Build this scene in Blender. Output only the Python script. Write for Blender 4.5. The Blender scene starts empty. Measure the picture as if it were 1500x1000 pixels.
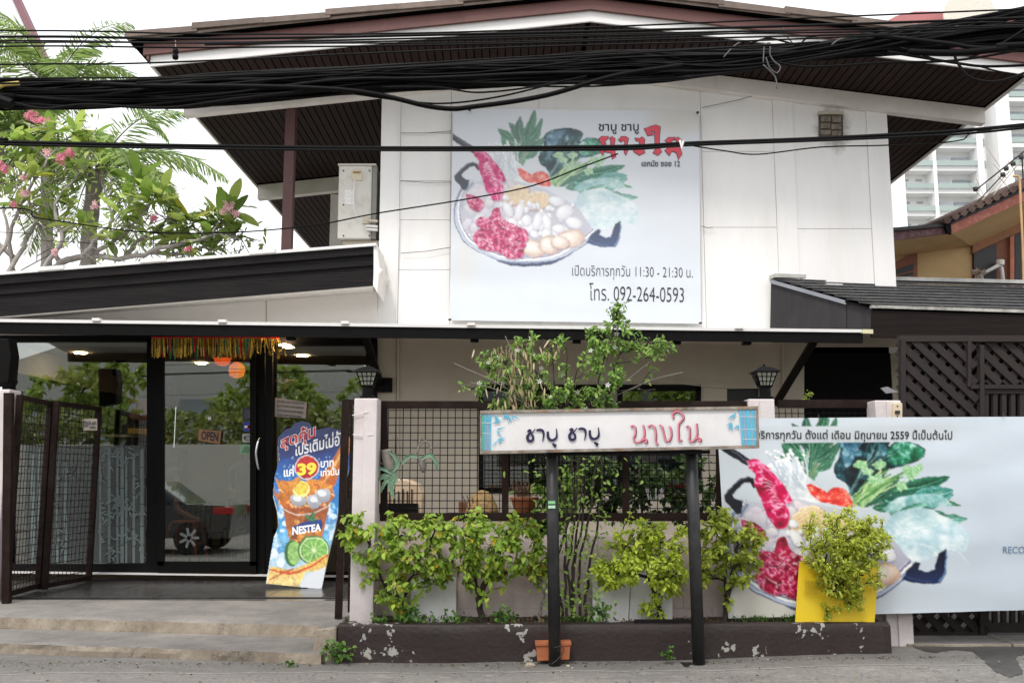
import bpy, bmesh, math, random
import numpy as np
from mathutils import Vector, Matrix, Euler, noise
from mathutils.geometry import tessellate_polygon
R = math.radians
random.seed(7); rng = np.random.default_rng(7)
scene = bpy.context.scene
col = scene.collection

# ------------------------------------------------------------------ camera
F, H, PITCH = 1430.0, 1.5, R(7.962)
CS, SN = math.cos(PITCH), math.sin(PITCH)
cam_d = bpy.data.cameras.new('camera'); cam = bpy.data.objects.new('camera', cam_d); col.objects.link(cam)
cam_d.sensor_width = 36; cam_d.lens = F / 1500 * 36; cam_d.clip_start = .05; cam_d.clip_end = 900
cam.location = (0, 0, H); cam.rotation_euler = (R(90) + PITCH, 0, 0)
scene.camera = cam
# ------------------------------------------------------------------ light
SUN_EL, SUN_ROT = R(58), R(200)
world = bpy.data.worlds.new('World'); scene.world = world; world.use_nodes = True
wn = world.node_tree; wn.nodes.clear()
sky = wn.nodes.new('ShaderNodeTexSky'); sky.sky_type = 'NISHITA'; sky.sun_disc = False
sky.sun_elevation = SUN_EL; sky.sun_rotation = SUN_ROT; sky.dust_density = 4; sky.air_density = 1; sky.ozone_density = 1
hsv = wn.nodes.new('ShaderNodeHueSaturation'); hsv.inputs['Saturation'].default_value = .18
mixw = wn.nodes.new('ShaderNodeMix'); mixw.data_type = 'RGBA'; mixw.inputs[0].default_value = .6
mixw.inputs[7].default_value = (12.6, 12.8, 13.2, 1)
bg = wn.nodes.new('ShaderNodeBackground'); bg.inputs[1].default_value = .1
wo = wn.nodes.new('ShaderNodeOutputWorld')
wn.links.new(sky.outputs[0], hsv.inputs['Color']); wn.links.new(hsv.outputs[0], mixw.inputs[6])
wn.links.new(mixw.outputs[2], bg.inputs[0]); wn.links.new(bg.outputs[0], wo.inputs[0])
sun_d = bpy.data.lights.new('sun', 'SUN'); sun_d.energy = 1.5; sun_d.angle = R(12); sun_d.color = (1, .96, .9)
sun = bpy.data.objects.new('sun', sun_d); col.objects.link(sun)
sdir = Vector((math.sin(SUN_ROT) * math.cos(SUN_EL), math.cos(SUN_ROT) * math.cos(SUN_EL), math.sin(SUN_EL)))
sun.rotation_euler = sdir.to_track_quat('Z', 'Y').to_euler(); sun.location = (-5, -5, 20)
vs = scene.view_settings; vs.view_transform = 'Standard'; vs.look = 'None'; vs.exposure = .68; vs.gamma = 1; vs.use_curve_mapping = False
scene.render.engine = 'CYCLES'
scene.cycles.max_bounces = 8; scene.cycles.transparent_max_bounces = 12; scene.cycles.use_denoising = True
scene.cycles.caustics_reflective = False; scene.cycles.caustics_refractive = False

# ------------------------------------------------------------------ helpers
def at(px, py, Y):
    u = (px - 750) / F; v = (500 - py) / F
    yd = CS - v * SN; zd = SN + v * CS; t = Y / yd
    return Vector((u * t, Y, H + zd * t))
def atz(px, py, z):
    u = (px - 750) / F; v = (500 - py) / F
    yd = CS - v * SN; zd = SN + v * CS; t = (z - H) / zd
    return Vector((u * t, yd * t, z))
def atX(px, py, X):
    u = (px - 750) / F; v = (500 - py) / F
    yd = CS - v * SN; zd = SN + v * CS; t = X / u
    return Vector((X, yd * t, H + zd * t))
def lin(r, g, b, k=1.0):
    o = []
    for c in (r, g, b):
        c /= 255; c = c / 12.92 if c <= .04045 else ((c + .055) / 1.055) ** 2.4
        o.append(c * k)
    return (*o, 1)
MATS = {}
def mat(name, c, rough=.7, var=.12, scale=6, bump=0., bscale=40, metal=0, spec=.5, stretch=None, dirt=None, dscale=2, damt=.5, emit=None, estr=0, attr=None, trans=0, rnd=0, coat=0):
    if name in MATS: return MATS[name]
    m = bpy.data.materials.new(name); m.use_nodes = True; nt = m.node_tree; n = nt.nodes; l = nt.links
    p = n['Principled BSDF']; p.inputs['Roughness'].default_value = rough; p.inputs['Metallic'].default_value = metal
    p.inputs['Specular IOR Level'].default_value = spec
    if coat: p.inputs['Coat Weight'].default_value = coat
    tc = n.new('ShaderNodeTexCoord'); mp = n.new('ShaderNodeMapping'); l.new(tc.outputs['Object'], mp.inputs[0])
    if stretch: mp.inputs['Scale'].default_value = stretch
    if attr:
        a = n.new('ShaderNodeAttribute'); a.attribute_name = attr; base = a.outputs['Color']
    else:
        rg = n.new('ShaderNodeRGB'); rg.outputs[0].default_value = c if len(c) == 4 else (*c, 1); base = rg.outputs[0]
    nz = n.new('ShaderNodeTexNoise'); nz.inputs['Scale'].default_value = scale; nz.inputs['Detail'].default_value = 7; nz.inputs['Roughness'].default_value = .62
    l.new(mp.outputs[0], nz.inputs[0])
    mr = n.new('ShaderNodeMapRange'); mr.inputs[1].default_value = .3; mr.inputs[2].default_value = .7
    mr.inputs[3].default_value = 1 - var; mr.inputs[4].default_value = 1 + var; l.new(nz.outputs[0], mr.inputs[0])
    vm = n.new('ShaderNodeVectorMath'); vm.operation = 'SCALE'; l.new(base, vm.inputs[0]); l.new(mr.outputs[0], vm.inputs['Scale'])
    out = vm.outputs[0]
    if rnd:
        oi = n.new('ShaderNodeObjectInfo'); m2 = n.new('ShaderNodeMapRange'); m2.inputs[3].default_value = 1 - rnd; m2.inputs[4].default_value = 1 + rnd
        l.new(oi.outputs['Random'], m2.inputs[0]); v2 = n.new('ShaderNodeVectorMath'); v2.operation = 'SCALE'
        l.new(out, v2.inputs[0]); l.new(m2.outputs[0], v2.inputs['Scale']); out = v2.outputs[0]
    if dirt:
        d = n.new('ShaderNodeTexNoise'); d.inputs['Scale'].default_value = dscale; d.inputs['Detail'].default_value = 9; d.inputs['Roughness'].default_value = .68
        l.new(mp.outputs[0], d.inputs[0]); rr = n.new('ShaderNodeMapRange'); rr.inputs[1].default_value = .48; rr.inputs[2].default_value = .68; rr.inputs[4].default_value = damt
        l.new(d.outputs[0], rr.inputs[0]); mx = n.new('ShaderNodeMix'); mx.data_type = 'RGBA'; l.new(rr.outputs[0], mx.inputs[0]); l.new(out, mx.inputs[6]); mx.inputs[7].default_value = dirt if len(dirt) == 4 else (*dirt, 1)
        out = mx.outputs[2]
    l.new(out, p.inputs['Base Color'])
    if rough > .05:
        r2 = n.new('ShaderNodeMapRange'); r2.inputs[3].default_value = max(.02, rough - .1); r2.inputs[4].default_value = min(1, rough + .1); l.new(nz.outputs[0], r2.inputs[0]); l.new(r2.outputs[0], p.inputs['Roughness'])
    if bump:
        b = n.new('ShaderNodeBump'); b.inputs['Strength'].default_value = bump; b.inputs['Distance'].default_value = .02
        nb = n.new('ShaderNodeTexNoise'); nb.inputs['Scale'].default_value = bscale; nb.inputs['Detail'].default_value = 6; l.new(mp.outputs[0], nb.inputs[0]); l.new(nb.outputs[0], b.inputs['Height']); l.new(b.outputs[0], p.inputs['Normal'])
    if emit:
        p.inputs['Emission Color'].default_value = emit if len(emit) == 4 else (*emit, 1); p.inputs['Emission Strength'].default_value = estr
    if trans:
        tr = n.new('ShaderNodeBsdfTranslucent'); l.new(out, tr.inputs[0]); ms = n.new('ShaderNodeMixShader'); ms.inputs[0].default_value = trans
        l.new(p.outputs[0], ms.inputs[1]); l.new(tr.outputs[0], ms.inputs[2]); l.new(ms.outputs[0], n['Material Output'].inputs[0])
    MATS[name] = m; return m
def glass(name, tint, refl, rough=0.0, dust=.0):
    m = bpy.data.materials.new(name); m.use_nodes = True; nt = m.node_tree; n = nt.nodes; l = nt.links; n.clear()
    o = n.new('ShaderNodeOutputMaterial'); t = n.new('ShaderNodeBsdfTransparent'); t.inputs[0].default_value = (*tint, 1)
    g = n.new('ShaderNodeBsdfGlossy'); g.inputs['Roughness'].default_value = rough; g.inputs[0].default_value = (.95, .98, .97, 1)
    lw = n.new('ShaderNodeFresnel'); lw.inputs[0].default_value = 1.45
    ad = n.new('ShaderNodeMath'); ad.operation = 'ADD'; ad.inputs[1].default_value = refl; ad.use_clamp = True; l.new(lw.outputs[0], ad.inputs[0])
    ms = n.new('ShaderNodeMixShader'); l.new(ad.outputs[0], ms.inputs[0]); l.new(t.outputs[0], ms.inputs[1]); l.new(g.outputs[0], ms.inputs[2])
    last = ms
    if dust:
        d = n.new('ShaderNodeBsdfDiffuse'); d.inputs[0].default_value = (.5, .55, .55, 1); m2 = n.new('ShaderNodeMixShader'); m2.inputs[0].default_value = dust
        l.new(ms.outputs[0], m2.inputs[1]); l.new(d.outputs[0], m2.inputs[2]); last = m2
    l.new(last.outputs[0], o.inputs[0]); MATS[name] = m; return m

class MB:
    def __init__(s): s.v = []; s.f = []; s.c = []
    def add(s, vs_, fs):
        b = len(s.v); s.v += [tuple(q) for q in vs_]; s.f += [tuple(b + i for i in f) for f in fs]; return s
    def box(s, x0, x1, y0, y1, z0, z1):
        return s.add([(x0, y0, z0), (x1, y0, z0), (x1, y1, z0), (x0, y1, z0), (x0, y0, z1), (x1, y0, z1), (x1, y1, z1), (x0, y1, z1)],
                     [(0, 1, 5, 4), (1, 2, 6, 5), (2, 3, 7, 6), (3, 0, 4, 7), (4, 5, 6, 7), (3, 2, 1, 0)])
    def prism(s, pts, d):
        n = len(pts); pts = [Vector(p) for p in pts]; d = Vector(d)
        tri = tessellate_polygon([pts]); vs_ = pts + [p + d for p in pts]; fs = []
        for t in tri: fs.append(t); fs.append(tuple(i + n for i in reversed(t)))
        for i in range(n): j = (i + 1) % n; fs.append((i, i + n, j + n, j))
        return s.add(vs_, fs)
    def pp(s, pts, Y, th): return s.prism([at(x, y, Y) for x, y in pts], (0, th, 0))
    def pbox(s, x0, y0, x1, y1, Y, th): return s.pp([(x0, y0), (x1, y0), (x1, y1), (x0, y1)], Y, th)
    def tube(s, pts, r, n=6, cap=True):
        pts = [Vector(p) for p in pts]; k = len(pts); rs = r if isinstance(r, (list, tuple)) else [r] * k
        b = len(s.v); up = Vector((0, 0, 1)); prev = None
        for i, p in enumerate(pts):
            t = (pts[min(i + 1, k - 1)] - pts[max(i - 1, 0)]); t = t.normalized() if t.length > 1e-9 else Vector((0, 0, 1))
            if prev is None:
                a = t.cross(up); a = a.normalized() if a.length > .05 else t.cross(Vector((1, 0, 0))).normalized()
            else:
                a = prev - t * prev.dot(t); a = a.normalized() if a.length > 1e-5 else t.orthogonal().normalized()
            prev = a; c = t.cross(a)
            for j in range(n):
                an = 2 * math.pi * j / n; s.v.append(tuple(p + (a * math.cos(an) + c * math.sin(an)) * rs[i]))
        for i in range(k - 1):
            for j in range(n):
                q = (j + 1) % n; s.f.append((b + i * n + j, b + i * n + q, b + (i + 1) * n + q, b + (i + 1) * n + j))
        if cap: s.f.append(tuple(b + j for j in reversed(range(n)))); s.f.append(tuple(b + (k - 1) * n + j for j in range(n)))
        return s
    def lathe(s, c, prof, n=20, ang0=0):
        b = len(s.v); k = len(prof)
        for r, z in prof:
            for j in range(n):
                an = 2 * math.pi * j / n + ang0; s.v.append((c[0] + r * math.cos(an), c[1] + r * math.sin(an), c[2] + z))
        for i in range(k - 1):
            for j in range(n):
                q = (j + 1) % n; s.f.append((b + i * n + j, b + i * n + q, b + (i + 1) * n + q, b + (i + 1) * n + j))
        s.f.append(tuple(b + j for j in reversed(range(n)))); s.f.append(tuple(b + (k - 1) * n + j for j in range(n)))
        return s
    def bar(s, a, b_, w, h, up=(0, 0, 1)):
        a = Vector(a); b_ = Vector(b_); t = (b_ - a).normalized(); sd = t.cross(Vector(up))
        sd = sd.normalized() if sd.length > .01 else Vector((1, 0, 0)); u = sd.cross(t)
        q = []
        for p in (a, b_):
            for i, j in ((-1, -1), (1, -1), (1, 1), (-1, 1)): q.append(p + sd * (i * w / 2) + u * (j * h / 2))
        return s.add(q, [(0, 1, 2, 3), (7, 6, 5, 4), (0, 4, 5, 1), (1, 5, 6, 2), (2, 6, 7, 3), (3, 7, 4, 0)])
    def mesh(s, name, m=None, smooth=False, bevel=0):
        me = bpy.data.meshes.new(name); me.from_pydata(s.v, [], s.f); me.update()
        bm = bmesh.new(); bm.from_mesh(me); bmesh.ops.recalc_face_normals(bm, faces=bm.faces)
        if bevel: bmesh.ops.bevel(bm, geom=[e for e in bm.edges if e.is_manifold and e.calc_face_angle(0) > .5], offset=bevel, segments=2, affect='EDGES', profile=.5, clamp_overlap=True)
        bm.to_mesh(me); bm.free()
        if m: me.materials.append(m)
        if smooth: me.polygons.foreach_set('use_smooth', [True] * len(me.polygons))
        return me
    def build(s, name, m, parent=None, smooth=False, bevel=0, **kw):
        return link(name, s.mesh(name, m, smooth, bevel), parent, **kw)
def link(name, me, parent=None, loc=None, rot=None, label=None, cat=None, group=None, kind=None, scale=None):
    o = bpy.data.objects.new(name, me); col.objects.link(o)
    if loc is not None: o.location = loc
    if rot is not None: o.rotation_euler = rot
    if scale is not None: o.scale = scale if hasattr(scale, '__len__') else (scale,) * 3
    if parent is not None:
        o.parent = parent
        if parent.type == 'EMPTY': o.matrix_parent_inverse = parent.matrix_basis.inverted()
    if label: o['label'] = label
    if cat: o['category'] = cat
    if group: o['group'] = group
    if kind: o['kind'] = kind
    return o
def thing(name, label, cat, loc=(0, 0, 0), group=None):
    o = bpy.data.objects.new(name, None); col.objects.link(o); o.location = loc; o.empty_display_size = .2
    o['label'] = label; o['category'] = cat
    if group: o['group'] = group
    return o
def catmull(pts, n=6):
    P = [Vector(p) for p in pts]; P = [P[0] * 2 - P[1]] + P + [P[-1] * 2 - P[-2]]; out = []
    for i in range(1, len(P) - 2):
        for k in range(n):
            t = k / n; a, b, c, d = P[i - 1], P[i], P[i + 1], P[i + 2]
            out.append(.5 * ((2 * b) + (c - a) * t + (2 * a - 5 * b + 4 * c - d) * t * t + (3 * b - a - 3 * c + d) * t ** 3))
    out.append(P[-2]); return out
def quadmap(q, s, t):
    bl, br, tr, tl = q; return (bl * (1 - s) + br * s) * (1 - t) + (tl * (1 - s) + tr * s) * t
def rip(p, amp, seed): return amp * (noise.noise((p.x * 1.1 + seed, 0, p.z * 3.1)) + .5 * noise.noise((p.x * 4 + seed, 3, p.z * 1.3)))
def text(body, q, m, parent, off=0., lift=0.0, name='lettering', pad=None, rp=None):
    """flat lettering fitted into the 3D quad q = (bottom left, bottom right, top right, top left)"""
    cu = bpy.data.curves.new('t', 'FONT'); cu.body = body; cu.size = 1; cu.offset = off; cu.resolution_u = 4
    o = bpy.data.objects.new('t', cu); col.objects.link(o)
    dg = bpy.context.evaluated_depsgraph_get(); me = bpy.data.meshes.new_from_object(o.evaluated_get(dg))
    bpy.data.objects.remove(o)
    n = len(me.vertices); co = np.zeros(n * 3); me.vertices.foreach_get('co', co); co = co.reshape(-1, 3)
    x0, y0 = co[:, 0].min() + off, co[:, 1].min() + off; x1, y1 = co[:, 0].max() - off, co[:, 1].max() - off
    if pad: y0, y1 = pad
    par = list(range(n))
    def find(a):
        while par[a] != a: par[a] = par[par[a]]; a = par[a]
        return a
    for e in me.edges:
        a, b = find(e.vertices[0]), find(e.vertices[1])
        if a != b: par[a] = b
    ids = {}
    out = []
    for i in range(n):
        k = ids.setdefault(find(i), len(ids))
        p = quadmap(q, (co[i, 0] - x0) / (x1 - x0), (co[i, 1] - y0) / (y1 - y0)); p = p + Vector((0, -lift - .0004 * (k % 3) + (rip(p, *rp) if rp else 0), 0)); out += list(p)
    me.vertices.foreach_set('co', out); me.update(); me.materials.clear(); me.materials.append(m)
    for pl in me.polygons: pl.material_index = 0
    return link(name, me, parent, kind='stuff')
def pquad(x0, y0, x1, y1, Y, sl=0):   # px box -> bl br tr tl ; sl: px rise towards the right
    return (at(x0, y1, Y), at(x1, y1 - sl, Y), at(x1, y0 - sl, Y), at(x0, y0, Y))
def ribbon(mb, pts, w, k=0):
    """flat stroke in a plane facing -Y: pts 3D, w width or list"""
    P = catmull(pts, 5) if len(pts) > 2 else [Vector(p) for p in pts]; n = len(P); b = len(mb.v)
    for i, p in enumerate(P):
        t = (P[min(i + 1, n - 1)] - P[max(i - 1, 0)]).normalized(); nn = Vector((-t.z, 0, t.x)); nn = nn.normalized() if nn.length > 1e-6 else Vector((0, 0, 1))
        f = i / (n - 1); ww = w if not isinstance(w, (list, tuple)) else np.interp(f, np.linspace(0, 1, len(w)), w)
        mb.v.append(tuple(p + nn * ww / 2 + Vector((0, -k, 0)))); mb.v.append(tuple(p - nn * ww / 2 + Vector((0, -k, 0))))
    for i in range(n - 1): mb.f.append((b + 2 * i, b + 2 * i + 1, b + 2 * i + 3, b + 2 * i + 2))

# ---- print painter: a small raster used as vertex colours of printed sheets
class Paint:
    def __init__(s, w, h, bgc): s.w, s.h = w, h; s.a = np.ones((h, w, 3)) * np.array(bgc, float); s.yy, s.xx = np.mgrid[0:h, 0:w].astype(float); s.M = (1, 0, 0)
    def T(s, pts): k, a, b = s.M; return [(p[0] * k + a, p[1] * k + b) for p in pts]
    def _in(s, pts, x0, x1, y0, y1):
        X = s.xx[y0:y1, x0:x1]; Y = s.yy[y0:y1, x0:x1]; r = np.zeros(X.shape, bool); n = len(pts)
        for i in range(n):
            xa, ya = pts[i]; xb, yb = pts[(i + 1) % n]
            if ya == yb: continue
            c = ((ya > Y) != (yb > Y)) & (X < (xb - xa) * (Y - ya) / (yb - ya) + xa); r ^= c
        return r
    def poly(s, pts, c, a=1.0, c2=None, smooth=False):
        if smooth: pts = [(q.x, q.y) for q in catmull([Vector((x, y, 0)) for x, y in pts + [pts[0]]], 4)]
        pts = s.T(pts); xs = [p[0] for p in pts]; ys = [p[1] for p in pts]
        x0, x1 = max(0, int(min(xs))), min(s.w, int(max(xs)) + 2); y0, y1 = max(0, int(min(ys))), min(s.h, int(max(ys)) + 2)
        if x1 <= x0 or y1 <= y0: return
        m = s._in(pts, x0, x1, y0, y1)[..., None] * a; cc = np.array(c, float)
        if c2 is not None:
            f = ((s.yy[y0:y1, x0:x1] - min(ys)) / max(1, max(ys) - min(ys)))[..., None]; cc = cc * (1 - f) + np.array(c2, float) * f
        s.a[y0:y1, x0:x1] = s.a[y0:y1, x0:x1] * (1 - m) + cc * m
    def line(s, pts, w, c, a=1.0):
        P = catmull([Vector((x, y, 0)) for x, y in pts], 5) if len(pts) > 2 else [Vector((x, y, 0)) for x, y in pts]
        n = len(P); L = []; Rr = []
        for i, p in enumerate(P):
            t = (P[min(i + 1, n - 1)] - P[max(i - 1, 0)]); t = t.normalized() if t.length > 1e-6 else Vector((1, 0, 0))
            f = i / (n - 1); ww = w if not isinstance(w, (list, tuple)) else np.interp(f, np.linspace(0, 1, len(w)), w)
            L.append((p.x - t.y * ww / 2, p.y + t.x * ww / 2)); Rr.append((p.x + t.y * ww / 2, p.y - t.x * ww / 2))
        for i in range(n - 1): s.poly([L[i], L[i + 1], Rr[i + 1], Rr[i]], c, a)
    def blob(s, x, y, rx, ry, c, a=1.0, ang=0, c2=None, jag=.0, n=14):
        pts = []
        for i in range(n):
            t = 2 * math.pi * i / n; k = 1 + random.uniform(-jag, jag); X = rx * math.cos(t) * k; Y = ry * math.sin(t) * k
            pts.append((x + X * math.cos(ang) - Y * math.sin(ang), y + X * math.sin(ang) + Y * math.cos(ang)))
        s.poly(pts, c, a, c2)
    def soft(s, x, y, rx, ry, c, a=1.0):
        (x, y), = s.T([(x, y)]); k = s.M[0]; d = ((s.xx - x) / (rx * k)) ** 2 + ((s.yy - y) / (ry * k)) ** 2
        m = (np.clip(1 - d, 0, 1) ** 1.0 * a)[..., None]; s.a = s.a * (1 - m) + np.array(c, float) * m
    def leaf(s, x, y, L, W, ang, c, c2, vein=(200, 220, 205)):
        pts = []
        for f, w in ((0, .1), (.2, .7), (.45, 1), (.75, .7), (1, .02)): pts.append((f * L, w * W / 2))
        for f, w in ((.75, .7), (.45, 1), (.2, .7), (0, .1)): pts.append((f * L, -w * W / 2))
        rot = lambda p: (x + p[0] * math.cos(ang) - p[1] * math.sin(ang), y + p[0] * math.sin(ang) + p[1] * math.cos(ang))
        s.poly([rot(p) for p in pts], c, 1, c2); s.poly([rot((f * L, -w * W / 2)) for f, w in ((0, .1), (.2, .7), (.45, 1), (.75, .7), (1, .0), (0, 0))], c2, .45)
        s.line([rot((0, 0)), rot((L * .5, 0)), rot((L * .95, 0))], max(1.5, W * .05), vein, .7)
    def organic(s, warp=3., grain=.10, seed=1):
        r = np.random.default_rng(seed)
        def vn(f):
            gh, gw = int(s.h / f) + 3, int(s.w / f) + 3; g_ = r.random((gh, gw)); y = s.yy / f; x = s.xx / f; iy = y.astype(int); ix = x.astype(int); fy = y - iy; fx = x - ix; fy = fy * fy * (3 - 2 * fy); fx = fx * fx * (3 - 2 * fx)
            return (g_[iy, ix] * (1 - fx) + g_[iy, ix + 1] * fx) * (1 - fy) + (g_[iy + 1, ix] * (1 - fx) + g_[iy + 1, ix + 1] * fx) * fy - .5
        dx = (vn(26) * 2 + vn(9) * 1 + vn(4) * .5) * warp; dy = (vn(26) * 2 + vn(9) * 1 + vn(4) * .5) * warp
        X = np.clip((s.xx + dx).astype(int), 0, s.w - 1); Y = np.clip((s.yy + dy).astype(int), 0, s.h - 1); b = s.a[Y, X]
        sat = (b.max(2) - b.min(2))[..., None]; amt = grain * np.clip((sat - 26) / 60, .0, 1)
        n_ = (vn(14) * .8 + vn(6) * 1.0 + vn(3) * .9 + vn(1.7) * .7)[..., None]; s.a = np.clip(b * (1 + n_ * amt * 2.2), 0, 255)
    def linear(s, k=.86):
        a = np.clip(s.a / 255, 0, 1); return np.where(a <= .04045, a / 12.92, ((a + .055) / 1.055) ** 2.4) * k
def sheet(name, P, q, m, parent, nx, ny, ripple=.004, inside=None, seed=0, **kw):
    """printed sheet: grid over quad q coloured by painter P (row 0 of P = top)"""
    L = P.linear(); Lp = np.pad(L, ((1, 1), (1, 1), (0, 0)), 'edge'); L = (sum(Lp[1 + a:1 + a + P.h, 1 + b:1 + b + P.w] * (.25 if not (a or b) else (.125 if not (a and b) else .0625)) for a in (-1, 0, 1) for b in (-1, 0, 1))); vs_ = []; cs = []
    for j in range(ny + 1):
        for i in range(nx + 1):
            s_, t_ = i / nx, 1 - j / ny; p = quadmap(q, s_, t_)
            e = min(1, 8 * min(s_, 1 - s_, t_, 1 - t_)) if ripple else 0
            y = rip(p, ripple, seed) if ripple else 0
            vs_.append((p.x, p.y + y, p.z)); r_ = L[min(P.h - 1, int(j / ny * (P.h - 1) + .5)), min(P.w - 1, int(i / nx * (P.w - 1) + .5))]; cs.append((*r_, 1))
    fs = []
    for j in range(ny):
        for i in range(nx):
            if inside is not None and not inside((i + .5) / nx, (j + .5) / ny): continue
            a = j * (nx + 1) + i; fs.append((a, a + nx + 1, a + nx + 2, a + 1))
    me = bpy.data.meshes.new(name); me.from_pydata(vs_, [], fs); at_ = me.color_attributes.new('print', 'FLOAT_COLOR', 'POINT')
    at_.data.foreach_set('color', np.array(cs, dtype=np.float32).ravel()); me.materials.append(m)
    me.polygons.foreach_set('use_smooth', [True] * len(me.polygons))
    return link(name, me, parent, **kw)

# ------------------------------------------------------------------ materials
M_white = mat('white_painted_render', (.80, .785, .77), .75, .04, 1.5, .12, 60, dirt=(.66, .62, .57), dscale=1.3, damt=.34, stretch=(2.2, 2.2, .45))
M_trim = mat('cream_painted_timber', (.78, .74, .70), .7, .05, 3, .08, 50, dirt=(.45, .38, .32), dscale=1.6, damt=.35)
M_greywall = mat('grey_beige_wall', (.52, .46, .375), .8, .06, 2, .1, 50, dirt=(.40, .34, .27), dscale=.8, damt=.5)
M_pink = mat('pinkish_wall_paint', (.60, .50, .48), .75, .06, 3, .15, 45, dirt=(.34, .26, .23), dscale=1.8, damt=.6)
M_pillar = mat('pale_pink_pillar_paint', (.66, .60, .60), .7, .05, 3, .15, 45, dirt=(.42, .34, .32), dscale=2.2, damt=.45)
M_black = mat('black_painted_metal', (.006, .0055, .0055), .5, .15, 8, spec=.08)
M_bronze = mat('dark_brown_gate_paint', (.016, .009, .0075), .5, .2, 10, dirt=(.05, .034, .03), dscale=6, damt=.35, spec=.12)
M_darkwood = mat('blackened_timber', (.010, .009, .0095), .6, .35, 3, .35, 12, stretch=(.6, 2, 9), dirt=(.024, .018, .015), dscale=2, damt=.5, spec=.12)
M_plank = mat('dark_soffit_plank', (.026, .015, .013), .6, .15, 5, spec=.08, stretch=(3, .4, 3), rnd=.18)
M_gap = mat('soffit_gap_dark', (.002, .0015, .0015), .9, .05, spec=0)
M_redwood = mat('red_brown_fascia', (.115, .042, .036), .6, .25, 4, .1, 20, dirt=(.09, .04, .035), dscale=2)
M_tileedge = mat('weathered_roof_tile', (.17, .13, .11), .85, .25, 6, .3, 30, rnd=.2)
M_conc = mat('worn_concrete_steps', (.27, .245, .215), .88, .3, 9, .7, 30, dirt=(.10, .088, .078), dscale=2.6, damt=.8)
M_tile = mat('dark_floor_tile', (.05, .047, .045), .22, .3, 4, .08, 12, rnd=.2)
M_soil = mat('soil', (.06, .04, .03), .95, .4, 20, .9, 30)
M_terra = mat('terracotta', (.42, .13, .05), .7, .2, 8, .1, 30)
M_white_met = mat('white_metal', (.72, .71, .70), .4, .04, 4, dirt=(.5, .47, .42), dscale=4, damt=.3)
M_chrome = mat('chrome', (.75, .75, .75), .15, .03, 8, metal=1)
M_wire = mat('cable_rubber', (.0055, .0052, .0055), .62, .4, 5, spec=.12, rnd=.5)
M_lattice = mat('brown_lattice_paint', (.017, .0105, .0095), .75, .2, 6, .15, 30, rnd=.15)
M_print = mat('vinyl_print', (1, 1, 1), .42, .02, 1.2, .35, 1.7, attr='print', spec=.45, stretch=(1, 1, 1.6))
M_card = mat('glossy_card_print', (1, 1, 1), .3, .02, 2, attr='print')
M_bark = mat('dark_bark', (.045, .033, .027), .9, .3, 15, .6, 30)
M_greybark = mat('grey_bark', (.20, .18, .16), .85, .25, 10, .5, 20)
M_leaf = mat('leaf', (1, 1, 1), .5, .1, 20, attr='print', trans=.35, spec=.4)
M_navy = mat('navy_paint', (.018, .010, .06), .5, .05)
M_ink = mat('black_ink', (.02, .018, .022), .5, .03)
M_red = mat('faded_red_ink', (.62, .055, .085), .5, .05)
M_rose = mat('rose_paint', (.68, .19, .26), .5, .05)
M_maroon = mat('dark_maroon_ink', (.09, .012, .03), .5, .05)
G_clear = glass('shop_glass', (.80, .83, .79), .155)
G_dark = glass('window_glass', (.35, .38, .38), .14)
G_frost = glass('frosted_film', (.35, .42, .41), .05, .25, .10)

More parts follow.
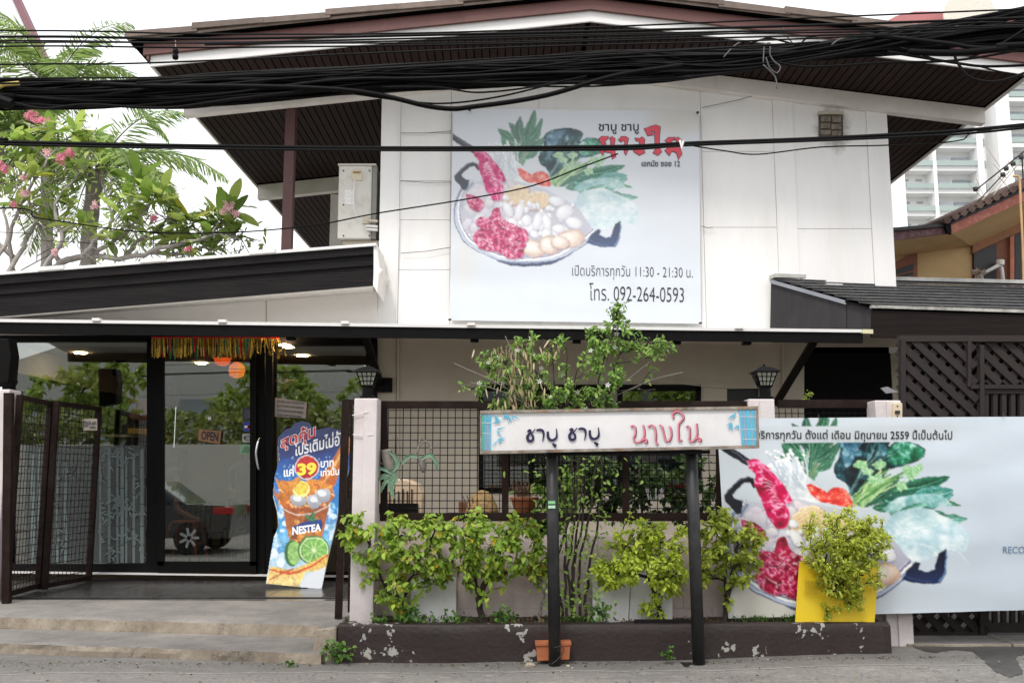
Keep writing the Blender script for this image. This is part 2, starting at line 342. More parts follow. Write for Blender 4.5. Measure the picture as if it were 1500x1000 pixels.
def step_mat():
    m = bpy.data.materials.new('stained_step_concrete'); m.use_nodes = True; nt = m.node_tree; n = nt.nodes; l = nt.links; p = n['Principled BSDF']; g_ = n.new('ShaderNodeNewGeometry')
    def nz(sc, st=(1, 1, 1), det=9, ro=.68):
        mp = n.new('ShaderNodeMapping'); mp.inputs['Scale'].default_value = st; l.new(g_.outputs['Position'], mp.inputs[0]); a = n.new('ShaderNodeTexNoise'); a.inputs['Scale'].default_value = sc; a.inputs['Detail'].default_value = det; a.inputs['Roughness'].default_value = ro; l.new(mp.outputs[0], a.inputs[0]); return a.outputs[0]
    def rg(x, a, b, lo=0, hi=1):
        r = n.new('ShaderNodeMapRange'); r.inputs[1].default_value = a; r.inputs[2].default_value = b; r.inputs[3].default_value = lo; r.inputs[4].default_value = hi; l.new(x, r.inputs[0]); return r.outputs[0]
    def mx(f, a, b):
        x = n.new('ShaderNodeMix'); x.data_type = 'RGBA'
        for s_, v in ((0, f), (6, a), (7, b)):
            if isinstance(v, (tuple, float)): x.inputs[s_].default_value = v
            else: l.new(v, x.inputs[s_])
        return x.outputs[2]
    def mt(op, a, b):
        x = n.new('ShaderNodeMath'); x.operation = op
        for s_, v in ((0, a), (1, b)):
            if isinstance(v, float): x.inputs[s_].default_value = v
            else: l.new(v, x.inputs[s_])
        return x.outputs[0]
    sp = n.new('ShaderNodeSeparateXYZ'); l.new(g_.outputs['True Normal'], sp.inputs[0])
    riser = mx(rg(nz(3), .35, .65), (.26, .21, .155, 1), (.40, .345, .275, 1)); riser = mx(rg(nz(1.6, (1, 1, .3)), .5, .62, 0, .75), riser, (.15, .125, .10, 1)); riser = mx(rg(nz(22), .58, .7, 0, .7), riser, (.09, .08, .07, 1))
    tread = mx(rg(nz(1.7), .35, .65), (.145, .135, .125, 1), (.255, .235, .215, 1)); tread = mx(rg(nz(6, (.5, 1, 1)), .52, .7, 0, .5), tread, (.085, .08, .076, 1)); tread = mx(rg(nz(40), .6, .75, 0, .5), tread, (.36, .33, .3, 1))
    c = mx(rg(sp.outputs[2], .3, .85), riser, tread)
    vo = n.new('ShaderNodeTexVoronoi'); vo.feature = 'DISTANCE_TO_EDGE'; vo.inputs['Scale'].default_value = 1.6; va = n.new('ShaderNodeVectorMath'); va.operation = 'ADD'; l.new(g_.outputs['Position'], va.inputs[0]); nn = n.new('ShaderNodeTexNoise'); nn.inputs['Scale'].default_value = 4; nn.inputs['Detail'].default_value = 7; l.new(g_.outputs['Position'], nn.inputs[0]); l.new(nn.outputs[1], va.inputs[1]); l.new(va.outputs[0], vo.inputs[0])
    c = mx(mt('MULTIPLY', rg(vo.outputs[0], 0, .012, .9, 0), rg(nz(.8), .45, .6)), c, (.04, .035, .03, 1))
    l.new(c, p.inputs['Base Color']); p.inputs['Roughness'].default_value = .85; b = n.new('ShaderNodeBump'); b.inputs['Strength'].default_value = .8; b.inputs['Distance'].default_value = .012; l.new(nz(30), b.inputs['Height']); l.new(b.outputs[0], p.inputs['Normal']); return m
M_step = step_mat()
# ------------------------------------------------------------------ SETTING: ground
def street_mat():
    m = bpy.data.materials.new('worn_concrete_road'); m.use_nodes = True; nt = m.node_tree; n = nt.nodes; l = nt.links; p = n['Principled BSDF']
    tc = n.new('ShaderNodeTexCoord')
    def nz(sc, det=8, ro=.6, st=None):
        mp = n.new('ShaderNodeMapping'); l.new(tc.outputs['Object'], mp.inputs[0])
        if st: mp.inputs['Scale'].default_value = st
        a = n.new('ShaderNodeTexNoise'); a.inputs['Scale'].default_value = sc; a.inputs['Detail'].default_value = det; a.inputs['Roughness'].default_value = ro; l.new(mp.outputs[0], a.inputs[0]); return a.outputs[0]
    def ramp(x, a, b, lo=0, hi=1):
        r = n.new('ShaderNodeMapRange'); r.inputs[1].default_value = a; r.inputs[2].default_value = b; r.inputs[3].default_value = lo; r.inputs[4].default_value = hi; l.new(x, r.inputs[0]); return r.outputs[0]
    def mix(f, a, b, mode='MIX'):
        x = n.new('ShaderNodeMix'); x.data_type = 'RGBA'; x.blend_type = mode
        for s_, v in ((0, f), (6, a), (7, b)):
            if isinstance(v, tuple): x.inputs[s_].default_value = v
            elif isinstance(v, float): x.inputs[s_].default_value = v
            else: l.new(v, x.inputs[s_])
        return x.outputs[2]
    c = mix(ramp(nz(.9, 9, .65, (.5, 1.6, 1)), .35, .65), (.165, .155, .145, 1), (.27, .25, .228, 1))
    c = mix(ramp(nz(26, 8, .75), .45, .68, 0, .75), c, (.10, .095, .09, 1)); c = mix(ramp(nz(9, 8, .75, (.4, 1, 1)), .56, .66, 0, .6), c, (.40, .375, .34, 1))
    c = mix(ramp(nz(2.2, 9, .7, (.35, 1.5, 1)), .57, .67, 0, .65), c, (.11, .105, .10, 1))
    # fine cracks
    vo = n.new('ShaderNodeTexVoronoi'); vo.feature = 'DISTANCE_TO_EDGE'; vo.inputs['Scale'].default_value = .9
    vm = n.new('ShaderNodeVectorMath'); vm.operation = 'ADD'; l.new(tc.outputs['Object'], vm.inputs[0])
    nn = n.new('ShaderNodeTexNoise'); nn.inputs['Scale'].default_value = 2.5; nn.inputs['Detail'].default_value = 6; l.new(tc.outputs['Object'], nn.inputs[0]); l.new(nn.outputs[1], vm.inputs[1]); l.new(vm.outputs[0], vo.inputs[0])
    c = mix(ramp(vo.outputs[0], .0, .006, .8, 0), c, (.04, .036, .032, 1))
    sx = n.new('ShaderNodeSeparateXYZ'); l.new(tc.outputs['Object'], sx.inputs[0])
    def mth(op, a, b_):
        x = n.new('ShaderNodeMath'); x.operation = op
        for s_, v in ((0, a), (1, b_)):
            if isinstance(v, float): x.inputs[s_].default_value = v
            else: l.new(v, x.inputs[s_])
        return x.outputs[0]
    yy = mth('ADD', sx.outputs[1], mth('MULTIPLY', mth('SUBTRACT', nz(1.1, 8, .6), .5), .22)); yy = mth('ADD', yy, mth('MULTIPLY', sx.outputs[0], -.012))
    c = mix(ramp(yy, 7.89, 7.91, 0, .34), c, (.115, .108, .102, 1))
    c = mix(ramp(mth('ABSOLUTE', mth('SUBTRACT', yy, 7.90), 0.), .004, .012, .85, 0), c, (.035, .032, .03, 1))
    c = mix(ramp(mth('ABSOLUTE', mth('SUBTRACT', yy, 7.925), 0.), .004, .02, .5, 0), c, (.42, .40, .37, 1))
    l.new(c, p.inputs['Base Color']); p.inputs['Roughness'].default_value = .85
    b = n.new('ShaderNodeBump'); b.inputs['Strength'].default_value = .9; b.inputs['Distance'].default_value = .012; l.new(nz(38, 9, .75), b.inputs['Height']); l.new(b.outputs[0], p.inputs['Normal'])
    return m
M_street = street_mat()
def sst(t): t = max(0., min(1., t)); return t * t * (3 - 2 * t)
def gz(x, y):
    e = min(1, (x + 9) / 1, (9 - x) / 1, (y - 5.5) / .5)
    return max(0, e) * (.012 * noise.noise((x * .8, y * 1.5, 0)) + .005 * noise.noise((x * 4, y * 5, 2))) + .055 * sst((x - .6) / 2.4) * sst((y - 7.2) / 1.1) * sst((9 - x) / 1.5)
g = MB()
N_ = 60
xs = np.linspace(-9, 9, 181); ys = np.linspace(5.5, 9.4, 60)
for j in range(len(ys)):
    for i in range(len(xs)):
        x, y = xs[i], ys[j]; g.v.append((x, y, gz(x, y)))
for j in range(len(ys) - 1):
    for i in range(len(xs) - 1): a = j * len(xs) + i; g.f.append((a, a + 1, a + len(xs) + 1, a + len(xs)))
E_ = 450
b0 = len(g.v)
g.add([(-E_, -E_, 0), (E_, -E_, 0), (E_, 5.5, 0), (9, 5.5, 0), (-9, 5.5, 0), (-E_, 5.5, 0)], [(0, 1, 2, 3, 4, 5)])
g.add([(-E_, 5.5, 0), (-9, 5.5, 0), (-9, 9.4, 0), (-E_, 9.4, 0)], [(0, 1, 2, 3)])
g.add([(9, 5.5, 0), (E_, 5.5, 0), (E_, 9.4, 0), (9, 9.4, 0)], [(0, 1, 2, 3)])
g.add([(-E_, 9.4, 0), (E_, 9.4, 0), (E_, E_, 0), (-E_, E_, 0)], [(0, 1, 2, 3)])
g.build('street', M_street, kind='structure', smooth=True)
# damp patch on the road, dark asphalt repair at the right
M_damp_and_shade = mat('damp_asphalt_and_shade', (.06, .056, .052), .55, .25, 12, .5, 60)
pts = [(1335, 947), (1380, 945), (1440, 944), (1560, 943), (1560, 962), (1502, 958), (1487, 962), (1493, 973), (1500, 982), (1478, 985), (1455, 978), (1437, 962), (1424, 953), (1400, 951), (1370, 955), (1350, 952)]
dp = [atz(x, y, .055) for x, y in pts]; dq = MB(); hh = .013; x_0 = min(p.x for p in dp); y_0 = min(p.y for p in dp); idx = {}
def dinside(x, y):
    c_ = False; x += .02 * noise.noise((x * 12, y * 12, 0)); y += .02 * noise.noise((x * 12, y * 12, 5))
    for i in range(len(dp)):
        a, b = dp[i - 1], dp[i]
        if (a.y > y) != (b.y > y) and x < (b.x - a.x) * (y - a.y) / (b.y - a.y) + a.x: c_ = not c_
    return c_
def dv(i, j):
    if (i, j) not in idx: idx[(i, j)] = len(dq.v); x, y = x_0 + i * hh, y_0 + j * hh; dq.v.append((x, y, gz(x, y) + .004))
    return idx[(i, j)]
for i in range(int((max(p.x for p in dp) - x_0) / hh) + 1):
    for j in range(int((max(p.y for p in dp) - y_0) / hh) + 1):
        if dinside(x_0 + (i + .5) * hh, y_0 + (j + .5) * hh): dq.f.append((dv(i, j), dv(i + 1, j), dv(i + 1, j + 1), dv(i, j + 1)))
dq.build('damp_patch', M_damp_and_shade, kind='structure')
# porch steps (left): lower step and porch slab, each a worn concrete block
def rough_slab(name, front, back, ztop_f, ztop_b, m, seed):
    """front/back: list of (x,y) polyline points left->right"""
    fb = MB(); n = 90
    def smp(pl, f): 
        x = pl[0][0] + (pl[-1][0] - pl[0][0]) * f; return x, np.interp(x, [p[0] for p in pl], [p[1] for p in pl])
    rows = [(0, 'f', -.03), (.0, 'f', .5), (.0, 'f', .93), (.012, 'f', 1.), (.35, 'b', 1), (1, 'b', 1)]
    for k, (d, _, zf) in enumerate(rows):
        for i in range(n + 1):
            xf, yf = smp(front, i / n); xb, yb = smp(back, i / n); t = [0, .0, .0, .02, .4, 1][k]
            x = xf + (xb - xf) * t; y = yf + (yb - yf) * t + [0, 0, 0, .012, 0, 0][k]
            z = (ztop_f + (ztop_b - ztop_f) * t) * (zf if k < 4 else 1)
            q = noise.noise((x * 3.3, seed, k * .7)) * .012 + noise.noise((x * 17, seed, k * 1.3)) * .008
            if k in (2, 3): y += abs(q); z -= abs(noise.noise((x * 6, seed + 5, 0))) * .012
            elif k < 2: y += q
            fb.v.append((x, y, z))
    for k in range(len(rows) - 1):
        for i in range(n): a = k * (n + 1) + i; fb.f.append((a, a + 1, a + n + 2, a + n + 1))
    return fb.build(name, m, kind='structure')
s1l = atz(-60, 955, .0); s1r = atz(470, 973, .0)
rough_slab('lower_step', [(s1l.x - 3, s1l.y + .35), (s1l.x, s1l.y), (s1r.x, s1r.y)], [(s1l.x - 3, 9.45), (s1r.x + .02, 9.45)], .095, .10, M_step, 1)
s2l = atz(-60, 918, .10); s2r = atz(500, 934, .10)
rough_slab('porch_floor', [(s2l.x - 3, s2l.y + .1), (s2l.x, s2l.y), (s2r.x + .1, s2r.y)], [(s2l.x - 3, 10.62), (s2r.x + .1, 10.45)], .215, .235, M_step, 9)
# side kerb block at right end of the steps
MB().prism([Vector((-1.66, 8.33, -.02)), Vector((-1.45, 8.33, -.02)), Vector((-1.45, 8.33, .29)), Vector((-1.62, 8.33, .27))], (0, .95, 0)).build('step_side_kerb', M_step, kind='structure', bevel=.02)
# dark porch tiles
tf = MB(); tf.box(-7.5, -1.38, 10.4, 12.55, .10, .232); tf.build('porch_tile_bed', M_tile, kind='structure')
tb = thing('tiled_porch', 'dark stone tiles of the porch floor in front of the glass door', 'floor tiles', (-4, 11.5, .23))
tm = MB().box(-.298, .298, -.298, .298, 0, .012).mesh('tile', M_tile, bevel=.004)
for i in range(10):
    for j in range(4):
        yc = 12.2 - j * .602
        if yc < 10.4: continue
        link('tile', tm, tb, loc=(-1.72 - i * .602, yc, .2335 + .0008 * ((i * 7 + j * 3) % 3)))
del tb['category']; tb['kind'] = 'structure'; del tb['label']
# courtyard floor behind fence, and sidewalk slabs at right
MB().box(-1.36, 3.4, 9.03, 12.6, 0, .2).build('courtyard_floor', M_conc, kind='structure')
MB().box(3.42, 9, 8.82, 12.4, .0, .07).build('right_forecourt', M_damp_and_shade, kind='structure')  # floor behind the lattice, coloured dark in place of shade; it is not damp
for k, (x0, x1) in enumerate(((3.42, 4.32), (4.335, 4.86), (4.875, 5.6), (5.62, 6.6))):
    MB().box(x0, x1, 8.72 + .0 * k, 9.2, -.02, .082 + .003 * (k % 2)).build('pavement_slab', M_step, kind='structure', bevel=.008)
# ------------------------------------------------------------------ MAIN BUILDING
YW = 12.5
XR, ZR, XL, ZL, XE, ZE = .96, 7.06, -4.386, 6.48, 6.30, 6.37
def zs(x): return ZR + (x - XR) * ((ZL - ZR) / (XL - XR)) if x < XR else ZR + (x - XR) * ((ZE - ZR) / (XE - XR))
B = thing('restaurant_building', 'white two storey restaurant with low gabled roof and black awning over glass doors', 'building', (1, YW, 0))
WX0, WX1 = -1.74, 5.0
# body behind the panels
MB().prism([(WX0, YW + .03, 3.1), (WX1, YW + .03, 3.1), (WX1, YW + .03, zs(WX1) - .02), (XR, YW + .03, ZR - .02), (WX0, YW + .03, zs(WX0) - .02)], (0, 8.4, 0)).build('wall', M_white, B)
def vent_wall():
    m = M_white.copy(); m.name = 'white_wall_with_vent_stain'; nt = m.node_tree; n = nt.nodes; l = nt.links; p = n['Principled BSDF']
    src = p.inputs['Base Color'].links[0].from_socket; g_ = n.new('ShaderNodeNewGeometry')
    c = at(1222, 190, YW)
    vm = n.new('ShaderNodeVectorMath'); vm.operation = 'SUBTRACT'; vm.inputs[1].default_value = c; l.new(g_.outputs['Position'], vm.inputs[0])
    v3 = n.new('ShaderNodeVectorMath'); v3.operation = 'MULTIPLY'; v3.inputs[1].default_value = (4.6, 0, 3.6); l.new(vm.outputs[0], v3.inputs[0])
    ln = n.new('ShaderNodeVectorMath'); ln.operation = 'LENGTH'; l.new(v3.outputs[0], ln.inputs[0])
    nz = n.new('ShaderNodeTexNoise'); nz.inputs['Scale'].default_value = 9; nz.inputs['Detail'].default_value = 8; l.new(g_.outputs['Position'], nz.inputs[0])
    ad = n.new('ShaderNodeMath'); ad.operation = 'MULTIPLY_ADD'; ad.inputs[1].default_value = -1.6; l.new(nz.outputs[0], ad.inputs[0]); 
    sb = n.new('ShaderNodeMath'); sb.operation = 'ADD'; sb.inputs[1].default_value = .65; l.new(ln.outputs['Value'], sb.inputs[0]); l.new(sb.outputs[0], ad.inputs[2])
    mr = n.new('ShaderNodeMapRange'); mr.inputs[1].default_value = .35; mr.inputs[2].default_value = 1.1; mr.inputs[3].default_value = .6; mr.inputs[4].default_value = 0; l.new(ad.outputs[0], mr.inputs[0])
    mx = n.new('ShaderNodeMix'); mx.data_type = 'RGBA'; l.new(mr.outputs[0], mx.inputs[0]); l.new(src, mx.inputs[6]); mx.inputs[7].default_value = (.10, .085, .06, 1); l.new(mx.outputs[2], p.inputs['Base Color'])
    return m
M_vw = vent_wall()
def xz(px, py): p = at(px, py, YW); return p.x, p.z
px_cols = [WX0, xz(585, 300)[0], xz(660, 300)[0], xz(790, 300)[0], xz(1030, 300)[0], xz(1137, 300)[0], xz(1166, 300)[0], xz(1275, 300)[0], WX1]
rowsz = {1: [xz(600, y)[1] for y in (395, 322, 265, 195)], 2: [xz(600, 333)[1]], 3: [], 4: [xz(1080, 333)[1], xz(1080, 222)[1]], 6: [xz(1200, 335)[1]]}
for i in range(8):
    x0, x1 = px_cols[i], px_cols[i + 1]; z0 = at(750, 486, YW).z + .002; ztop = lambda x: zs(x) - .012
    raised = i in (0, 5, 7); Yf = YW - (.022 if raised else 0); g_ = 0 if raised else .003
    zz = [z0] + rowsz.get(i, [])
    for k, za in enumerate(zz):
        last = k == len(zz) - 1
        if last:
            pts = [(x0 + g_, Yf, za + g_), (x1 - g_, Yf, za + g_), (x1 - g_, Yf, ztop(x1))] + ([(XR, Yf, ZR - .012)] if x0 < XR < x1 else []) + [(x0 + g_, Yf, ztop(x0))]
        else:
            zb = zz[k + 1]; pts = [(x0 + g_, Yf, za + g_), (x1 - g_, Yf, za + g_), (x1 - g_, Yf, zb - g_), (x0 + g_, Yf, zb - g_)]
        MB().prism(pts, (0, .028 if not raised else .05, 0)).build('wall_panel' if not raised else 'pilaster', M_vw if 4 < i < 8 else M_white, B)
# beams under the soffit
def beam(x0, x1, Y, h, th, nm='beam'):
    b = MB(); xs_ = [x0] + ([XR] if x0 < XR < x1 else []) + [x1]
    pts = [(x, Y, zs(x) - .015) for x in xs_] + [(x, Y, zs(x) - .015 - h) for x in reversed(xs_)]
    b.prism(pts, (0, th, 0)).build(nm, M_trim, B)
beam(XL + .03, XE - .03, YW - .1, .21, .13, 'gable_beam')
beam(XL + .03, WX0 - .02, 16.2, .24, .15, 'rear_beam')
p0 = at(483, 300, 16.3); p1 = at(497, 300, 16.3)
MB().box(p0.x, p1.x + .03, 16.36, 16.6, 3.4, zs(p0.x) - .26).build('rear_post', M_trim, B)
MB().box(-3.04, -2.91, YW + .05, YW + .18, 3.5, zs(-3) - .02).build('steel_column', mat('red_oxide_steel', (.075, .028, .026), .5, .2, 8), B)
# soffit planks
aL = math.atan((ZR - ZL) / (XR - XL)); aR = -math.atan((ZR - ZE) / (XE - XR))
def plank_mesh(L): return MB().box(-.0425, .0425, 0, L, 0, .014).mesh('soffit_plank', M_plank)
mF = plank_mesh(1.05); mB1 = plank_mesh(3.62); mB2 = plank_mesh(4.6); mB3 = plank_mesh(8.4)
YF = 11.34
n = int((XR - XL) / .1)
for i in range(n):
    x = XL + .05 + i * .1; r = (0, -aL, 0); z = zs(x)
    link('soffit_plank', mF, B, loc=(x, YF + .01, z), rot=r)
    if x < WX0 - .03: link('soffit_plank', mB1, B, loc=(x, YW + .04, z), rot=r); link('soffit_plank', mB2, B, loc=(x, 16.36, z), rot=r)
n = int((XE - XR) / .1)
for i in range(n + 1):
    x = XR + .05 + i * .1; r = (0, -aR, 0); z = zs(x)
    if x > XE: break
    link('soffit_plank', mF, B, loc=(x, YF + .01, z), rot=r)
    if x > WX1 + .03: link('soffit_plank', mB3, B, loc=(x, YW + .04, z), rot=r)
def gable(nm, x0, x1, Y, z0, z1, th, m, parent=B, **k):
    pts = [(x0, Y, zs(x0) + z0), (XR, Y, ZR + z0), (x1, Y, zs(x1) + z0), (x1, Y, zs(x1) + z1), (XR, Y, ZR + z1), (x0, Y, zs(x0) + z1)]
    return MB().prism(pts, (0, th, 0)).build(nm, m, parent, **k)
gable('soffit_deck', XL, XE, YF + .01, .012, .04, 9.6, M_gap)
gable('bargeboard', XL - .02, XE + .02, YF - .025, -.015, .165, .03, M_white_met)
gable('roof_fascia', XL - .1, XE + .1, YF - .07, .12, .30, .04, M_redwood)
gable('roof_underside', XL - .24, XE + .24, YF - .12, .27, .30, 9.9, M_gap)
roof = gable('roof', XL - .26, XE + .26, YF - .13, .30, .335, 9.9, M_tileedge)
for sgn, xe, ze_ in ((-1, XL, ZL), (1, XE, ZE)):
    MB().box(min(xe, xe + sgn * .025), max(xe, xe + sgn * .025), YF - .02, 20.9, ze_ - .02, ze_ + .16).build('eave_board', M_trim, B)
    MB().box(min(xe + sgn * .03, xe + sgn * .06), max(xe + sgn * .03, xe + sgn * .06), YF - .06, 20.9, ze_ + .06, ze_ + .29).build('eave_fascia', M_redwood, B)
# stepped verge tiles along the gable edge
for side, x0, x1 in ((0, XL - .3, XR), (1, XR, XE + .3)):
    nt_ = 7
    for k in range(nt_):
        a = x0 + (x1 - x0) * k / nt_; b = x0 + (x1 - x0) * (k + 1) / nt_
        lo = .32 + (.02 if (k % 2) else 0); ov = .06
        aa, bb = (a, b + ov) if side == 0 else (a - ov, b)
        t0 = .012 if side == 0 else 0
        yv = YF - .16 - .006 * (k % 2); MB().prism([(aa, yv, zs(a) + lo + (t0)), (bb, yv, zs(b) + lo + .0), (bb, yv, zs(b) + lo + .07), (aa, yv, zs(a) + lo + .085)], (0, .35 - .012 * (k % 2), 0)).build('verge_tile', M_tileedge, roof)
# wall vent block
v = MB(); v.pbox(1200, 165, 1235, 200, YW - .03, .05); vt = v.build('vent', mat('mouldy_breeze_block', (.10, .085, .065), .9, .35, 9, .4, 30, dirt=(.04, .035, .03), dscale=12, damt=.8), B)
for (x0, y0, x1, y1) in ((1203, 170, 1217, 178), (1219, 170, 1232, 179), (1203, 181, 1216, 188), (1218, 182, 1232, 189), (1203, 191, 1217, 197), (1219, 192, 1232, 198)):
    MB().pbox(x0, y0, x1, y1, YW - .05, .03).build('vent_block', mat('grimy_block', (.22, .19, .15), .9, .45, 16, .5, 40, dirt=(.05, .045, .035), dscale=14, damt=.7), vt)
MB().pbox(1199, 163, 1236, 167, YW - .07, .09).build('vent_cap', M_greywall, vt)
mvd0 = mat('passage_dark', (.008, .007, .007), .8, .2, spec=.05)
MB().box(3.62, 4.88, YW + .03, YW + .06, .1, 3.2).build('passage_shade_panel', mvd0, B)  # added dark panel that stands in for the deep shade of the open passage
# banner wires and hooks on the wall
hk = MB()
for a, b in (((587, 195), (662, 192)), ((587, 265), (662, 267)), ((587, 371), (662, 362)), ((1028, 158), (1135, 132)), ((1027, 331), (1045, 333)), ((662, 158), (600, 152))):
    hk.tube([at(*a, YW - .04), at((a[0] + b[0]) / 2, (a[1] + b[1]) / 2 + 1.5, YW - .045), at(*b, YW - .04)], .004, 4)
hk.build('tie_wire', M_bark, B, kind='stuff')

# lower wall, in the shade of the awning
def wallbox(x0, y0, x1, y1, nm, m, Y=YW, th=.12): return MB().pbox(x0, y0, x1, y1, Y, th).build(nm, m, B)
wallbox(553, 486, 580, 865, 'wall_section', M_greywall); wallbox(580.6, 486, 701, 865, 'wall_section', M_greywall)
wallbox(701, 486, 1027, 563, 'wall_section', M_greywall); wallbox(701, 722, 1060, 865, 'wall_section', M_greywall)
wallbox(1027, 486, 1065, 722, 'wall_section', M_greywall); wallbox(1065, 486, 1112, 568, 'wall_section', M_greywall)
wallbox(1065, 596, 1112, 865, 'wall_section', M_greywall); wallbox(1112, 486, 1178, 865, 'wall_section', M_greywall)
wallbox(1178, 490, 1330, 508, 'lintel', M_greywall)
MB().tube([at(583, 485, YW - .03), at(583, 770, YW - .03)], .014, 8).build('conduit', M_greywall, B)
MB().tube([at(580.5, 470, YW - .03), at(584, 330, YW - .04), at(585, 160, YW - .04)], .009, 6).build('conduit', M_white, B)
cd = MB()
for dy, k in ((0, 0), (7, 2)): cd.tube(catmull([at(940, 551 + dy, YW - .02), at(1000, 555 + dy, YW - .02), at(1060, 559 + dy + k, YW - .02), at(1112, 561 + dy, YW - .02)], 4), .007, 5)
cd.tube([at(1147, 505, YW - .02), at(1147, 585, YW - .02)], .012, 6)
cd.build('wall_cable', M_greywall, B)
# window in lower wall
w = MB()
for a in ((701, 563, 1027, 572), (701, 714, 1027, 722), (701, 563, 708, 722), (1020, 563, 1027, 722), (800, 563, 806, 722), (905, 563, 912, 722)): w.pbox(*a, YW - .02, .09)
wf = w.build('window', M_black, B); MB().pbox(705, 568, 1024, 718, YW + .02, .008).build('pane', G_dark, wf)
w = MB(); w.pbox(1065, 568, 1112, 596, YW + .05, .02); w.build('small_window', mat('black_void', (.006, .006, .006), .4, .1), B)
# door header strip, white panel above awning at left
wallbox(-40, 420, 553, 496, 'door_header', mat('pale_board', (.86, .82, .79), .7, .04, 2, dirt=(.6, .55, .5), dscale=1.2, damt=.3), YW - .03, .06)
MB().pbox(389, 420, 391, 476, YW - .036, .004).build('board_joint', M_greywall, B)
# left lower roof: three lapped dark boards, sloping
lr = [((-60, 405), (547, 357.5), (547, 372), (-60, 421), 11.70), ((-60, 421), (547, 372), (547, 388), (-60, 436), 11.74), ((-60, 436), (547, 388), (546, 418), (-60, 468), 11.77)]
LRo = []
for a, b, c, d, Y in lr:
    MB().pp([a, b, c, d], Y, .035).build('fascia_board', M_darkwood, B)
MB().pp([(-60, 403), (551, 355.5), (551, 359.5), (-60, 407)], 11.67, .75).build('roof_flashing', M_white_met, B)
for x in (55, 205, 365):   # overlapping joint plates of the flashing
    yy = 403 - (x + 60) * (47.5 / 611); MB().pp([(x, yy - 3.2), (x + 38, yy - 6), (x + 38, yy - .5), (x, yy + 2.5)], 11.655, .4).build('flashing_lap', M_white_met, B)
MB().pp([(547.3, 359), (552, 359), (556, 392), (561, 395), (555, 401), (552, 428), (547.3, 418)], 11.7, .7).build('fascia_end', M_trim, B)
q = [at(-60, 470, 11.80), at(547, 419, 11.80), at(547, 428, YW - .04), at(-60, 474, YW - .04)]
MB().prism(q, (0, 0, .015)).build('roof_soffit', M_trim, B)
# awning
A = MB().prism([at(-60, 466.2, 11.08), at(1277, 482.5, 11.08), at(1277, 487, 11.08), at(-60, 470.8, 11.08)], (0, .06, 0)).build('awning', M_white_met, B)
MB().prism([at(-60, 470.8, 11.1), at(1264, 486.8, 11.1), at(1264, 502, 11.1), at(-60, 488, 11.1)], (0, .04, 0)).build('awning_fascia', M_black, A)
q = [at(-60, 472, 11.15), at(1264, 487.5, 11.15), at(1264, 487.5, 11.15), at(-60, 472, 11.15)]; q[2] = Vector((q[1].x, YW - .05, q[1].z + .15)); q[3] = Vector((q[0].x, YW - .05, q[0].z + .15))
MB().prism(q, (0, 0, .015)).build('awning_sheet', mat('galvanised_sheet', (.62, .62, .60), .5, .1, 5), A)
MB().pp([(1264, 482), (1279, 482.4), (1279, 488.5), (1264, 488)], 11.05, .1).build('awning_end_cap', mat('yellowed_cap', (.62, .6, .38), .6, .1), A)
for x in (140, 325, 505, 690, 1083):
    y = 466.2 + (x + 60) * 16.3 / 1337
    MB().pbox(x - 6, y - 3, x + 6, y + 1.5, 11.05, .08).build('awning_clip', M_trim, A, bevel=.006)
for x in (425, 695, 845, 992, 1095):
    y = 488 + (x + 60) * 14 / 1324; MB().pbox(x - 6, y, x + 6, y + 4, 11.15, .1).build('bracket_foot', M_black, A)
for a, b in (((533, 486), (557, 562)), ((1192, 500), (1136, 592))):
    MB().bar(at(*a, 11.2), at(*b, YW - .08), .085, .05, (0, 1, 0)).build('awning_strut', M_black, A)
MB().pbox(553, 553, 574, 574, YW - .07, .06).build('strut_plate', M_black, A, bevel=.004)
# glazing: frames
def frame(nm, boxes, Y=YW - .06, th=.11, parent=B):
    w = MB()
    for a in boxes: w.pbox(*a, Y, th)
    return w.build(nm, M_black, parent)
f1 = frame('fixed_window', [(-30, 491, 552, 500), (-30, 826, 215, 838), (3, 500, 16, 826)]); MB().pbox(16, 500, 217, 826, YW, .01).build('pane', G_clear, f1)
f2 = frame('door_frame', [(215, 497, 233, 841), (536, 497, 552, 845), (374, 499, 388, 842)]); MB().pbox(388, 505, 538, 836, YW + .005, .01).build('pane', G_clear, f2)
f2b = frame('door_frame', [(385, 838, 540, 845), (385, 500, 540, 506)], YW - .04)
f3 = frame('sliding_door', [(231, 500, 240, 828), (366, 500, 375, 828), (389, 500, 399, 838), (231, 499, 375, 507), (231, 822, 375, 838)], YW - .12, .05)
MB().pbox(240, 507, 366, 823, YW - .1, .01).build('pane', G_clear, f3)
hd = MB(); hd.tube(catmull([at(381, 641, YW - .14), at(378, 646, YW - .19), at(375, 665, YW - .21), at(378, 684, YW - .19), at(381, 689, YW - .14)], 5), .014, 8); hd.build('handle', M_chrome, f3, smooth=True)
MB().pp([(-30, 836.5), (540, 843.5), (540, 845.5), (-30, 838.5)], YW - .16, .1).build('threshold', M_white_met, B)
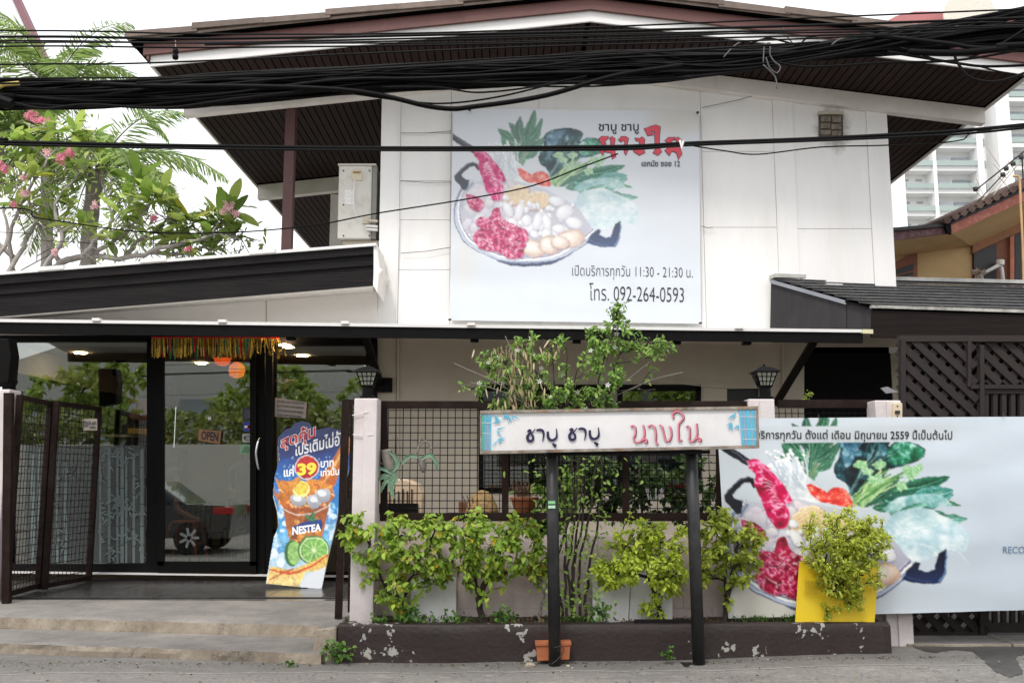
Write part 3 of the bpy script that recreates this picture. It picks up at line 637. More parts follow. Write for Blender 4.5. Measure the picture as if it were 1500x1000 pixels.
# frosted bamboo film on the low part of the left panes, with raised bamboo print
ff = MB(); ff.pbox(38, 652, 213, 824, YW - .012, .004); ff = ff.build('frosted_film', G_frost, f1)
bm_ = MB(); bl = MB(); M_bam = mat('pale_bamboo_film', (.13, .165, .16), .6, .1, 10)
kk = 0
for x, t_ in ((48, 6), (57, 3.5), (70, 4), (84, 3.5), (96, 5), (147, 3), (160, 4), (172, 3), (179, 5), (185, 3.2), (196, 4), (208, 5)):
    kk += 1; y = 824; Yb = YW - .014 - .0006 * kk
    while y > 660 + random.uniform(0, 25):
        h = random.uniform(24, 34); MB.pbox(bm_, x - t_ / 2, max(656, y - h + 1.2), x + t_ / 2, y, Yb, .0005); y -= h
def bleaf(mb, p, ang, L, W, k):
    d = Vector((math.cos(ang), 0, math.sin(ang))); n_ = Vector((-d.z, 0, d.x)); mb.add([p + Vector((0, -k, 0)), p + d * L * .35 + n_ * W + Vector((0, -k, 0)), p + d * L + Vector((0, -k, 0)), p + d * L * .35 - n_ * W + Vector((0, -k, 0))], [(0, 1, 2, 3)])
kk = 0
for cx, cy, nn in ((175, 665, 14), (190, 668, 12), (152, 668, 8), (172, 735, 26), (160, 755, 20), (185, 745, 12), (205, 705, 10), (208, 745, 8), (165, 805, 12), (205, 800, 10), (100, 690, 12), (70, 720, 14), (60, 770, 12), (90, 790, 12), (148, 690, 8), (150, 780, 6), (188, 780, 8)):
    for _ in range(nn):
        kk += 1; a = random.uniform(0, 6.28) if random.random() < .5 else random.choice((-.6, -2.5)) + random.gauss(0, .45)
        bleaf(bl, at(cx + random.gauss(0, 5), cy + random.gauss(0, 7), YW - .024), a, random.uniform(.06, .13), .011, (kk % 40) * .0004)
bm_.build('bamboo_stem', M_bam, ff, kind='stuff'); bl.build('bamboo_leaf_print', M_bam, ff, kind='stuff')
# interior
M_int = mat('interior_cream_wall', (.42, .37, .29), .8, .05, 2); M_ceil = mat('interior_ceiling', (.42, .41, .39), .8, .03, 2)
R_ = B
MB().box(-6.4, 4.9, YW + .05, 18.6, .1, .265).build('interior_floor', mat('interior_floor_tile', (.10, .09, .075), .35, .2, 3), B)
MB().box(-6.4, 4.9, YW + .15, 18.6, 3.2, 3.3).build('interior_ceiling', M_ceil, B)
MB().box(-6.4, 4.9, 18.6, 18.75, .1, 3.3).build('interior_back_wall', M_int, B)
MB().box(-6.5, -6.4, YW, 18.6, .1, 1.0).build('interior_side_wall', M_int, B)
MB().box(-6.5, -6.4, YW, 18.6, 2.85, 3.3).build('interior_side_wall', M_int, B)
w = MB()
for y in (12.65, 14.1, 15.6, 17.1, 18.5): w.box(-6.5, -6.4, y - .06, y + .06, 1.0, 2.85)
wq = w.build('side_window', M_black, B); MB().box(-6.46, -6.45, YW + .1, 18.55, 1.0, 2.85).build('pane', G_dark, wq)
MB().box(-1.9, -1.75, 14.8, 18.6, .26, 3.2).build('partition', M_int, B); MB().box(4.9, 5.02, YW + .04, 18.6, 0, 3.36).build('interior_side_wall', M_int, B)
MB().box(3.1, 3.2, YW + .12, 18.6, .2, 3.2).build('partition', M_int, B)
dl = mat('downlight_glow', (1, .8, .5), .5, 0, emit=(1, .72, .42), estr=60)
for x, y in ((417, 505), (443, 521), (295, 532), (118, 517)):
    p = at(x, y, 14); s_ = (3.19 - H) / (p.z - H); p = Vector((p.x * s_, p.y * s_, 3.185)); MB().lathe(p, [(.08, 0), (.06, .01)], 14).build('downlight', dl, B)

# ------------------------------------------------------------------ right hand canopy (tiled lean-to)
C_ = thing('tiled_canopy', 'dark boarded lean-to canopy with black tiled roof right of the awning', 'canopy', (5, 11.2, 2.8))
pa = at(1129.5, 412, 12.42); pb = at(1240, 443, 11.5); pc = at(1277, 452, 11.2)
pA = at(1128, 481, 12.42); pB = at(1240, 481, 11.5); pC = at(1277, 481, 11.2)
M_slate = mat('dark_fibre_cement', (.036, .033, .036), .6, .12, 3, .1, 25, stretch=(4, 4, .7), dirt=(.05, .045, .046), dscale=2, damt=.6, spec=.15)
MB().prism([pa, pb, pB, pA], (.02, .03, 0)).build('side_board', M_slate, C_)
MB().prism([pb + Vector((.006, 0, 0)), pc, pC, pB + Vector((.006, 0, 0))], (.02, .03, 0)).build('side_board', M_slate, C_)
MB().prism([pa + Vector((-.02, -.03, .02)), pb + Vector((-.02, -.03, .02)), pb + Vector((-.02, -.03, -.03)), pa + Vector((-.02, -.03, -.03))], (.03, .03, 0)).build('side_trim', mat('blue_grey_trim', (.24, .25, .28), .5, .1), C_)
e1 = at(1278, 451.5, 11.15); e2 = at(1640, 463, 11.15); e3 = at(1640, 495, 11.15); e4 = at(1277, 494, 11.15)
MB().prism([e1, e2, e3, e4], (0, .04, 0)).build('fascia_board', mat('dark_brown_fascia', (.016, .012, .011), .6, .25, 3, .2, 14, stretch=(.6, 2, 9), spec=.08), C_)
MB().prism([e1 + Vector((-.02, -.03, .035)), e2 + Vector((0, -.03, .035)), e2 + Vector((0, -.03, .0)), e1 + Vector((-.02, -.03, .0))], (0, .06, 0)).build('eave_flashing', mat('aged_flashing', (.42, .41, .38), .6, .25, 8, dirt=(.1, .09, .08), dscale=6, damt=.7), C_)
r1 = at(1130, 411, 12.46); r2 = at(1640, 424, 14.2)
M_rt = mat('black_roof_tile', (.032, .031, .032), .5, .3, 10, .3, 30, dirt=(.16, .16, .15), dscale=9, damt=.35, rnd=.25)
nr = 9
for k in range(nr):
    a0, a1 = k / nr, (k + 1.12) / nr
    q0 = e1.lerp(r1, a0) + Vector((0, 0, .045)); q1 = e2.lerp(r2, a0) + Vector((0, 0, .045)); q2 = e2.lerp(r2, min(1, a1)) + Vector((0, 0, .02)); q3 = e1.lerp(r1, min(1, a1)) + Vector((0, 0, .02))
    n_ = 14; xs0 = [i / n_ for i in range(n_ + 1)]
    for i in range(n_):
        j0, j1 = i / n_, (i + .985) / n_
        if i and k % 2: j0 -= .5 / n_; j1 -= .5 / n_
        b = MB().prism([q0.lerp(q1, j0), q0.lerp(q1, j1), q3.lerp(q2, j1), q3.lerp(q2, j0)], (0, 0, .014)); b.build('roof_tile', M_rt, C_)
MB().prism([e1, e2, r2, r1], (0, 0, -.02)).build('roof_deck', M_black, C_)
MB().bar(r1 + Vector((0, -.02, .05)), r2 + Vector((0, -.02, .06)), .16, .05).build('ridge_cap', mat('pale_ridge_cap', (.5, .49, .46), .7, .15, 4, dirt=(.2, .19, .17), dscale=3, damt=.6), C_)
MB().pp([(1192, 414), (1235, 416), (1233, 420), (1190, 418)], 12.3, .15).build('loose_board', M_white_met, C_)
# recess under the canopy, coloured near black to stand for its shade
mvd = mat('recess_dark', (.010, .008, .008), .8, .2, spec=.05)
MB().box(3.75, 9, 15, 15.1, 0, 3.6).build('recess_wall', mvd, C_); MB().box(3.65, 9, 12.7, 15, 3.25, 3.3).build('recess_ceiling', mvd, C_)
MB().pp([(1290, 568), (1300, 566), (1316, 574), (1298, 576)], 10.6, .02).build('paper_sheet', mat('grey_sheet', (.25, .25, .26), .6), C_)
# ------------------------------------------------------------------ printed art: hot pot of meat and vegetables
def vnoise(P, f, seed):
    r = np.random.default_rng(seed); f = max(1.2, f); gh, gw = int(P.h / f) + 3, int(P.w / f) + 3; g_ = r.random((gh, gw)); y = P.yy / f; x = P.xx / f
    iy = y.astype(int); ix = x.astype(int); fy = y - iy; fx = x - ix; fy = fy * fy * (3 - 2 * fy); fx = fx * fx * (3 - 2 * fx)
    return (g_[iy, ix] * (1 - fx) + g_[iy, ix + 1] * fx) * (1 - fy) + (g_[iy + 1, ix] * (1 - fx) + g_[iy + 1, ix + 1] * fx) * fy
def tex(P, pts, ramp, size, seed=0, a=1.0, ridge=False, ang=0, smooth=True):
    """fill a shape with a noise-driven colour ramp [(t, rgb)..]"""
    if smooth: pts = [(q.x, q.y) for q in catmull([Vector((x, y, 0)) for x, y in pts + [pts[0]]], 4)]
    q = P.T(pts); xs = [p[0] for p in q]; ys = [p[1] for p in q]; x0, x1 = max(0, int(min(xs))), min(P.w, int(max(xs)) + 2); y0, y1 = max(0, int(min(ys))), min(P.h, int(max(ys)) + 2)
    if x1 <= x0 or y1 <= y0: return
    k = P.M[0] * size; n_ = vnoise(P, 34 * k, seed) * .5 + vnoise(P, 15 * k, seed + 1) * .3 + vnoise(P, 7 * k, seed + 2) * .2
    if ridge: n_ = np.abs(n_ - .5) * 3.4
    else: n_ = (n_ - .5) * 1.9 + .5
    n_ = np.clip(n_, 0, 1)[y0:y1, x0:x1]; m = P._in(q, x0, x1, y0, y1)[..., None] * a
    c = np.stack([np.interp(n_, [t for t, _ in ramp], [v[i] for _, v in ramp]) for i in range(3)], 2); P.a[y0:y1, x0:x1] = P.a[y0:y1, x0:x1] * (1 - m) + c * m
def leaf2(P, b, t, w, bend, cd, cl, r, veins=True, ns=7):
    bx, by = b; tx, ty = t; dx, dy = tx - bx, ty - by; L = math.hypot(dx, dy); nx, ny = -dy / L, dx / L; mx, my = (bx + tx) / 2 + nx * bend, (by + ty) / 2 + ny * bend
    def ctr(f): a = (1 - f) ** 2; c = 2 * f * (1 - f); d = f * f; return a * bx + c * mx + d * tx, a * by + c * my + d * ty
    def wd(f): return w / 2 * (math.sin(math.pi * min(1, f ** .8 * .97 + .02)) ** .75)
    N = 12; rows = []
    jit = [r.uniform(.8, 1.12) for _ in range(N + 1)]
    for k in range(ns + 1): s_ = -1 + 2 * k / ns; rows.append([(ctr(i / N)[0] + nx * s_ * wd(i / N) * jit[i], ctr(i / N)[1] + ny * s_ * wd(i / N) * jit[i]) for i in range(N + 1)])
    for k in range(ns):
        s_ = abs((k + .5) / ns - .42) * 2; f = min(1, max(0, s_ * .75 + r.uniform(-.2, .25))); c = tuple(cl[i] * f + cd[i] * (1 - f) for i in range(3))
        for i in range(N): g_ = r.uniform(.86, 1.12); P.poly([rows[k][i], rows[k][i + 1], rows[k + 1][i + 1], rows[k + 1][i]], tuple(v * g_ for v in c))
    if veins:
        P.line([ctr(0), ctr(.5), ctr(.96)], [max(2, w * .07), max(1.2, w * .02)], tuple(min(255, v * 1.25 + 26) for v in cl), .8)
        for i in range(2, N - 1):
            for sg in (0, ns): a = ctr(i / N); e = rows[sg][min(N, i + 1)]; P.line([a, (a[0] * .15 + e[0] * .85, a[1] * .15 + e[1] * .85)], max(1, w * .018), tuple(min(255, v * 1.15 + 12) for v in cl), .4)
def hotpot(P):
    r = random.Random(5); Zt = lambda l: [(.674 * x - 3.5, .674 * y + 73.5) for x, y in l]; z = lambda x, y: (.674 * x - 3.5, .674 * y + 73.5)
    # water spinach stalks and blades
    for i in range(34):
        x0, y0 = 470 + r.uniform(-20, 26), 350 + r.uniform(-30, 10); x1 = r.uniform(390, 610); y1 = r.uniform(120, 200); P.line([z(x0, y0), z((x0 + x1) / 2 + r.uniform(-14, 14), (y0 + y1) / 2), z(x1, y1)], r.uniform(2, 5), (r.randint(70, 150), r.randint(120, 176), r.randint(96, 130)))
    for bx, by, tx, ty, w, bd in ((440, 230, 300, 225, 34, -20), (430, 200, 330, 110, 40, 12), (470, 200, 400, 60, 40, 14), (480, 190, 470, 20, 44, -10), (500, 190, 560, -20, 46, 10), (505, 220, 610, 30, 42, 18), (500, 250, 625, 150, 36, 16), (520, 300, 600, 200, 26, 10), (450, 240, 350, 160, 40, -14), (480, 260, 540, 100, 30, 8), (470, 300, 500, 140, 20, 4), (500, 300, 640, 120, 24, 20)):
        leaf2(P, z(bx, by), z(tx, ty), w, bd, (24 + r.randint(0, 16), 70 + r.randint(0, 20), 60), (96, 150, 122), r)
    # dark kale mass
    tex(P, Zt([(600, 330), (585, 280), (618, 215), (620, 150), (660, 110), (730, 96), (820, 98), (868, 130), (850, 180), (900, 150), (990, 170), (1016, 205), (985, 250), (900, 280), (840, 300), (790, 380), (740, 460), (680, 440), (640, 360)]), [(0, (10, 26, 34)), (.4, (22, 52, 62)), (.62, (40, 84, 92)), (.85, (92, 142, 158)), (1, (150, 190, 200))], .9, 11)
    tex(P, Zt([(640, 150), (690, 118), (760, 112), (720, 170), (680, 250), (650, 280), (632, 230)]), [(0, (34, 74, 96)), (.6, (84, 134, 158)), (1, (170, 206, 216))], .8, 12, .85)
    tex(P, Zt([(840, 200), (900, 160), (980, 172), (1014, 206), (985, 246), (900, 270), (850, 260)]), [(0, (14, 78, 56)), (.5, (40, 128, 92)), (.8, (110, 184, 160)), (1, (190, 226, 216))], .7, 14)
    for i in range(16): a = r.uniform(0, 1); P.line([z(650 + r.uniform(-10, 20), 420), z(690 + a * 60, 300), z(700 + a * 220, 170 + r.uniform(-30, 60))], r.uniform(1.5, 4), r.choice(((120, 170, 170), (16, 40, 50), (70, 130, 110), (180, 214, 206))), .6)
    # choy leaves to the right
    for bx, by, tx, ty, w, bd, cd, cl in ((830, 400, 1130, 330, 70, 20, (14, 74, 54), (80, 152, 120)), (800, 440, 1150, 420, 86, 46, (16, 84, 66), (96, 166, 146)), (960, 420, 1146, 400, 90, 24, (30, 110, 96), (150, 206, 200)), (820, 470, 1100, 400, 60, 30, (60, 130, 110), (160, 204, 190)), (820, 470, 1212, 536, 90, 44, (26, 104, 78), (150, 200, 180)), (1050, 430, 1180, 474, 26, 6, (24, 90, 60), (90, 160, 110)), (700, 470, 900, 330, 50, 18, (20, 66, 54), (76, 136, 106)), (760, 480, 960, 440, 46, 14, (24, 76, 60), (90, 150, 120))):
        leaf2(P, z(bx, by), z(tx, ty), w * .674 * 1.2, bd, cd, cl, r)
    tex(P, Zt([(810, 490), (860, 440), (960, 414), (1050, 412), (1100, 430), (1140, 470), (1080, 476), (1000, 456), (920, 470), (860, 500)]), [(0, (120, 176, 176)), (.5, (168, 208, 208)), (1, (222, 238, 240))], .8, 21, .92)
    # stems
    for i in range(26): x0, y0 = 650 + r.uniform(0, 60), 460 + r.uniform(-20, 20); x1, y1 = r.uniform(760, 960), r.uniform(280, 370); P.line([z(x0, y0), z((x0 + x1) / 2, (y0 + y1) / 2 + r.uniform(-24, 6)), z(x1, y1)], r.uniform(2.5, 6.5), r.choice(((128, 176, 110), (160, 200, 140), (86, 140, 84), (60, 110, 70), (190, 214, 160))))
    # celery leaf tufts, jagged
    for cx, cy, n_, rr in ((720, 270, 8, 42), (780, 340, 9, 46), (800, 270, 8, 36), (955, 310, 10, 52), (905, 375, 7, 36), (990, 290, 6, 36), (745, 300, 6, 30), (930, 290, 7, 30)):
        for k in range(n_): a = 6.28 * k / n_ + r.uniform(-.3, .3); leaf2(P, z(cx, cy), z(cx + rr * math.cos(a) * r.uniform(.6, 1.1), cy + rr * .75 * math.sin(a) * r.uniform(.6, 1.1)), r.uniform(14, 22), r.uniform(-4, 4), (100, 166, 104), (186, 222, 176), r, True, 4)
    # noodles and cabbage, almost white
    tex(P, Zt([(840, 520), (900, 490), (1000, 480), (1100, 520), (1180, 570), (1210, 640), (1190, 700), (1100, 690), (1040, 720), (960, 740), (880, 730), (820, 680), (810, 590)]), [(0, (176, 206, 216)), (.4, (206, 226, 232)), (.8, (232, 241, 244)), (1, (246, 250, 250))], 1.1, 31, .92)
    for i in range(90):
        x, y = r.uniform(830, 1150), r.uniform(500, 700); a = r.uniform(-.4, .8); L = r.uniform(50, 130); P.line([z(x, y), z(x + L * .5 * math.cos(a), y + L * .5 * math.sin(a) - 10), z(x + L * math.cos(a), y + L * math.sin(a))], [.8, r.uniform(1.5, 5), .8], r.choice(((244, 249, 250), (190, 216, 224), (214, 232, 230), (166, 204, 204))), .45)
    # enoki
    tex(P, Zt([(320, 260), (380, 240), (440, 300), (500, 360), (520, 440), (440, 470), (380, 470), (330, 360)]), [(0, (206, 214, 222)), (1, (246, 248, 250))], .5, 33)
    for i in range(50):
        x0, y0 = 400 + r.uniform(-70, 60), 350 + r.uniform(-20, 40); x1, y1 = x0 + r.uniform(-80, 0), y0 - r.uniform(60, 150); P.line([z(x0, y0), z((x0 + x1) / 2 + 10, (y0 + y1) / 2), z(x1, y1)], 4.5, r.choice(((238, 241, 244), (214, 222, 230), (190, 202, 214)))); P.blob(*z(x1, y1), 6, 4.5, (244, 246, 248))
    # pot
    rim = [(108, 372), (72, 425), (56, 490), (62, 555), (96, 615), (150, 655), (230, 690), (320, 704), (410, 700), (490, 678), (570, 630), (632, 578)]
    P.line([(170, 676), (250, 710), (340, 722), (440, 712), (530, 672), (580, 636)], [2, 16, 24, 22, 12, 2], (24, 36, 70))
    P.poly([(110, 375)] + rim[1:] + [(560, 480), (420, 400), (250, 360)], (204, 206, 216), 1, (170, 170, 188))
    off = lambda d: [(a + (d if a < 330 else -d) * .9, b - d * .7) for a, b in rim]
    P.line(rim, 32, (140, 150, 178)); P.line(off(-9), 8, (196, 206, 224)); P.line(off(-15), 3.5, (64, 78, 118)); P.line(off(2), 9, (244, 247, 250)); P.line(off(9), 5, (120, 110, 140)); P.line(off(13), 3, (224, 220, 232))
    # handles: rounded frames
    hl_ = Zt([(215, 372), (208, 330), (180, 318), (140, 330), (80, 385), (62, 412), (66, 440), (100, 475), (118, 500), (140, 500), (150, 470), (152, 440), (112, 420), (106, 404), (122, 384), (160, 352), (190, 350), (204, 376)])
    P.poly(hl_, (20, 22, 32), 1, (36, 40, 56)); P.line(Zt([(76, 395), (130, 345), (178, 324), (200, 330)]), 3, (96, 102, 124), .9)
    hr_ = Zt([(888, 820), (920, 770), (960, 735), (980, 748), (970, 775), (1010, 792), (1044, 782), (1056, 740), (1068, 700), (1104, 680), (1112, 720), (1100, 800), (1070, 846), (1000, 850), (930, 836)])
    P.poly(hr_, (18, 22, 40), 1, (30, 52, 100)); P.line(Zt([(1104, 690), (1106, 740), (1092, 800), (1062, 838)]), 4, (120, 160, 200), .9); P.line(Zt([(900, 800), (960, 828), (1030, 838)]), 3, (70, 90, 130), .8)
    # whites inside
    for i in range(60):
        x, y = r.uniform(90, 340), r.uniform(395, 600)
        if x < 120 and y > 560: continue
        P.blob(x, y + 3, r.uniform(14, 30), r.uniform(12, 24), (168, 160, 178), .5, r.uniform(0, 3), jag=.15); P.blob(x, y, r.uniform(14, 30), r.uniform(11, 22), (r.randint(226, 246), r.randint(222, 240), r.randint(228, 242)), .95, r.uniform(0, 3), (202, 198, 212), .15)
    # corn cobs
    for cx, cy, a in ((300, 430, -.5), (385, 455, -.25)):
        P.blob(cx, cy + 4, 64, 44, (170, 130, 110), .7, a, n=18); P.blob(cx, cy, 60, 40, (240, 226, 204), 1, a, (226, 198, 168), .03, 18)
        for i in range(-5, 6):
            for j in range(-4, 5):
                X, Y_ = i * 10.5, j * 9
                if X * X / 3000 + Y_ * Y_ / 1300 < 1: x, y = cx + X * math.cos(a) - Y_ * math.sin(a), cy + X * math.sin(a) + Y_ * math.cos(a); P.blob(x, y + 1, 5, 4.4, (206, 150, 96), .9, a); P.blob(x - .6, y - .6, 4.2, 3.4, (248, 226, 184), .95, a)
    # crinkle cut red pepper
    for pts_, s_ in (([(455, 360), (475, 358), (500, 372), (540, 392), (560, 420), (555, 450), (520, 446), (495, 430), (470, 405)], 41), ([(552, 396), (580, 376), (625, 380), (655, 410), (668, 470), (630, 470), (590, 462), (556, 448)], 42)):
        tex(P, Zt(pts_), [(0, (206, 40, 40)), (.5, (236, 74, 66)), (.9, (250, 136, 118)), (1, (255, 200, 186))], .45, s_)
    for i in range(13): P.line([z(600, 425), z(600 + 62 * math.cos(i * .5), 425 + 44 * math.sin(i * .5))], 2, (250, 150, 130), .6)
    # mushrooms and eggs
    for x, y, ax, ay, an in tuple((r.uniform(240, 540), r.uniform(450, 600), r.uniform(9, 20), r.uniform(9, 20), r.uniform(-1, 1)) for _ in range(46)) + ((265, 490, 22, 46, -.5), (315, 498, 22, 48, .35), (355, 560, 26, 42, -.7), (392, 540, 22, 48, .25), (430, 545, 22, 50, -.2), (470, 455, 42, 26, .2), (505, 500, 50, 34, -.5), (345, 535, 28, 28, 0), (430, 592, 26, 28, 0), (380, 592, 24, 20, .6), (285, 545, 26, 24, .3), (255, 440, 22, 14, .4), (545, 545, 44, 30, .3), (480, 570, 34, 24, -.2)):
        P.blob(x + 2, y + 5, ax * .82, ay * .82, (150, 146, 166), .5, an, jag=.1, n=14)
        for q, cc in ((1, (216, 212, 220)), (.86, (230, 228, 234)), (.66, (238, 240, 245)), (.4, (251, 252, 253))): P.blob(x - ax * (1 - q) * .35, y - ay * (1 - q) * .35, ax * q * .82, ay * q * .82, cc, 1, an, jag=.07, n=14)
    # fish balls and tofu
    for x, y, ax, ay, an in ((375, 655, 50, 36, .2), (440, 640, 44, 38, .5), (530, 612, 60, 36, -.15), (488, 628, 40, 30, .1)):
        P.blob(x + 1, y + 5, ax + 2, ay, (150, 112, 116), .5, an, jag=.06, n=18)
        for q, cc in ((1, (206, 174, 154)), (.88, (224, 200, 182)), (.7, (238, 222, 208)), (.45, (248, 240, 232))): P.blob(x - ax * (1 - q) * .3, y - ay * (1 - q) * .35, ax * q, ay * q, cc, 1, an, jag=.13, n=13)
    # raw beef, marbled
    beef = [(0, (250, 222, 232)), (.05, (236, 150, 184)), (.14, (206, 44, 104)), (.4, (180, 16, 72)), (1, (112, 6, 42))]
    for n_, (pts_, sz) in enumerate((([(205, 486), (230, 484), (246, 530), (300, 556), (345, 590), (330, 622), (270, 600), (215, 592), (180, 560), (190, 520)], .8), ([(120, 610), (150, 570), (200, 575), (250, 592), (240, 640), (200, 668), (150, 655)], .8), ([(200, 600), (260, 580), (330, 600), (345, 640), (300, 690), (240, 680), (205, 650)], .7), ([(88, 425), (140, 440), (165, 470), (140, 500), (100, 480)], .6), ([(300, 560), (350, 580), (350, 625), (310, 620)], .6), ([(235, 660), (320, 640), (330, 690), (270, 698)], .6), ([(150, 520), (200, 540), (205, 575), (150, 566), (128, 545)], .6))):
        P.poly([(x + 2, y + 6) for x, y in pts_], (90, 20, 50), .5, smooth=True); tex(P, pts_, beef, sz, 50 + n_ * 3, 1, True)
    for i in range(14): x, y = r.gauss(240, 60), r.gauss(600, 34); P.line([(x, y), (x + r.uniform(-20, 20), y + r.uniform(-16, 10)), (x + r.uniform(-44, 44), y + r.uniform(-24, 20))], [1, 4, 1], (255, 236, 242), .8)
    # tongs and lifted slice
    P.poly(Zt([(40, 128), (70, 150), (196, 232), (180, 264), (110, 226), (40, 172)]), (20, 20, 28), 1, (44, 44, 58)); P.line(Zt([(60, 150), (186, 246)]), 3, (120, 124, 144), .8)
    sl = Zt([(180, 240), (212, 228), (250, 250), (300, 300), (345, 350), (382, 430), (370, 450), (352, 452), (372, 490), (356, 556), (320, 566), (300, 556), (262, 500), (240, 440), (212, 360), (214, 310), (186, 280)])
    P.poly([(x + 3, y + 6) for x, y in sl], (150, 120, 140), .4, smooth=True); tex(P, sl, [(0, (252, 214, 228)), (.07, (240, 130, 176)), (.18, (220, 34, 108)), (.6, (200, 12, 86)), (1, (140, 6, 56))], 1.1, 80, 1, True)
    for i in range(9): t = i / 9; P.line([z(232 + t * 90, 330 + t * 170), z(262 + t * 70, 330 + t * 150), z(300 + t * 50, 350 + t * 130)], [1, 4.5, 1], (252, 214, 228), .75)
    P.line(Zt([(186, 250), (240, 260), (300, 320)]), [6, 10, 2], (244, 150, 186), .7)

# ------------------------------------------------------------------ upper wall banner
BN = thing('wall_banner', 'large square hot pot banner with red heading stretched on the white upper wall', 'banner', at(845, 315, YW - .06))
qb = (at(658, 469, YW - .09), at(1027, 474, YW - .09), at(1023.5, 163, YW - .09), at(664, 159, YW - .09))
W_, H_ = 560, 484
P = Paint(W_, H_, (217, 223, 231)); P.soft(W_ * .5, H_ * .85, 420, 260, (212, 220, 231), .7)
ks = W_ / (1027 - 660) / 2.857; P.M = (ks, (650 - 660) * ks * 2.857, (140 - 160) * ks * 2.857)
P.soft(990, 90, 160, 90, (206, 196, 176), .7); P.soft(90, 700, 80, 200, (216, 212, 202), .5)
hotpot(P)
P.organic(1.4, .06, 3); P.a = P.a * .73 + np.array((230, 231, 234)) * .27     # the print is sun-bleached
sheet('banner_sheet', P, qb, M_print, BN, W_ // 2, H_ // 2, .008)
YB = YW - .093; RB = (.008, 0)
# blackletter heading, traced strokes: (zoom 7.5x, origin 830,160)
def z8(x, y): p = at(830 + x / 7.5, 160 + y / 7.5, YB - .006); return p + Vector((0, rip(p, *RB), 0))
glyphs = [[(360, 320), (385, 300), (458, 300), (455, 325), (425, 345), (420, 385), (425, 420), (452, 428), (410, 470), (398, 505), (355, 450), (372, 425), (392, 400), (385, 380), (358, 345)],
 [(470, 320), (500, 300), (533, 325), (522, 400), (540, 520), (502, 545), (488, 480), (420, 470), (450, 430), (482, 425), (485, 345)],
 [(570, 335), (588, 322), (600, 300), (650, 300), (680, 322), (668, 380), (680, 440), (650, 508), (632, 470), (640, 400), (636, 345), (605, 345), (598, 362)],
 [(752, 318), (775, 318), (800, 325), (830, 305), (860, 332), (848, 410), (858, 480), (797, 508), (740, 470), (730, 425), (760, 425), (800, 440), (800, 350), (765, 350)],
 [(852, 215), (880, 208), (935, 185), (980, 172), (1030, 195), (1020, 300), (1020, 420), (1045, 470), (1000, 508), (950, 480), (975, 440), (965, 240), (925, 245), (925, 262), (952, 262), (948, 285), (890, 290)],
 [(1082, 345), (1120, 312), (1190, 310), (1178, 340), (1150, 350), (1148, 380), (1145, 420), (1195, 425), (1215, 440), (1150, 470), (1128, 510), (1080, 455), (1115, 420), (1120, 385)],
 [(1190, 335), (1222, 308), (1262, 340), (1245, 420), (1268, 490), (1228, 552), (1208, 480), (1170, 465), (1205, 432), (1212, 352)]]
hl = MB(); ho = MB()
for gi, gl in enumerate(glyphs):
    cx = sum(p[0] for p in gl) / len(gl); cy = sum(p[1] for p in gl) / len(gl)
    n_ = len(gl); area = sum(gl[i][0] * gl[(i + 1) % n_][1] - gl[(i + 1) % n_][0] * gl[i][1] for i in range(n_)); sg = 1 if area > 0 else -1
    ex = []
    for i in range(n_):
        a = Vector(gl[i - 1]); b = Vector(gl[i]); c = Vector(gl[(i + 1) % n_]); n1 = Vector(((b - a).y, -(b - a).x)).normalized() * sg; n2 = Vector(((c - b).y, -(c - b).x)).normalized() * sg
        m_ = (n1 + n2); m_ = m_ / max(.5, m_.length_squared / 2) if m_.length > .1 else n1; ex.append(b + m_ * 5)
    ho.prism([z8(*p) + Vector((0, .0035 - .0002 * gi, 0)) for p in ex], (0, .0004, 0)); hl.prism([z8(*p) + Vector((0, -.0003 * gi, 0)) for p in gl], (0, .0008, 0))
ho.build('lettering_outline', M_navy, BN, kind='stuff'); hl.build('lettering', M_red, BN, kind='stuff')
def tq(x0, y0, x1, y1, Y, sl=0): return pquad(x0, y0, x1, y1, Y, sl)
text('ชาบู', tq(877, 182, 903, 196.5, YB), M_navy, BN, .014, .002, rp=RB); text('ชาบู', tq(910, 182, 935.5, 196.5, YB), M_navy, BN, .014, .002, rp=RB)
text('เอกมัย ซอย 12', tq(940, 235, 996, 244, YB), M_ink, BN, .02, .002, rp=RB)
text('เปิดบริการทุกวัน 11:30 - 21:30 น.', tq(838, 387, 1015, 409, YB, -3), M_ink, BN, -.012, .002, rp=RB)
text('โทร. 092-264-0593', tq(863, 414, 1002, 440, YB, -3), M_ink, BN, -.008, .002, rp=RB)
ey = MB()
for x, y in ((662, 160), (688, 161), (1022, 165), (659, 468), (1026, 473)): ey.lathe(at(x, y, YW - .14), [(.02, -.01), (.02, .01)], 8)
ey.build('eyelet_hook', M_bark, BN, kind='stuff')

# ------------------------------------------------------------------ lower street banner, tied along the fence
BL = thing('street_banner', 'long pale blue hot pot banner with a black announcement line, tied along the fence', 'banner', at(1280, 760, 8.62))
YS = 8.62
assert True
W_, H_ = 760, 378
qs = (at(1067, 905, YS), at(1650, 889, YS), at(1650, 609, YS), at(1050, 612.5, YS))
k2 = W_ / 594.; P = Paint(W_, H_, (208, 216, 223)); P.soft(W_ * .75, H_ * .5, 330, 300, (202, 212, 222), .9)
def setM(P): P.M = (k2 / 2.777 * 1.277, (60 / 2.777 + 1020 - 1056) * k2, (-205 / 2.777 + 640 - 611) * k2)
setM(P); P.soft(130, 700, 200, 160, (206, 200, 186), .8); hotpot(P)
P.organic(1.6, .06, 5); P.a = np.clip((P.a - 128) * 1.14 + 124, 0, 255)
P.M = (k2, -1056 * k2, -611 * k2); P.poly([(1056, 623.5), (1405, 624), (1405, 649), (1056, 649)], (212, 220, 226))
for x in np.arange(1056, 1640, 3.0): pass
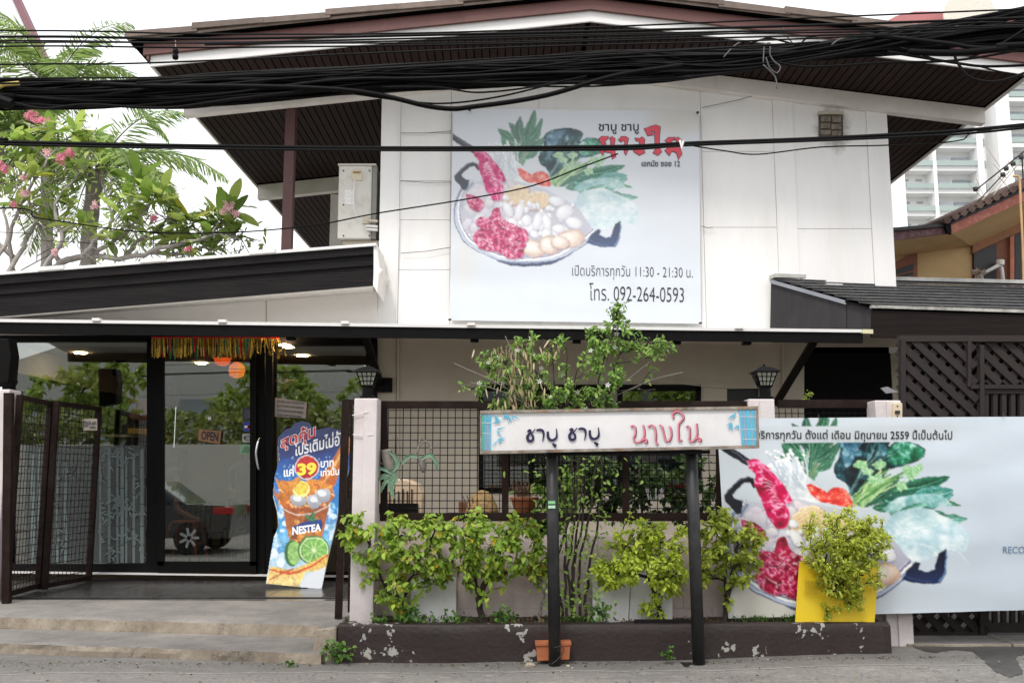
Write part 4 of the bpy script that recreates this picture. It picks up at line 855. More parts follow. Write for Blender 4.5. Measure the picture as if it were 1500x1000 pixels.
sheet('banner_sheet', P, qs, M_print, BL, W_ // 2, H_ // 2, .022, seed=4)
YB2 = YS - .004; RS = (.022, 4)
text('ปิดบริการทุกวัน ตั้งแต่ เดือน มิถุนายน 2559 นี้เป็นต้นไป', tq(1090, 628.5, 1395, 646, YB2, -1), M_ink, BL, .012, .002, rp=RS)
text('RECOMMENDED', tq(1470, 800, 1562, 810, YB2), mat('blue_ink', (.10, .19, .32), .5), BL, 0, .002, rp=RS)
for x, y in ((1390, 904), (1338, 907), (1498, 900), (1470, 611), (1200, 614)):
    MB().tube([at(x, y - 1, YS - .02), at(x - 1, y - 7, YS - .01)], .004, 4).build('cable_tie', M_ink, BL)

# ------------------------------------------------------------------ street sign on two black posts
SG = thing('sign_board', 'long white hand lettered shop sign with blue bamboo ends on two black posts', 'sign', at(910, 970, 8.2))
Ysg = 8.02
cn = [(703, 601), (1111, 594.5), (1112.5, 656), (703, 664.5)]
MB().pp([cn[0], cn[1], cn[2], cn[3]], Ysg + .006, .13).build('sign_box', mat('sign_face_white', (.76, .75, .76), .35, .03, 3, dirt=(.55, .52, .5), dscale=2, damt=.4), SG)
fr = mat('scratched_steel_trim', (.45, .40, .36), .3, .5, 9, metal=.8, dirt=(.5, .2, .05), dscale=7, damt=.6)
t_ = 4.2
for nm, a in (('t', [cn[0], cn[1], (1111, 594.5 + t_), (703, 601 + t_)]), ('b', [(703, 664.5 - t_), (1112.5, 656 - t_), cn[2], cn[3]])):
    MB().pp(a, Ysg - .012, .14).build('sign_frame', fr, SG)
MB().pp([(703.2, 605.4), (706, 605.4), (706, 660), (703.2, 660)], Ysg - .008, .13).build('sign_frame', fr, SG)
MB().pp([(1107.5, 598.9), (1111, 598.8), (1112.3, 651.6), (1109, 651.7)], Ysg - .008, .13).build('sign_frame', fr, SG)
MB().pp([(800, 662.8), (1040, 659), (1040, 664), (800, 667)], Ysg + .02, .09).build('sign_underside_tube', M_black, SG)
pm = mat('black_post', (.012, .012, .013), .5, .3, 5, .1, 20, dirt=(.06, .06, .06), dscale=4, damt=.4)
for x0, yb in ((811, 976), (1015, 968)):
    a = atz(x0 + 2, yb, 0); MB().tube([(a.x, 8.16, -.05), (at(x0 - 3, 664, 8.16).x, 8.16, 2.0)], .05, 14).build('post', pm, SG, smooth=True)
MB().box(atz(1018, 968, 0).x - .14, atz(1018, 968, 0).x + .14, 8.05, 8.27, 0, .012).build('base_plate', pm, SG)
for y, cg in ((735.5, (.25, .6, .3)), (742, (.5, .75, .55))): 
    a = at(808, y, 8.105); MB().box(a.x - .028, a.x + .03, 8.103, 8.112, a.z - .012, a.z + .012).build('sticker', mat('green_sticker_%d' % y, cg, .5), SG)
Yl = Ysg - .004
def zp(x, y): return at(680 + x / 3.3333, 580 + y / 3.3333, Yl)
dk = MB(); kk = 0
s_px = 8.0 / F / .99 / 3.3333
for dx, dy in ((0, 0), (205, -6)):   # cha-bu
    for st, w in (([(310, 176), (314, 167), (324, 168), (318, 182), (309, 198), (312, 214), (324, 219), (335, 212), (336, 196), (328, 184), (336, 174), (347, 160)], [5, 9, 10, 12, 12, 11, 9, 6, 4]),
                  ([(352, 168), (368, 164), (384, 170), (388, 190), (382, 222)], [8, 11, 11, 8, 3]),
                  ([(408, 172), (410, 200), (422, 214), (440, 212), (452, 195), (450, 158)], [10, 12, 12, 11, 9, 4]),
                  ([(432, 228), (436, 236), (446, 240), (440, 250)], [6, 10, 10, 6])):
        kk += 1; ribbon(dk, [zp(x + dx, y + dy) for x, y in st], [q * s_px * 1.15 for q in w], .0004 * kk)
dk.build('lettering', M_navy, SG, kind='stuff')
rs = MB(); sh = MB(); kk = 0
for st in ([(812, 150), (822, 144), (834, 152), (834, 185), (826, 205), (838, 224), (858, 222), (876, 200), (878, 165), (872, 140)], [(858, 222), (872, 212), (888, 210), (890, 224), (878, 228)],
           [(896, 150), (912, 142), (928, 150), (934, 180), (934, 218), (944, 236)], [(952, 140), (966, 150), (974, 185), (984, 216), (1000, 216), (1010, 190), (1008, 160), (1000, 146)],
           [(1022, 108), (1016, 92), (1026, 78), (1044, 74), (1062, 84), (1070, 104), (1058, 122), (1046, 140), (1046, 190), (1048, 216), (1062, 214)],
           [(1082, 150), (1092, 146), (1100, 156), (1100, 190), (1098, 214), (1112, 222), (1128, 208), (1136, 180), (1134, 132)], [(1120, 216), (1136, 204), (1152, 206), (1154, 216), (1142, 218)]):
    kk += 1
    ribbon(sh, [zp(x + 4, y + 3) for x, y in st], 7.5 * s_px, .0003 * kk); ribbon(rs, [zp(x, y) + Vector((0, -.004, 0)) for x, y in st], 8 * s_px, .0003 * kk)
sh.build('lettering_shadow', M_maroon, SG, kind='stuff'); rs.build('lettering', M_rose, SG, kind='stuff')
bb = MB(); bw = MB(); blf = MB(); kk = 0
M_cy = [mat('bamboo_blue', (.10, .44, .62), .5, .1), mat('bamboo_grey_blue', (.22, .36, .52), .5, .1), mat('bamboo_green', (.05, .45, .36), .5, .1)]
for x0, w0, mi in ((88, 10, 2), (99, 9, 0), (110, 12, 1), (123, 8, 0)):
    bb = MB(); bb.pp([(680 + x0 / 3.333, 607), (680 + (x0 + w0) / 3.333, 607), (680 + (x0 + w0 - 2) / 3.333, 659.5), (680 + x0 / 3.333, 659.5)], Yl, .001); bb.build('painted_bamboo', M_cy[mi], SG)
for x0, w0, mi in ((1342, 14, 0), (1358, 12, 1), (1372, 22, 0), (1398, 14, 0), (1414, 10, 1)):
    bb = MB(); bb.pp([(680 + x0 / 3.333, 600), (680 + (x0 + w0) / 3.333, 600), (680 + (x0 + w0 + 14) / 3.333, 652), (680 + (x0 + 14) / 3.333, 652)], Yl, .001); bb.build('painted_bamboo', M_cy[mi], SG)
for x0, x1, y0 in ((1346, 1432, 98), (1352, 1438, 160), (1360, 1440, 208), (84, 130, 180), (84, 130, 128)):
    bw.pp([(680 + x0 / 3.333, 580 + y0 / 3.333), (680 + x1 / 3.333, 580 + y0 / 3.333 + .5), (680 + x1 / 3.333, 580 + y0 / 3.333 + 1.3), (680 + x0 / 3.333, 580 + y0 / 3.333 + .8)], Yl - .002, .0005)
bw.build('bamboo_joint', M_white_met, SG, kind='stuff')
for cx, cy, rng_, nn in ((204, 88, (-2.5, -.6), 5), (232, 98, (-2.2, .1), 3), (150, 92, (-1.5, -.1), 4), (140, 130, (-1.2, .4), 3), (160, 165, (-1.4, .6), 4), (160, 215, (-2.4, .4), 5), (118, 100, (-2, -.8), 3), (1325, 82, (2.8, 4.2), 4), (1305, 128, (2.6, 5), 5), (1340, 140, (3.6, 5.2), 3)):
    for i in range(nn):
        kk += 1; a = random.uniform(*rng_); bleaf(blf, zp(cx + random.uniform(-5, 5), cy + random.uniform(-4, 4)), a, random.uniform(.05, .085), .0055, .0003 * (kk % 12) + .001)
blf.build('painted_bamboo_leaf', M_cy[0], SG, kind='stuff')

# ------------------------------------------------------------------ fence: low wall, pillars, rails, wire mesh
FY = 8.86
FN = thing('street_fence', 'low pinkish wall with brown framed wire mesh and pale pillars along the street', 'fence', (1, FY, 0))
Z = lambda y, Y=FY: at(750, y, Y).z
X = lambda x, y=750, Y=FY: at(x, y, Y).x
def courses(x0, x1, ztop):
    # rendered block wall: shallow blocks
    n_ = 3; hh = (ztop - .05) / n_
    for r_ in range(n_):
        k = int((x1 - x0) / .5) + 1
        for i in range(k):
            a = x0 + i * .5 - (.25 if r_ % 2 else 0); b = min(x1, a + .497); a = max(x0, a)
            if b - a > .03: MB().box(a, b, FY - random.uniform(0, .002), FY + .12, .05 + r_ * hh, .05 + (r_ + 1) * hh - .002).build('wall_block', M_pink, FN)
courses(X(548), X(1320), Z(784))
MB().box(X(548), X(1320), FY + .02, FY + .10, 0, Z(784) - .004).build('wall_core', M_pink, FN)
def pillar(x0, x1, ytop, Yp, zb=.0, half=None):
    P_ = MB(); a, b = X(x0, 750, Yp), X(x1, 750, Yp); zt = at(750, ytop, Yp).z
    P_.box(a, b, Yp + .012, Yp + .24, zb, zt); o = P_.build('pillar', M_pillar, FN, bevel=.008)
    m_ = a + (b - a) * .42; MB().box(m_, b - .004, Yp - .004, Yp + .02, zb, zt - .004).build('pillar_facing', M_pillar, o, bevel=.006)
    return o
p0_ = pillar(515, 550, 583, 8.6); p1_ = pillar(1102, 1141, 584, FY - .06); p2_ = pillar(1291, 1329, 586, 8.75)
for a, b, w in (((516, 608), (540, 603), .008), ((517, 636), (532, 637), .012), ((538, 637), (546, 636), .01)): MB().bar(at(*a, 8.593), at(*b, 8.593), w, .003, (0, 1, 0)).build('tape_scrap', M_white_met, FN)
def rail(x0, y0, x1, y1, Y=FY - .0, th=.05): return MB().pbox(x0, y0, x1, y1, Y, th).build('fence_rail', M_bronze, FN)
rail(552, 587, 1102, 598); rail(556, 751, 1102, 763); rail(1141, 585, 1291, 597, FY + .1, .05)
for x in (557, 735, 912, 1050): MB().pbox(x, 598.3, x + 10, 750.7, FY + .004, .045).build('fence_post', M_bronze, FN)
z0, z1 = Z(751), Z(598); xa, xb = X(566), X(1100)
wv = MB().tube([(0, 0, 0), (0, 0, z1 - z0)], .0042, 5).mesh('wire', M_black)
wh = MB().tube([(xa, 0, 0), (xb, 0, 0)], .0042, 5).mesh('wire', M_black)
sp = 10.9 / F / 1.0 * FY
k = 0; x = xa
while x < xb: link('wire', wv, FN, loc=(x, FY + .03, z0)); x += sp
z = z0 + sp * .6
while z < z1: link('wire', wh, FN, loc=(0, FY + .0215, z)); z += sp
wm = MB().tube([(0, 0, 0), (0, 0, .55)], .004, 5).mesh('wire', M_black)
for i in range(16): link('wire', wm, FN, loc=(X(1143 + i * 9.6), FY + .13, Z(597) - .55))
for i in range(7): MB().tube([(X(1141), FY + .122, Z(604) - i * .068), (X(1291), FY + .122, Z(604) - i * .068)], .004, 5).build('wire', M_black, FN)
# electrical box
EB = thing('switch_box', 'small cream switch box on the pale pillar above the street banner', 'switch box', at(1315, 610, 8.74))
MB().pbox(1308, 590, 1322, 613, 8.72, .04).build('box_body', mat('cream_plastic', (.62, .52, .38), .5, .05), EB, bevel=.004)
MB().pbox(1311.5, 601, 1318.5, 606, 8.712, .012).build('switch', M_ink, EB)
for y in (594.5, 609): MB().pbox(1314, y - .8, 1316, y + .8, 8.714, .01).build('screw', M_ink, EB)
# lanterns on the pillars
def lantern(cx, ybase, Yp, s, label):
    c = at(cx, ybase, Yp); c.y = Yp
    L = thing('pillar_lantern', label, 'lantern', c, 'black tapered lanterns on the fence pillars')
    MB().lathe(c, [(.075 * s, 0), (.075 * s, .02 * s), (.05 * s, .03 * s), (.05 * s, .10 * s), (.062 * s, .115 * s)], 14).build('base', M_black, L)
    w0, w1, h0, h1 = .05 * s, .092 * s, .115 * s, .235 * s
    g_ = MB(); g_.add([c + Vector((sx * w * .93, sy * w * .93, h)) for h, w in ((h0, w0), (h1, w1)) for sx, sy in ((-1, -1), (1, -1), (1, 1), (-1, 1))], [(0, 1, 5, 4), (1, 2, 6, 5), (2, 3, 7, 6), (3, 0, 4, 7)])
    g_.build('lamp_glass', mat('frosted_lamp_glass', (.34, .36, .30), .35, .2, 12), L)
    for i in range(5):
        f = -1 + i * .5; q = MB()
        for sy in (-1, 1):
            q.bar(c + Vector((f * w0, sy * w0, h0)), c + Vector((f * w1, sy * w1, h1)), .006 * s, .006 * s)
            q.bar(c + Vector((sy * w0, f * w0, h0)), c + Vector((sy * w1, f * w1, h1)), .006 * s, .006 * s)
        q.build('cage_bar', M_black, L, kind='stuff')
    for h in (.0, .33, .66, 1.): 
        w = w0 + (w1 - w0) * h; zz = h0 + (h1 - h0) * h; q = MB(); r_ = .0035 * s
        pts = [c + Vector((sx * w, sy * w, zz)) for sx, sy in ((-1, -1), (1, -1), (1, 1), (-1, 1), (-1, -1))]; q.tube(pts, r_ if 0 < h < 1 else r_ * 2, 4); q.build('cage_ring', M_black, L)
    MB().lathe(c, [(.16 * s, h1), (.155 * s, h1 + .01 * s), (.07 * s, h1 + .045 * s), (.012 * s, h1 + .06 * s), (.01 * s, h1 + .075 * s)], 4, math.pi / 4).build('lid', M_black, L)
    return L
lantern(538.5, 584, 8.72, 1.0, 'black caged lantern on the left pillar beside the glass shopfront')
lantern(1121, 585, FY + .06, 1.05, 'black caged lantern on the pillar at the right end of the white sign')

# open gate leaf post beside left pillar
GT = thing('gate_leaf', 'dark brown gate frame standing open against the left pillar', 'gate', at(505, 905, 8.75))
MB().pp([(501, 585), (512, 585), (500, 906), (490, 906)], 8.72, .05).build('gate_post', M_bronze, GT)
MB().pbox(512, 585, 521, 592, 8.73, .05).build('gate_rail', M_bronze, GT)
MB().pp([(513, 592), (516, 592), (512, 906), (509, 906)], 9.2, .04).build('gate_post', M_bronze, GT)
for i in range(18): MB().bar(at(511, 606 + i * 16, 8.76), at(514, 608 + i * 15.6, 9.2), .006, .006).build('wire', M_bronze, GT)
# ------------------------------------------------------------------ folding mesh gate, left
FG = thing('folding_gate', 'brown folding gate with wire mesh leaves standing open at the left edge', 'gate', (-5.2, 11.2, .22))
def leafgate(a, b, zt0, zt1, nm='gate_frame'):
    a, b = Vector(a), Vector(b); d = b - a; L = d.length; zb = .26
    for p, zt in ((a, zt0), (b, zt1)): MB().bar(Vector((p.x, p.y, zb)), Vector((p.x, p.y, zt)), .06, .045, (0, 1, 0)).build('gate_post', M_bronze, FG)
    for za, zb_ in ((zt0 - .03, zt1 - .03), (.30, .30), ):
        MB().bar(Vector((a.x, a.y, za)), Vector((b.x, b.y, zb_)), .04, .055).build('gate_rail', M_bronze, FG)
    nv = int(L / .078)
    for i in range(1, nv): p = a + d * i / nv; MB().tube([(p.x, p.y, .3), (p.x, p.y, zt0 - .03)], .004, 4).build('wire', M_bronze, FG)
    zz = .38
    while zz < zt0 - .06: MB().tube([(a.x, a.y, zz), (b.x, b.y, zz)], .004, 4).build('wire', M_bronze, FG); zz += .078
def gp(px, py, Y): p = at(px, py, Y); return (p.x, Y, 0)
ztg = at(22, 578, 10.45).z
leafgate(gp(21, 700, 10.45), gp(66, 700, 11.3), ztg, ztg); leafgate(gp(76, 700, 11.28), gp(139, 700, 12.2), ztg, ztg)
MB().pp([(5, 575), (17, 575), (13, 884), (2, 884)], 10.25, .06).build('gate_post', M_bronze, FG)
MB().pbox(121, 613, 142, 630, 11.9, .01).build('notice_plate', mat('beige_plate', (.55, .5, .42), .6, .05), FG)
text('เปิด', tq(123, 616, 129, 625, 11.89), M_ink, FG, .02); text('ดึง ผลัก', tq(130, 616, 141, 622, 11.89), M_ink, FG, .02); text('OPEN', tq(131, 624, 140, 628, 11.89), M_ink, FG, .02)
PL = thing('end_pillar', 'pale pillar cut off by the left edge beside the folding gate', 'pillar', at(0, 885, 10.3)); MB().box(at(-40, 700, 10.35).x, at(5, 700, 10.35).x, 10.35, 10.6, .2, at(0, 570, 10.35).z).build('pillar_shaft', M_pillar, PL, bevel=.01)
LB = thing('wall_speaker', 'black box speaker under the awning at the left edge', 'speaker', at(6, 570, 10.9)); MB().pp([(-20, 496), (12, 496), (16, 520), (12, 560), (-20, 566)], 10.9, .2).build('speaker_case', M_black, LB, bevel=.01); MB().tube(catmull([at(12, 552, 10.95), at(26, 558, 11), at(20, 570, 11), at(34, 575, 11.05), at(20, 582, 11)], 6), .006, 5).build('loose_wire', M_wire, LB)

# ------------------------------------------------------------------ garland, open sign, stickers, notice
GA = thing('foil_garland', 'gold and red foil fringe garland along the top of the sliding door', 'garland', at(310, 495, YW - .2))
foils = [mat('gold_foil', (.8, .55, .08), .3, .5, 40, metal=.4), mat('red_foil', (.75, .03, .03), .3, .3, 30, metal=.2), mat('green_foil', (.02, .3, .14), .3, .3, 30, metal=.2), mat('dark_gold_foil', (.2, .14, .03), .3, .4, 30, metal=.6)]
MB().pbox(222, 493, 408, 495.5, YW - .2, .02).build('ribbon', foils[1], GA)
for i in range(150):
    x = 223 + i * 1.23 + random.uniform(-.5, .5); L = random.uniform(20, 31) if x < 372 else random.uniform(6, 30); w = random.uniform(.8, 2.0)
    Y = YW - .2 + random.uniform(-.03, .03); s_ = random.uniform(-2.5, 2.5) if x < 370 else random.uniform(-6, 8); m_ = foils[0] if random.random() < .55 else random.choice(foils[1:] if 240 < x < 372 else foils[3:])
    p = [at(x, 495, Y), at(x + s_ * .4, 495 + L * .5, Y - .02), at(x + s_, 495 + L, Y + .01)]; hw = w * .5 * YW / F
    b = MB()
    for q in p: b.v += [tuple(q - Vector((hw, random.uniform(-.01, .01), 0))), tuple(q + Vector((hw, random.uniform(-.01, .01), 0)))]
    b.f = [(0, 1, 3, 2), (2, 3, 5, 4)]; b.build('foil_strip', m_, GA)
OS = thing('open_sign', 'small wooden OPEN sign hanging inside the glass door', 'sign', at(307, 648, YW - .13))
MB().pp([(291.5, 628), (324, 631.5), (322, 650), (290, 645)], YW - .15, .02).build('board', mat('brown_sign_wood', (.30, .15, .07), .6, .2, 8), OS, bevel=.004)
text('OPEN', (at(294.5, 643, YW - .156), at(319, 646.5, YW - .156), at(320, 633.5, YW - .156), at(295.5, 631, YW - .156)), M_ink, OS, .03)
MB().tube([at(299, 629, YW - .145), at(307, 613, YW - .14), at(317, 631, YW - .145)], .004, 4).build('cord', M_bark, OS); MB().pbox(305, 610.5, 309, 615, YW - .14, .01).build('hook', M_white_met, OS)
def sticker(nm, box, m_, label): o = MB().pbox(*box, YW - .107, .004).build(nm, m_, None, label=label, cat='sticker'); return o
st = thing('door_sticker', 'black square sticker highest of the column on the sliding door', 'sticker', at(363, 606, YW - .11)); MB().pbox(355, 597, 371.5, 615, YW - .107, .004).build('sheet', mat('blue_black', (.012, .016, .04), .4, .1), st); MB().pbox(358, 600, 368.5, 612, YW - .109, .002).build('print_panel', mat('dim_print', (.05, .05, .07), .4, .9, 60), st)
st = thing('door_sticker', 'blue sticker with a red dot below the black one on the sliding door', 'sticker', at(363, 625, YW - .11)); MB().pbox(356, 617.5, 371, 631.5, YW - .107, .004).build('sheet', mat('sticker_blue', (.01, .03, .30), .4, .1), st)
MB().lathe((0, 0, 0), [(.032, 0), (.032, .002)], 16).build('red_dot', mat('sticker_red', (.6, .02, .02), .4), st).matrix_basis = Matrix.Translation(at(366, 625, YW - .112)) @ Matrix.Rotation(R(90), 4, 'X'); MB().pbox(358, 623, 368, 626.5, YW - .114, .002).build('white_bar', M_white_met, st)
st = thing('door_sticker', 'white sticker with black arrow and lettering on the sliding door', 'sticker', at(363, 641, YW - .11)); MB().pbox(355, 635, 370.5, 647.5, YW - .107, .004).build('sheet', mat('dull_white', (.42, .42, .40), .5), st); MB().pp([(356, 641), (360, 637), (360, 645)], YW - .109, .002).build('arrow', M_ink, st); text('เลื่อน', tq(361, 636.5, 369.5, 641, YW - .109), M_ink, st, .02); text('SLIDE', tq(361, 642.5, 369.5, 646, YW - .109), M_ink, st, .02)
st = thing('door_sticker', 'pale green sticker lowest of the column on the sliding door', 'sticker', at(363, 657, YW - .11)); MB().pbox(351, 650.5, 370, 665, YW - .107, .004).build('sheet', mat('sticker_green', (.22, .36, .24), .5), st); MB().pp([(353, 663), (358, 654), (363, 653), (368, 658), (366, 663)], YW - .109, .002).build('green_mark', mat('mark_green', (.10, .22, .12), .5), st)
NT = thing('paper_notice', 'pinkish handwritten paper notice taped inside the right glass pane', 'notice', at(427, 597, YW - .03))
MB().pp([(403, 582), (449.5, 589), (448, 612.5), (402.5, 610)], YW - .03, .003).build('paper', mat('pinkish_paper', (.38, .34, .33), .8, .04), NT)
sc = MB(); kk = 0
for ln_ in range(4):
    x = 406; y0 = 586 + ln_ * 6.6
    while x < 446 - ln_ * 1.5:
        kk += 1; h = random.uniform(2.2, 3.6); yb = y0 + (x - 403) * .09
        ribbon(sc, [at(x, yb + h, YW - .034), at(x + .6, yb, YW - .034), at(x + 1.8, yb + .4, YW - .034), at(x + 2.1, yb + h, YW - .034)], .006, .0002 * (kk % 12)); x += random.uniform(2.8, 3.8)
sc.build('handwriting', M_ink, NT, kind='stuff')

# ------------------------------------------------------------------ iced tea standee
SD = thing('drink_standee', 'blue cut out cardboard standee advertising iced tea for 39 baht by the door', 'standee', at(440, 862, 11.6))
ol = [(32, 915), (52, 800), (70, 700), (96, 640), (85, 560), (66, 490), (75, 400), (98, 320), (90, 250), (92, 205), (128, 165), (152, 158), (170, 135), (205, 122), (240, 130), (262, 160), (282, 168), (330, 155), (390, 165), (440, 200), (450, 300), (420, 440), (388, 560), (370, 650), (338, 780), (303, 942)]
def zz8(x, y, k=0):
    px, py = 380 + x / 3.3333, 580 + y / 3.3333; Y = 11.52 + (862 - py) * .0017 - k; return at(px, py, Y)
MB().prism([zz8(x, y, -.006) for x, y in ol], (0, .02, 0)).build('card_backing', M_white_met, SD)
W_, H_ = 280, 420; P = Paint(W_, H_, (36, 112, 184)); ka = W_ / 440; kb = H_ / 840; assert abs(ka - .636) < .01
P.a = np.ones((H_, W_, 3)); f = np.linspace(0, 1, H_)[:, None, None]
stops = [(0, (30, 44, 104)), (.22, (28, 60, 132)), (.35, (30, 110, 188)), (.6, (60, 150, 214)), (.8, (170, 210, 232)), (1, (222, 232, 238))]
P.a = np.concatenate([np.interp(f, [s[0] for s in stops], [s[1][c] for s in stops]) for c in range(3)], 2) * np.ones((1, W_, 1))
class PS(Paint):
    def T(s, pts): return [((p[0] - 20) * ka, (p[1] - 110) * kb) for p in pts]
P.__class__ = PS; P.M = (.6, 0, 0); r = random.Random(3)
P.poly([(270, 175), (330, 160), (450, 175), (450, 250), (350, 280), (200, 300), (100, 320), (90, 200), (180, 250)], (28, 46, 108), .8)
for i in range(90): P.blob(r.uniform(60, 400), r.uniform(300, 480), r.uniform(1, 4), r.uniform(1, 4), (200, 224, 244), .8)
for i in range(70):
    x, y = r.choice((r.uniform(50, 130), r.uniform(320, 390))), r.uniform(540, 830); P.blob(x, y, r.uniform(8, 26), r.uniform(8, 22), r.choice(((150, 200, 230), (214, 232, 244), (84, 150, 206), (240, 246, 250))), .85, r.uniform(0, 3), jag=.3, n=7)
P.poly([(440, 190), (400, 240), (352, 320), (300, 400), (262, 470), (330, 500), (372, 430), (400, 330), (450, 260)], (206, 128, 52), 1, (190, 88, 22)); P.line([(430, 230), (360, 350), (300, 450)], [6, 14, 6], (238, 190, 120), .8)
P.poly([(76, 402), (100, 430), (150, 420), (170, 430), (200, 440), (240, 415), (300, 420), (350, 450), (366, 500), (320, 560), (200, 590), (120, 560), (64, 484), (100, 486)], (224, 150, 62), 1, (178, 84, 20))
for i in range(40): x, y = r.uniform(80, 360), r.uniform(425, 560); P.line([(x, y), (x + r.uniform(-20, 30), y + r.uniform(-20, 10)), (x + r.uniform(-30, 50), y + r.uniform(-30, 10))], r.uniform(2, 9), r.choice(((244, 196, 110), (160, 70, 16), (250, 222, 170), (206, 120, 40))), .8)
P.poly([(116, 560), (336, 545), (318, 640), (300, 700), (262, 745), (196, 765), (150, 720), (130, 640)], (150, 72, 26), 1, (214, 140, 60))
for i in range(16): P.blob(r.uniform(150, 300), r.uniform(580, 740), r.uniform(14, 30), r.uniform(10, 24), r.choice(((196, 120, 50), (232, 176, 90), (110, 44, 16))), .7, r.uniform(0, 3), jag=.3)
P.line([(116, 562), (180, 588), (260, 580), (336, 546)], 6, (226, 206, 196), .9)
for x, y in ((190, 518), (266, 526), (308, 492)): P.blob(x, y, 40, 34, (200, 206, 214), 1, r.uniform(0, 1), (150, 150, 160), .16, 9); P.blob(x - 5, y - 8, 22, 16, (240, 242, 246), .9, .3, jag=.2, n=7)
P.blob(202, 462, 42, 42, (250, 236, 150), 1); P.blob(204, 458, 33, 33, (236, 206, 80), 1); P.poly([(160, 470), (205, 415), (190, 400), (140, 430)], (206, 140, 60))
P.blob(160, 770, 40, 60, (50, 110, 50), 1); P.blob(170, 770, 34, 54, (150, 196, 110), 1)
P.blob(262, 758, 78, 70, (64, 128, 54), 1, n=28); P.blob(264, 758, 70, 62, (214, 232, 180), 1, n=28); P.blob(264, 758, 64, 56, (126, 186, 86), 1, n=28)
for i in range(10): a = i * .628; P.line([(264, 758), (264 + 62 * math.cos(a), 758 + 54 * math.sin(a))], 3.5, (206, 228, 170))
P.blob(264, 758, 8, 7, (222, 236, 190))
P.poly([(30, 925), (52, 835), (140, 845), (230, 825), (340, 770), (330, 850), (230, 860), (190, 930)], (238, 190, 80), 1, (240, 214, 150))
P.line([(45, 850), (150, 862), (250, 835), (345, 770)], [6, 14, 10, 6], (220, 90, 40)); P.line([(50, 900), (120, 860), (170, 840)], 8, (206, 70, 40), .7)
P.poly([(180, 945), (240, 870), (330, 830), (310, 950)], (226, 230, 236))
P.poly([(160, 645), (200, 628), (300, 608), (306, 640), (298, 660), (160, 680)], (24, 60, 130), 1); 
P.leaf(245, 618, 40, 20, -2.3, (40, 130, 60), (20, 90, 44)); P.leaf(245, 620, 55, 22, -1.2, (60, 150, 70), (20, 90, 44)); P.leaf(245, 622, 40, 18, -.5, (60, 150, 70), (20, 90, 44))
P.blob(231, 355, 60, 60, (232, 226, 226), 1, n=30); P.blob(231, 355, 55, 55, (206, 30, 34), 1, 0, (170, 16, 24), n=30)
olp = [Vector(p) for p in ol]
def inside(u, v):
    x, y = 20 + u * 440, 110 + v * 840; c = False; n_ = len(ol)
    for i in range(n_):
        xa, ya = ol[i]; xb, yb = ol[(i + 1) % n_]
        if (ya > y) != (yb > y) and x < (xb - xa) * (y - ya) / (yb - ya) + xa: c = not c
    return c
P.organic(1.6, .10, 8)
sheet('printed_face', P, (zz8(20, 950, .004), zz8(460, 950, .004), zz8(460, 110, .004), zz8(20, 110, .004)), M_card, SD, 140, 260, 0, inside)
def zq(x0, y0, x1, y1, h0, h1, k=.01): return (zz8(x0, y0 + h0, k), zz8(x1, y1 + h1, k), zz8(x1, y1, k), zz8(x0, y0, k))
M_cw = mat('card_white', (.8, .8, .8), .5, .01); M_cr = mat('card_red', (.60, .02, .03), .5, .01); M_cyel = mat('card_yellow', (.80, .68, .05), .5, .01); M_cn = mat('card_navy', (.012, .025, .14), .5, .01)
text('สุดคุ้ม', zq(105, 195, 272, 128, 75, 90, .011), M_cw, SD, .055, .0); text('สุดคุ้ม', zq(105, 195, 272, 128, 75, 90, .014), M_cr, SD, .018)
text('โปรเติมไม่อั้น', zq(172, 230, 420, 160, 62, 72, .011), M_cw, SD, .02)
text('แค่', zq(120, 345, 167, 338, 48, 50, .011), M_cw, SD, .03); text('39', zq(190, 332, 274, 326, 54, 54, .011), M_cyel, SD, .05)
text('บาท', zq(300, 318, 362, 312, 30, 30, .011), M_cw, SD, .03); text('เท่านั้น', zq(300, 352, 388, 345, 38, 38, .011), M_cw, SD, .03)
text('NESTEA', zq(162, 640, 300, 622, 36, 34, .011), M_cw, SD, .045)
# ------------------------------------------------------------------ foliage helpers
def leaves_mesh(name, items, cols, m=None, simple=False):
    """items: (pos, dir, normal, length, width); cols: rgb per leaf"""
    n = len(items); P0 = np.array([i[0] for i in items], float); D = np.array([i[1] for i in items], float); Nn = np.array([i[2] for i in items], float)
    L = np.array([i[3] for i in items])[:, None]; W = np.array([i[4] for i in items])[:, None]
    D /= np.linalg.norm(D, axis=1)[:, None] + 1e-9; S = np.cross(D, Nn); S /= np.linalg.norm(S, axis=1)[:, None] + 1e-9; Nn = np.cross(S, D)
    q = []
    for f, w, h in ((0, 0, 0), (.3, .46, .1), (.7, .42, .06), (1, 0, -.1), (.7, -.42, .06), (.3, -.46, .1)):
        q.append(P0 + D * L * f + S * W * w + Nn * W * (h * 1.6) - np.array([0, 0, 1]) * L * (f * f * .12))
    V = np.stack(q, 1).reshape(-1, 3); b = np.arange(n)[:, None] * 6
    Fa = np.concatenate([b + np.array([[0, 1, 2, 3]]), b + np.array([[0, 3, 4, 5]])], 0)
    me = bpy.data.meshes.new(name); me.vertices.add(len(V)); me.vertices.foreach_set('co', V.ravel()); me.loops.add(Fa.size); me.loops.foreach_set('vertex_index', Fa.ravel().astype(np.int32))
    me.polygons.add(len(Fa)); me.polygons.foreach_set('loop_start', np.arange(0, Fa.size, 4, dtype=np.int32)); me.polygons.foreach_set('loop_total', np.full(len(Fa), 4, dtype=np.int32)); me.update(calc_edges=True)
    c = np.ones((n, 6, 4), np.float32); c[:, :, :3] = np.array(cols)[:, None, :]
    a = me.color_attributes.new('print', 'FLOAT_COLOR', 'POINT'); a.data.foreach_set('color', c.ravel()); me.materials.append(m or M_leaf); return me
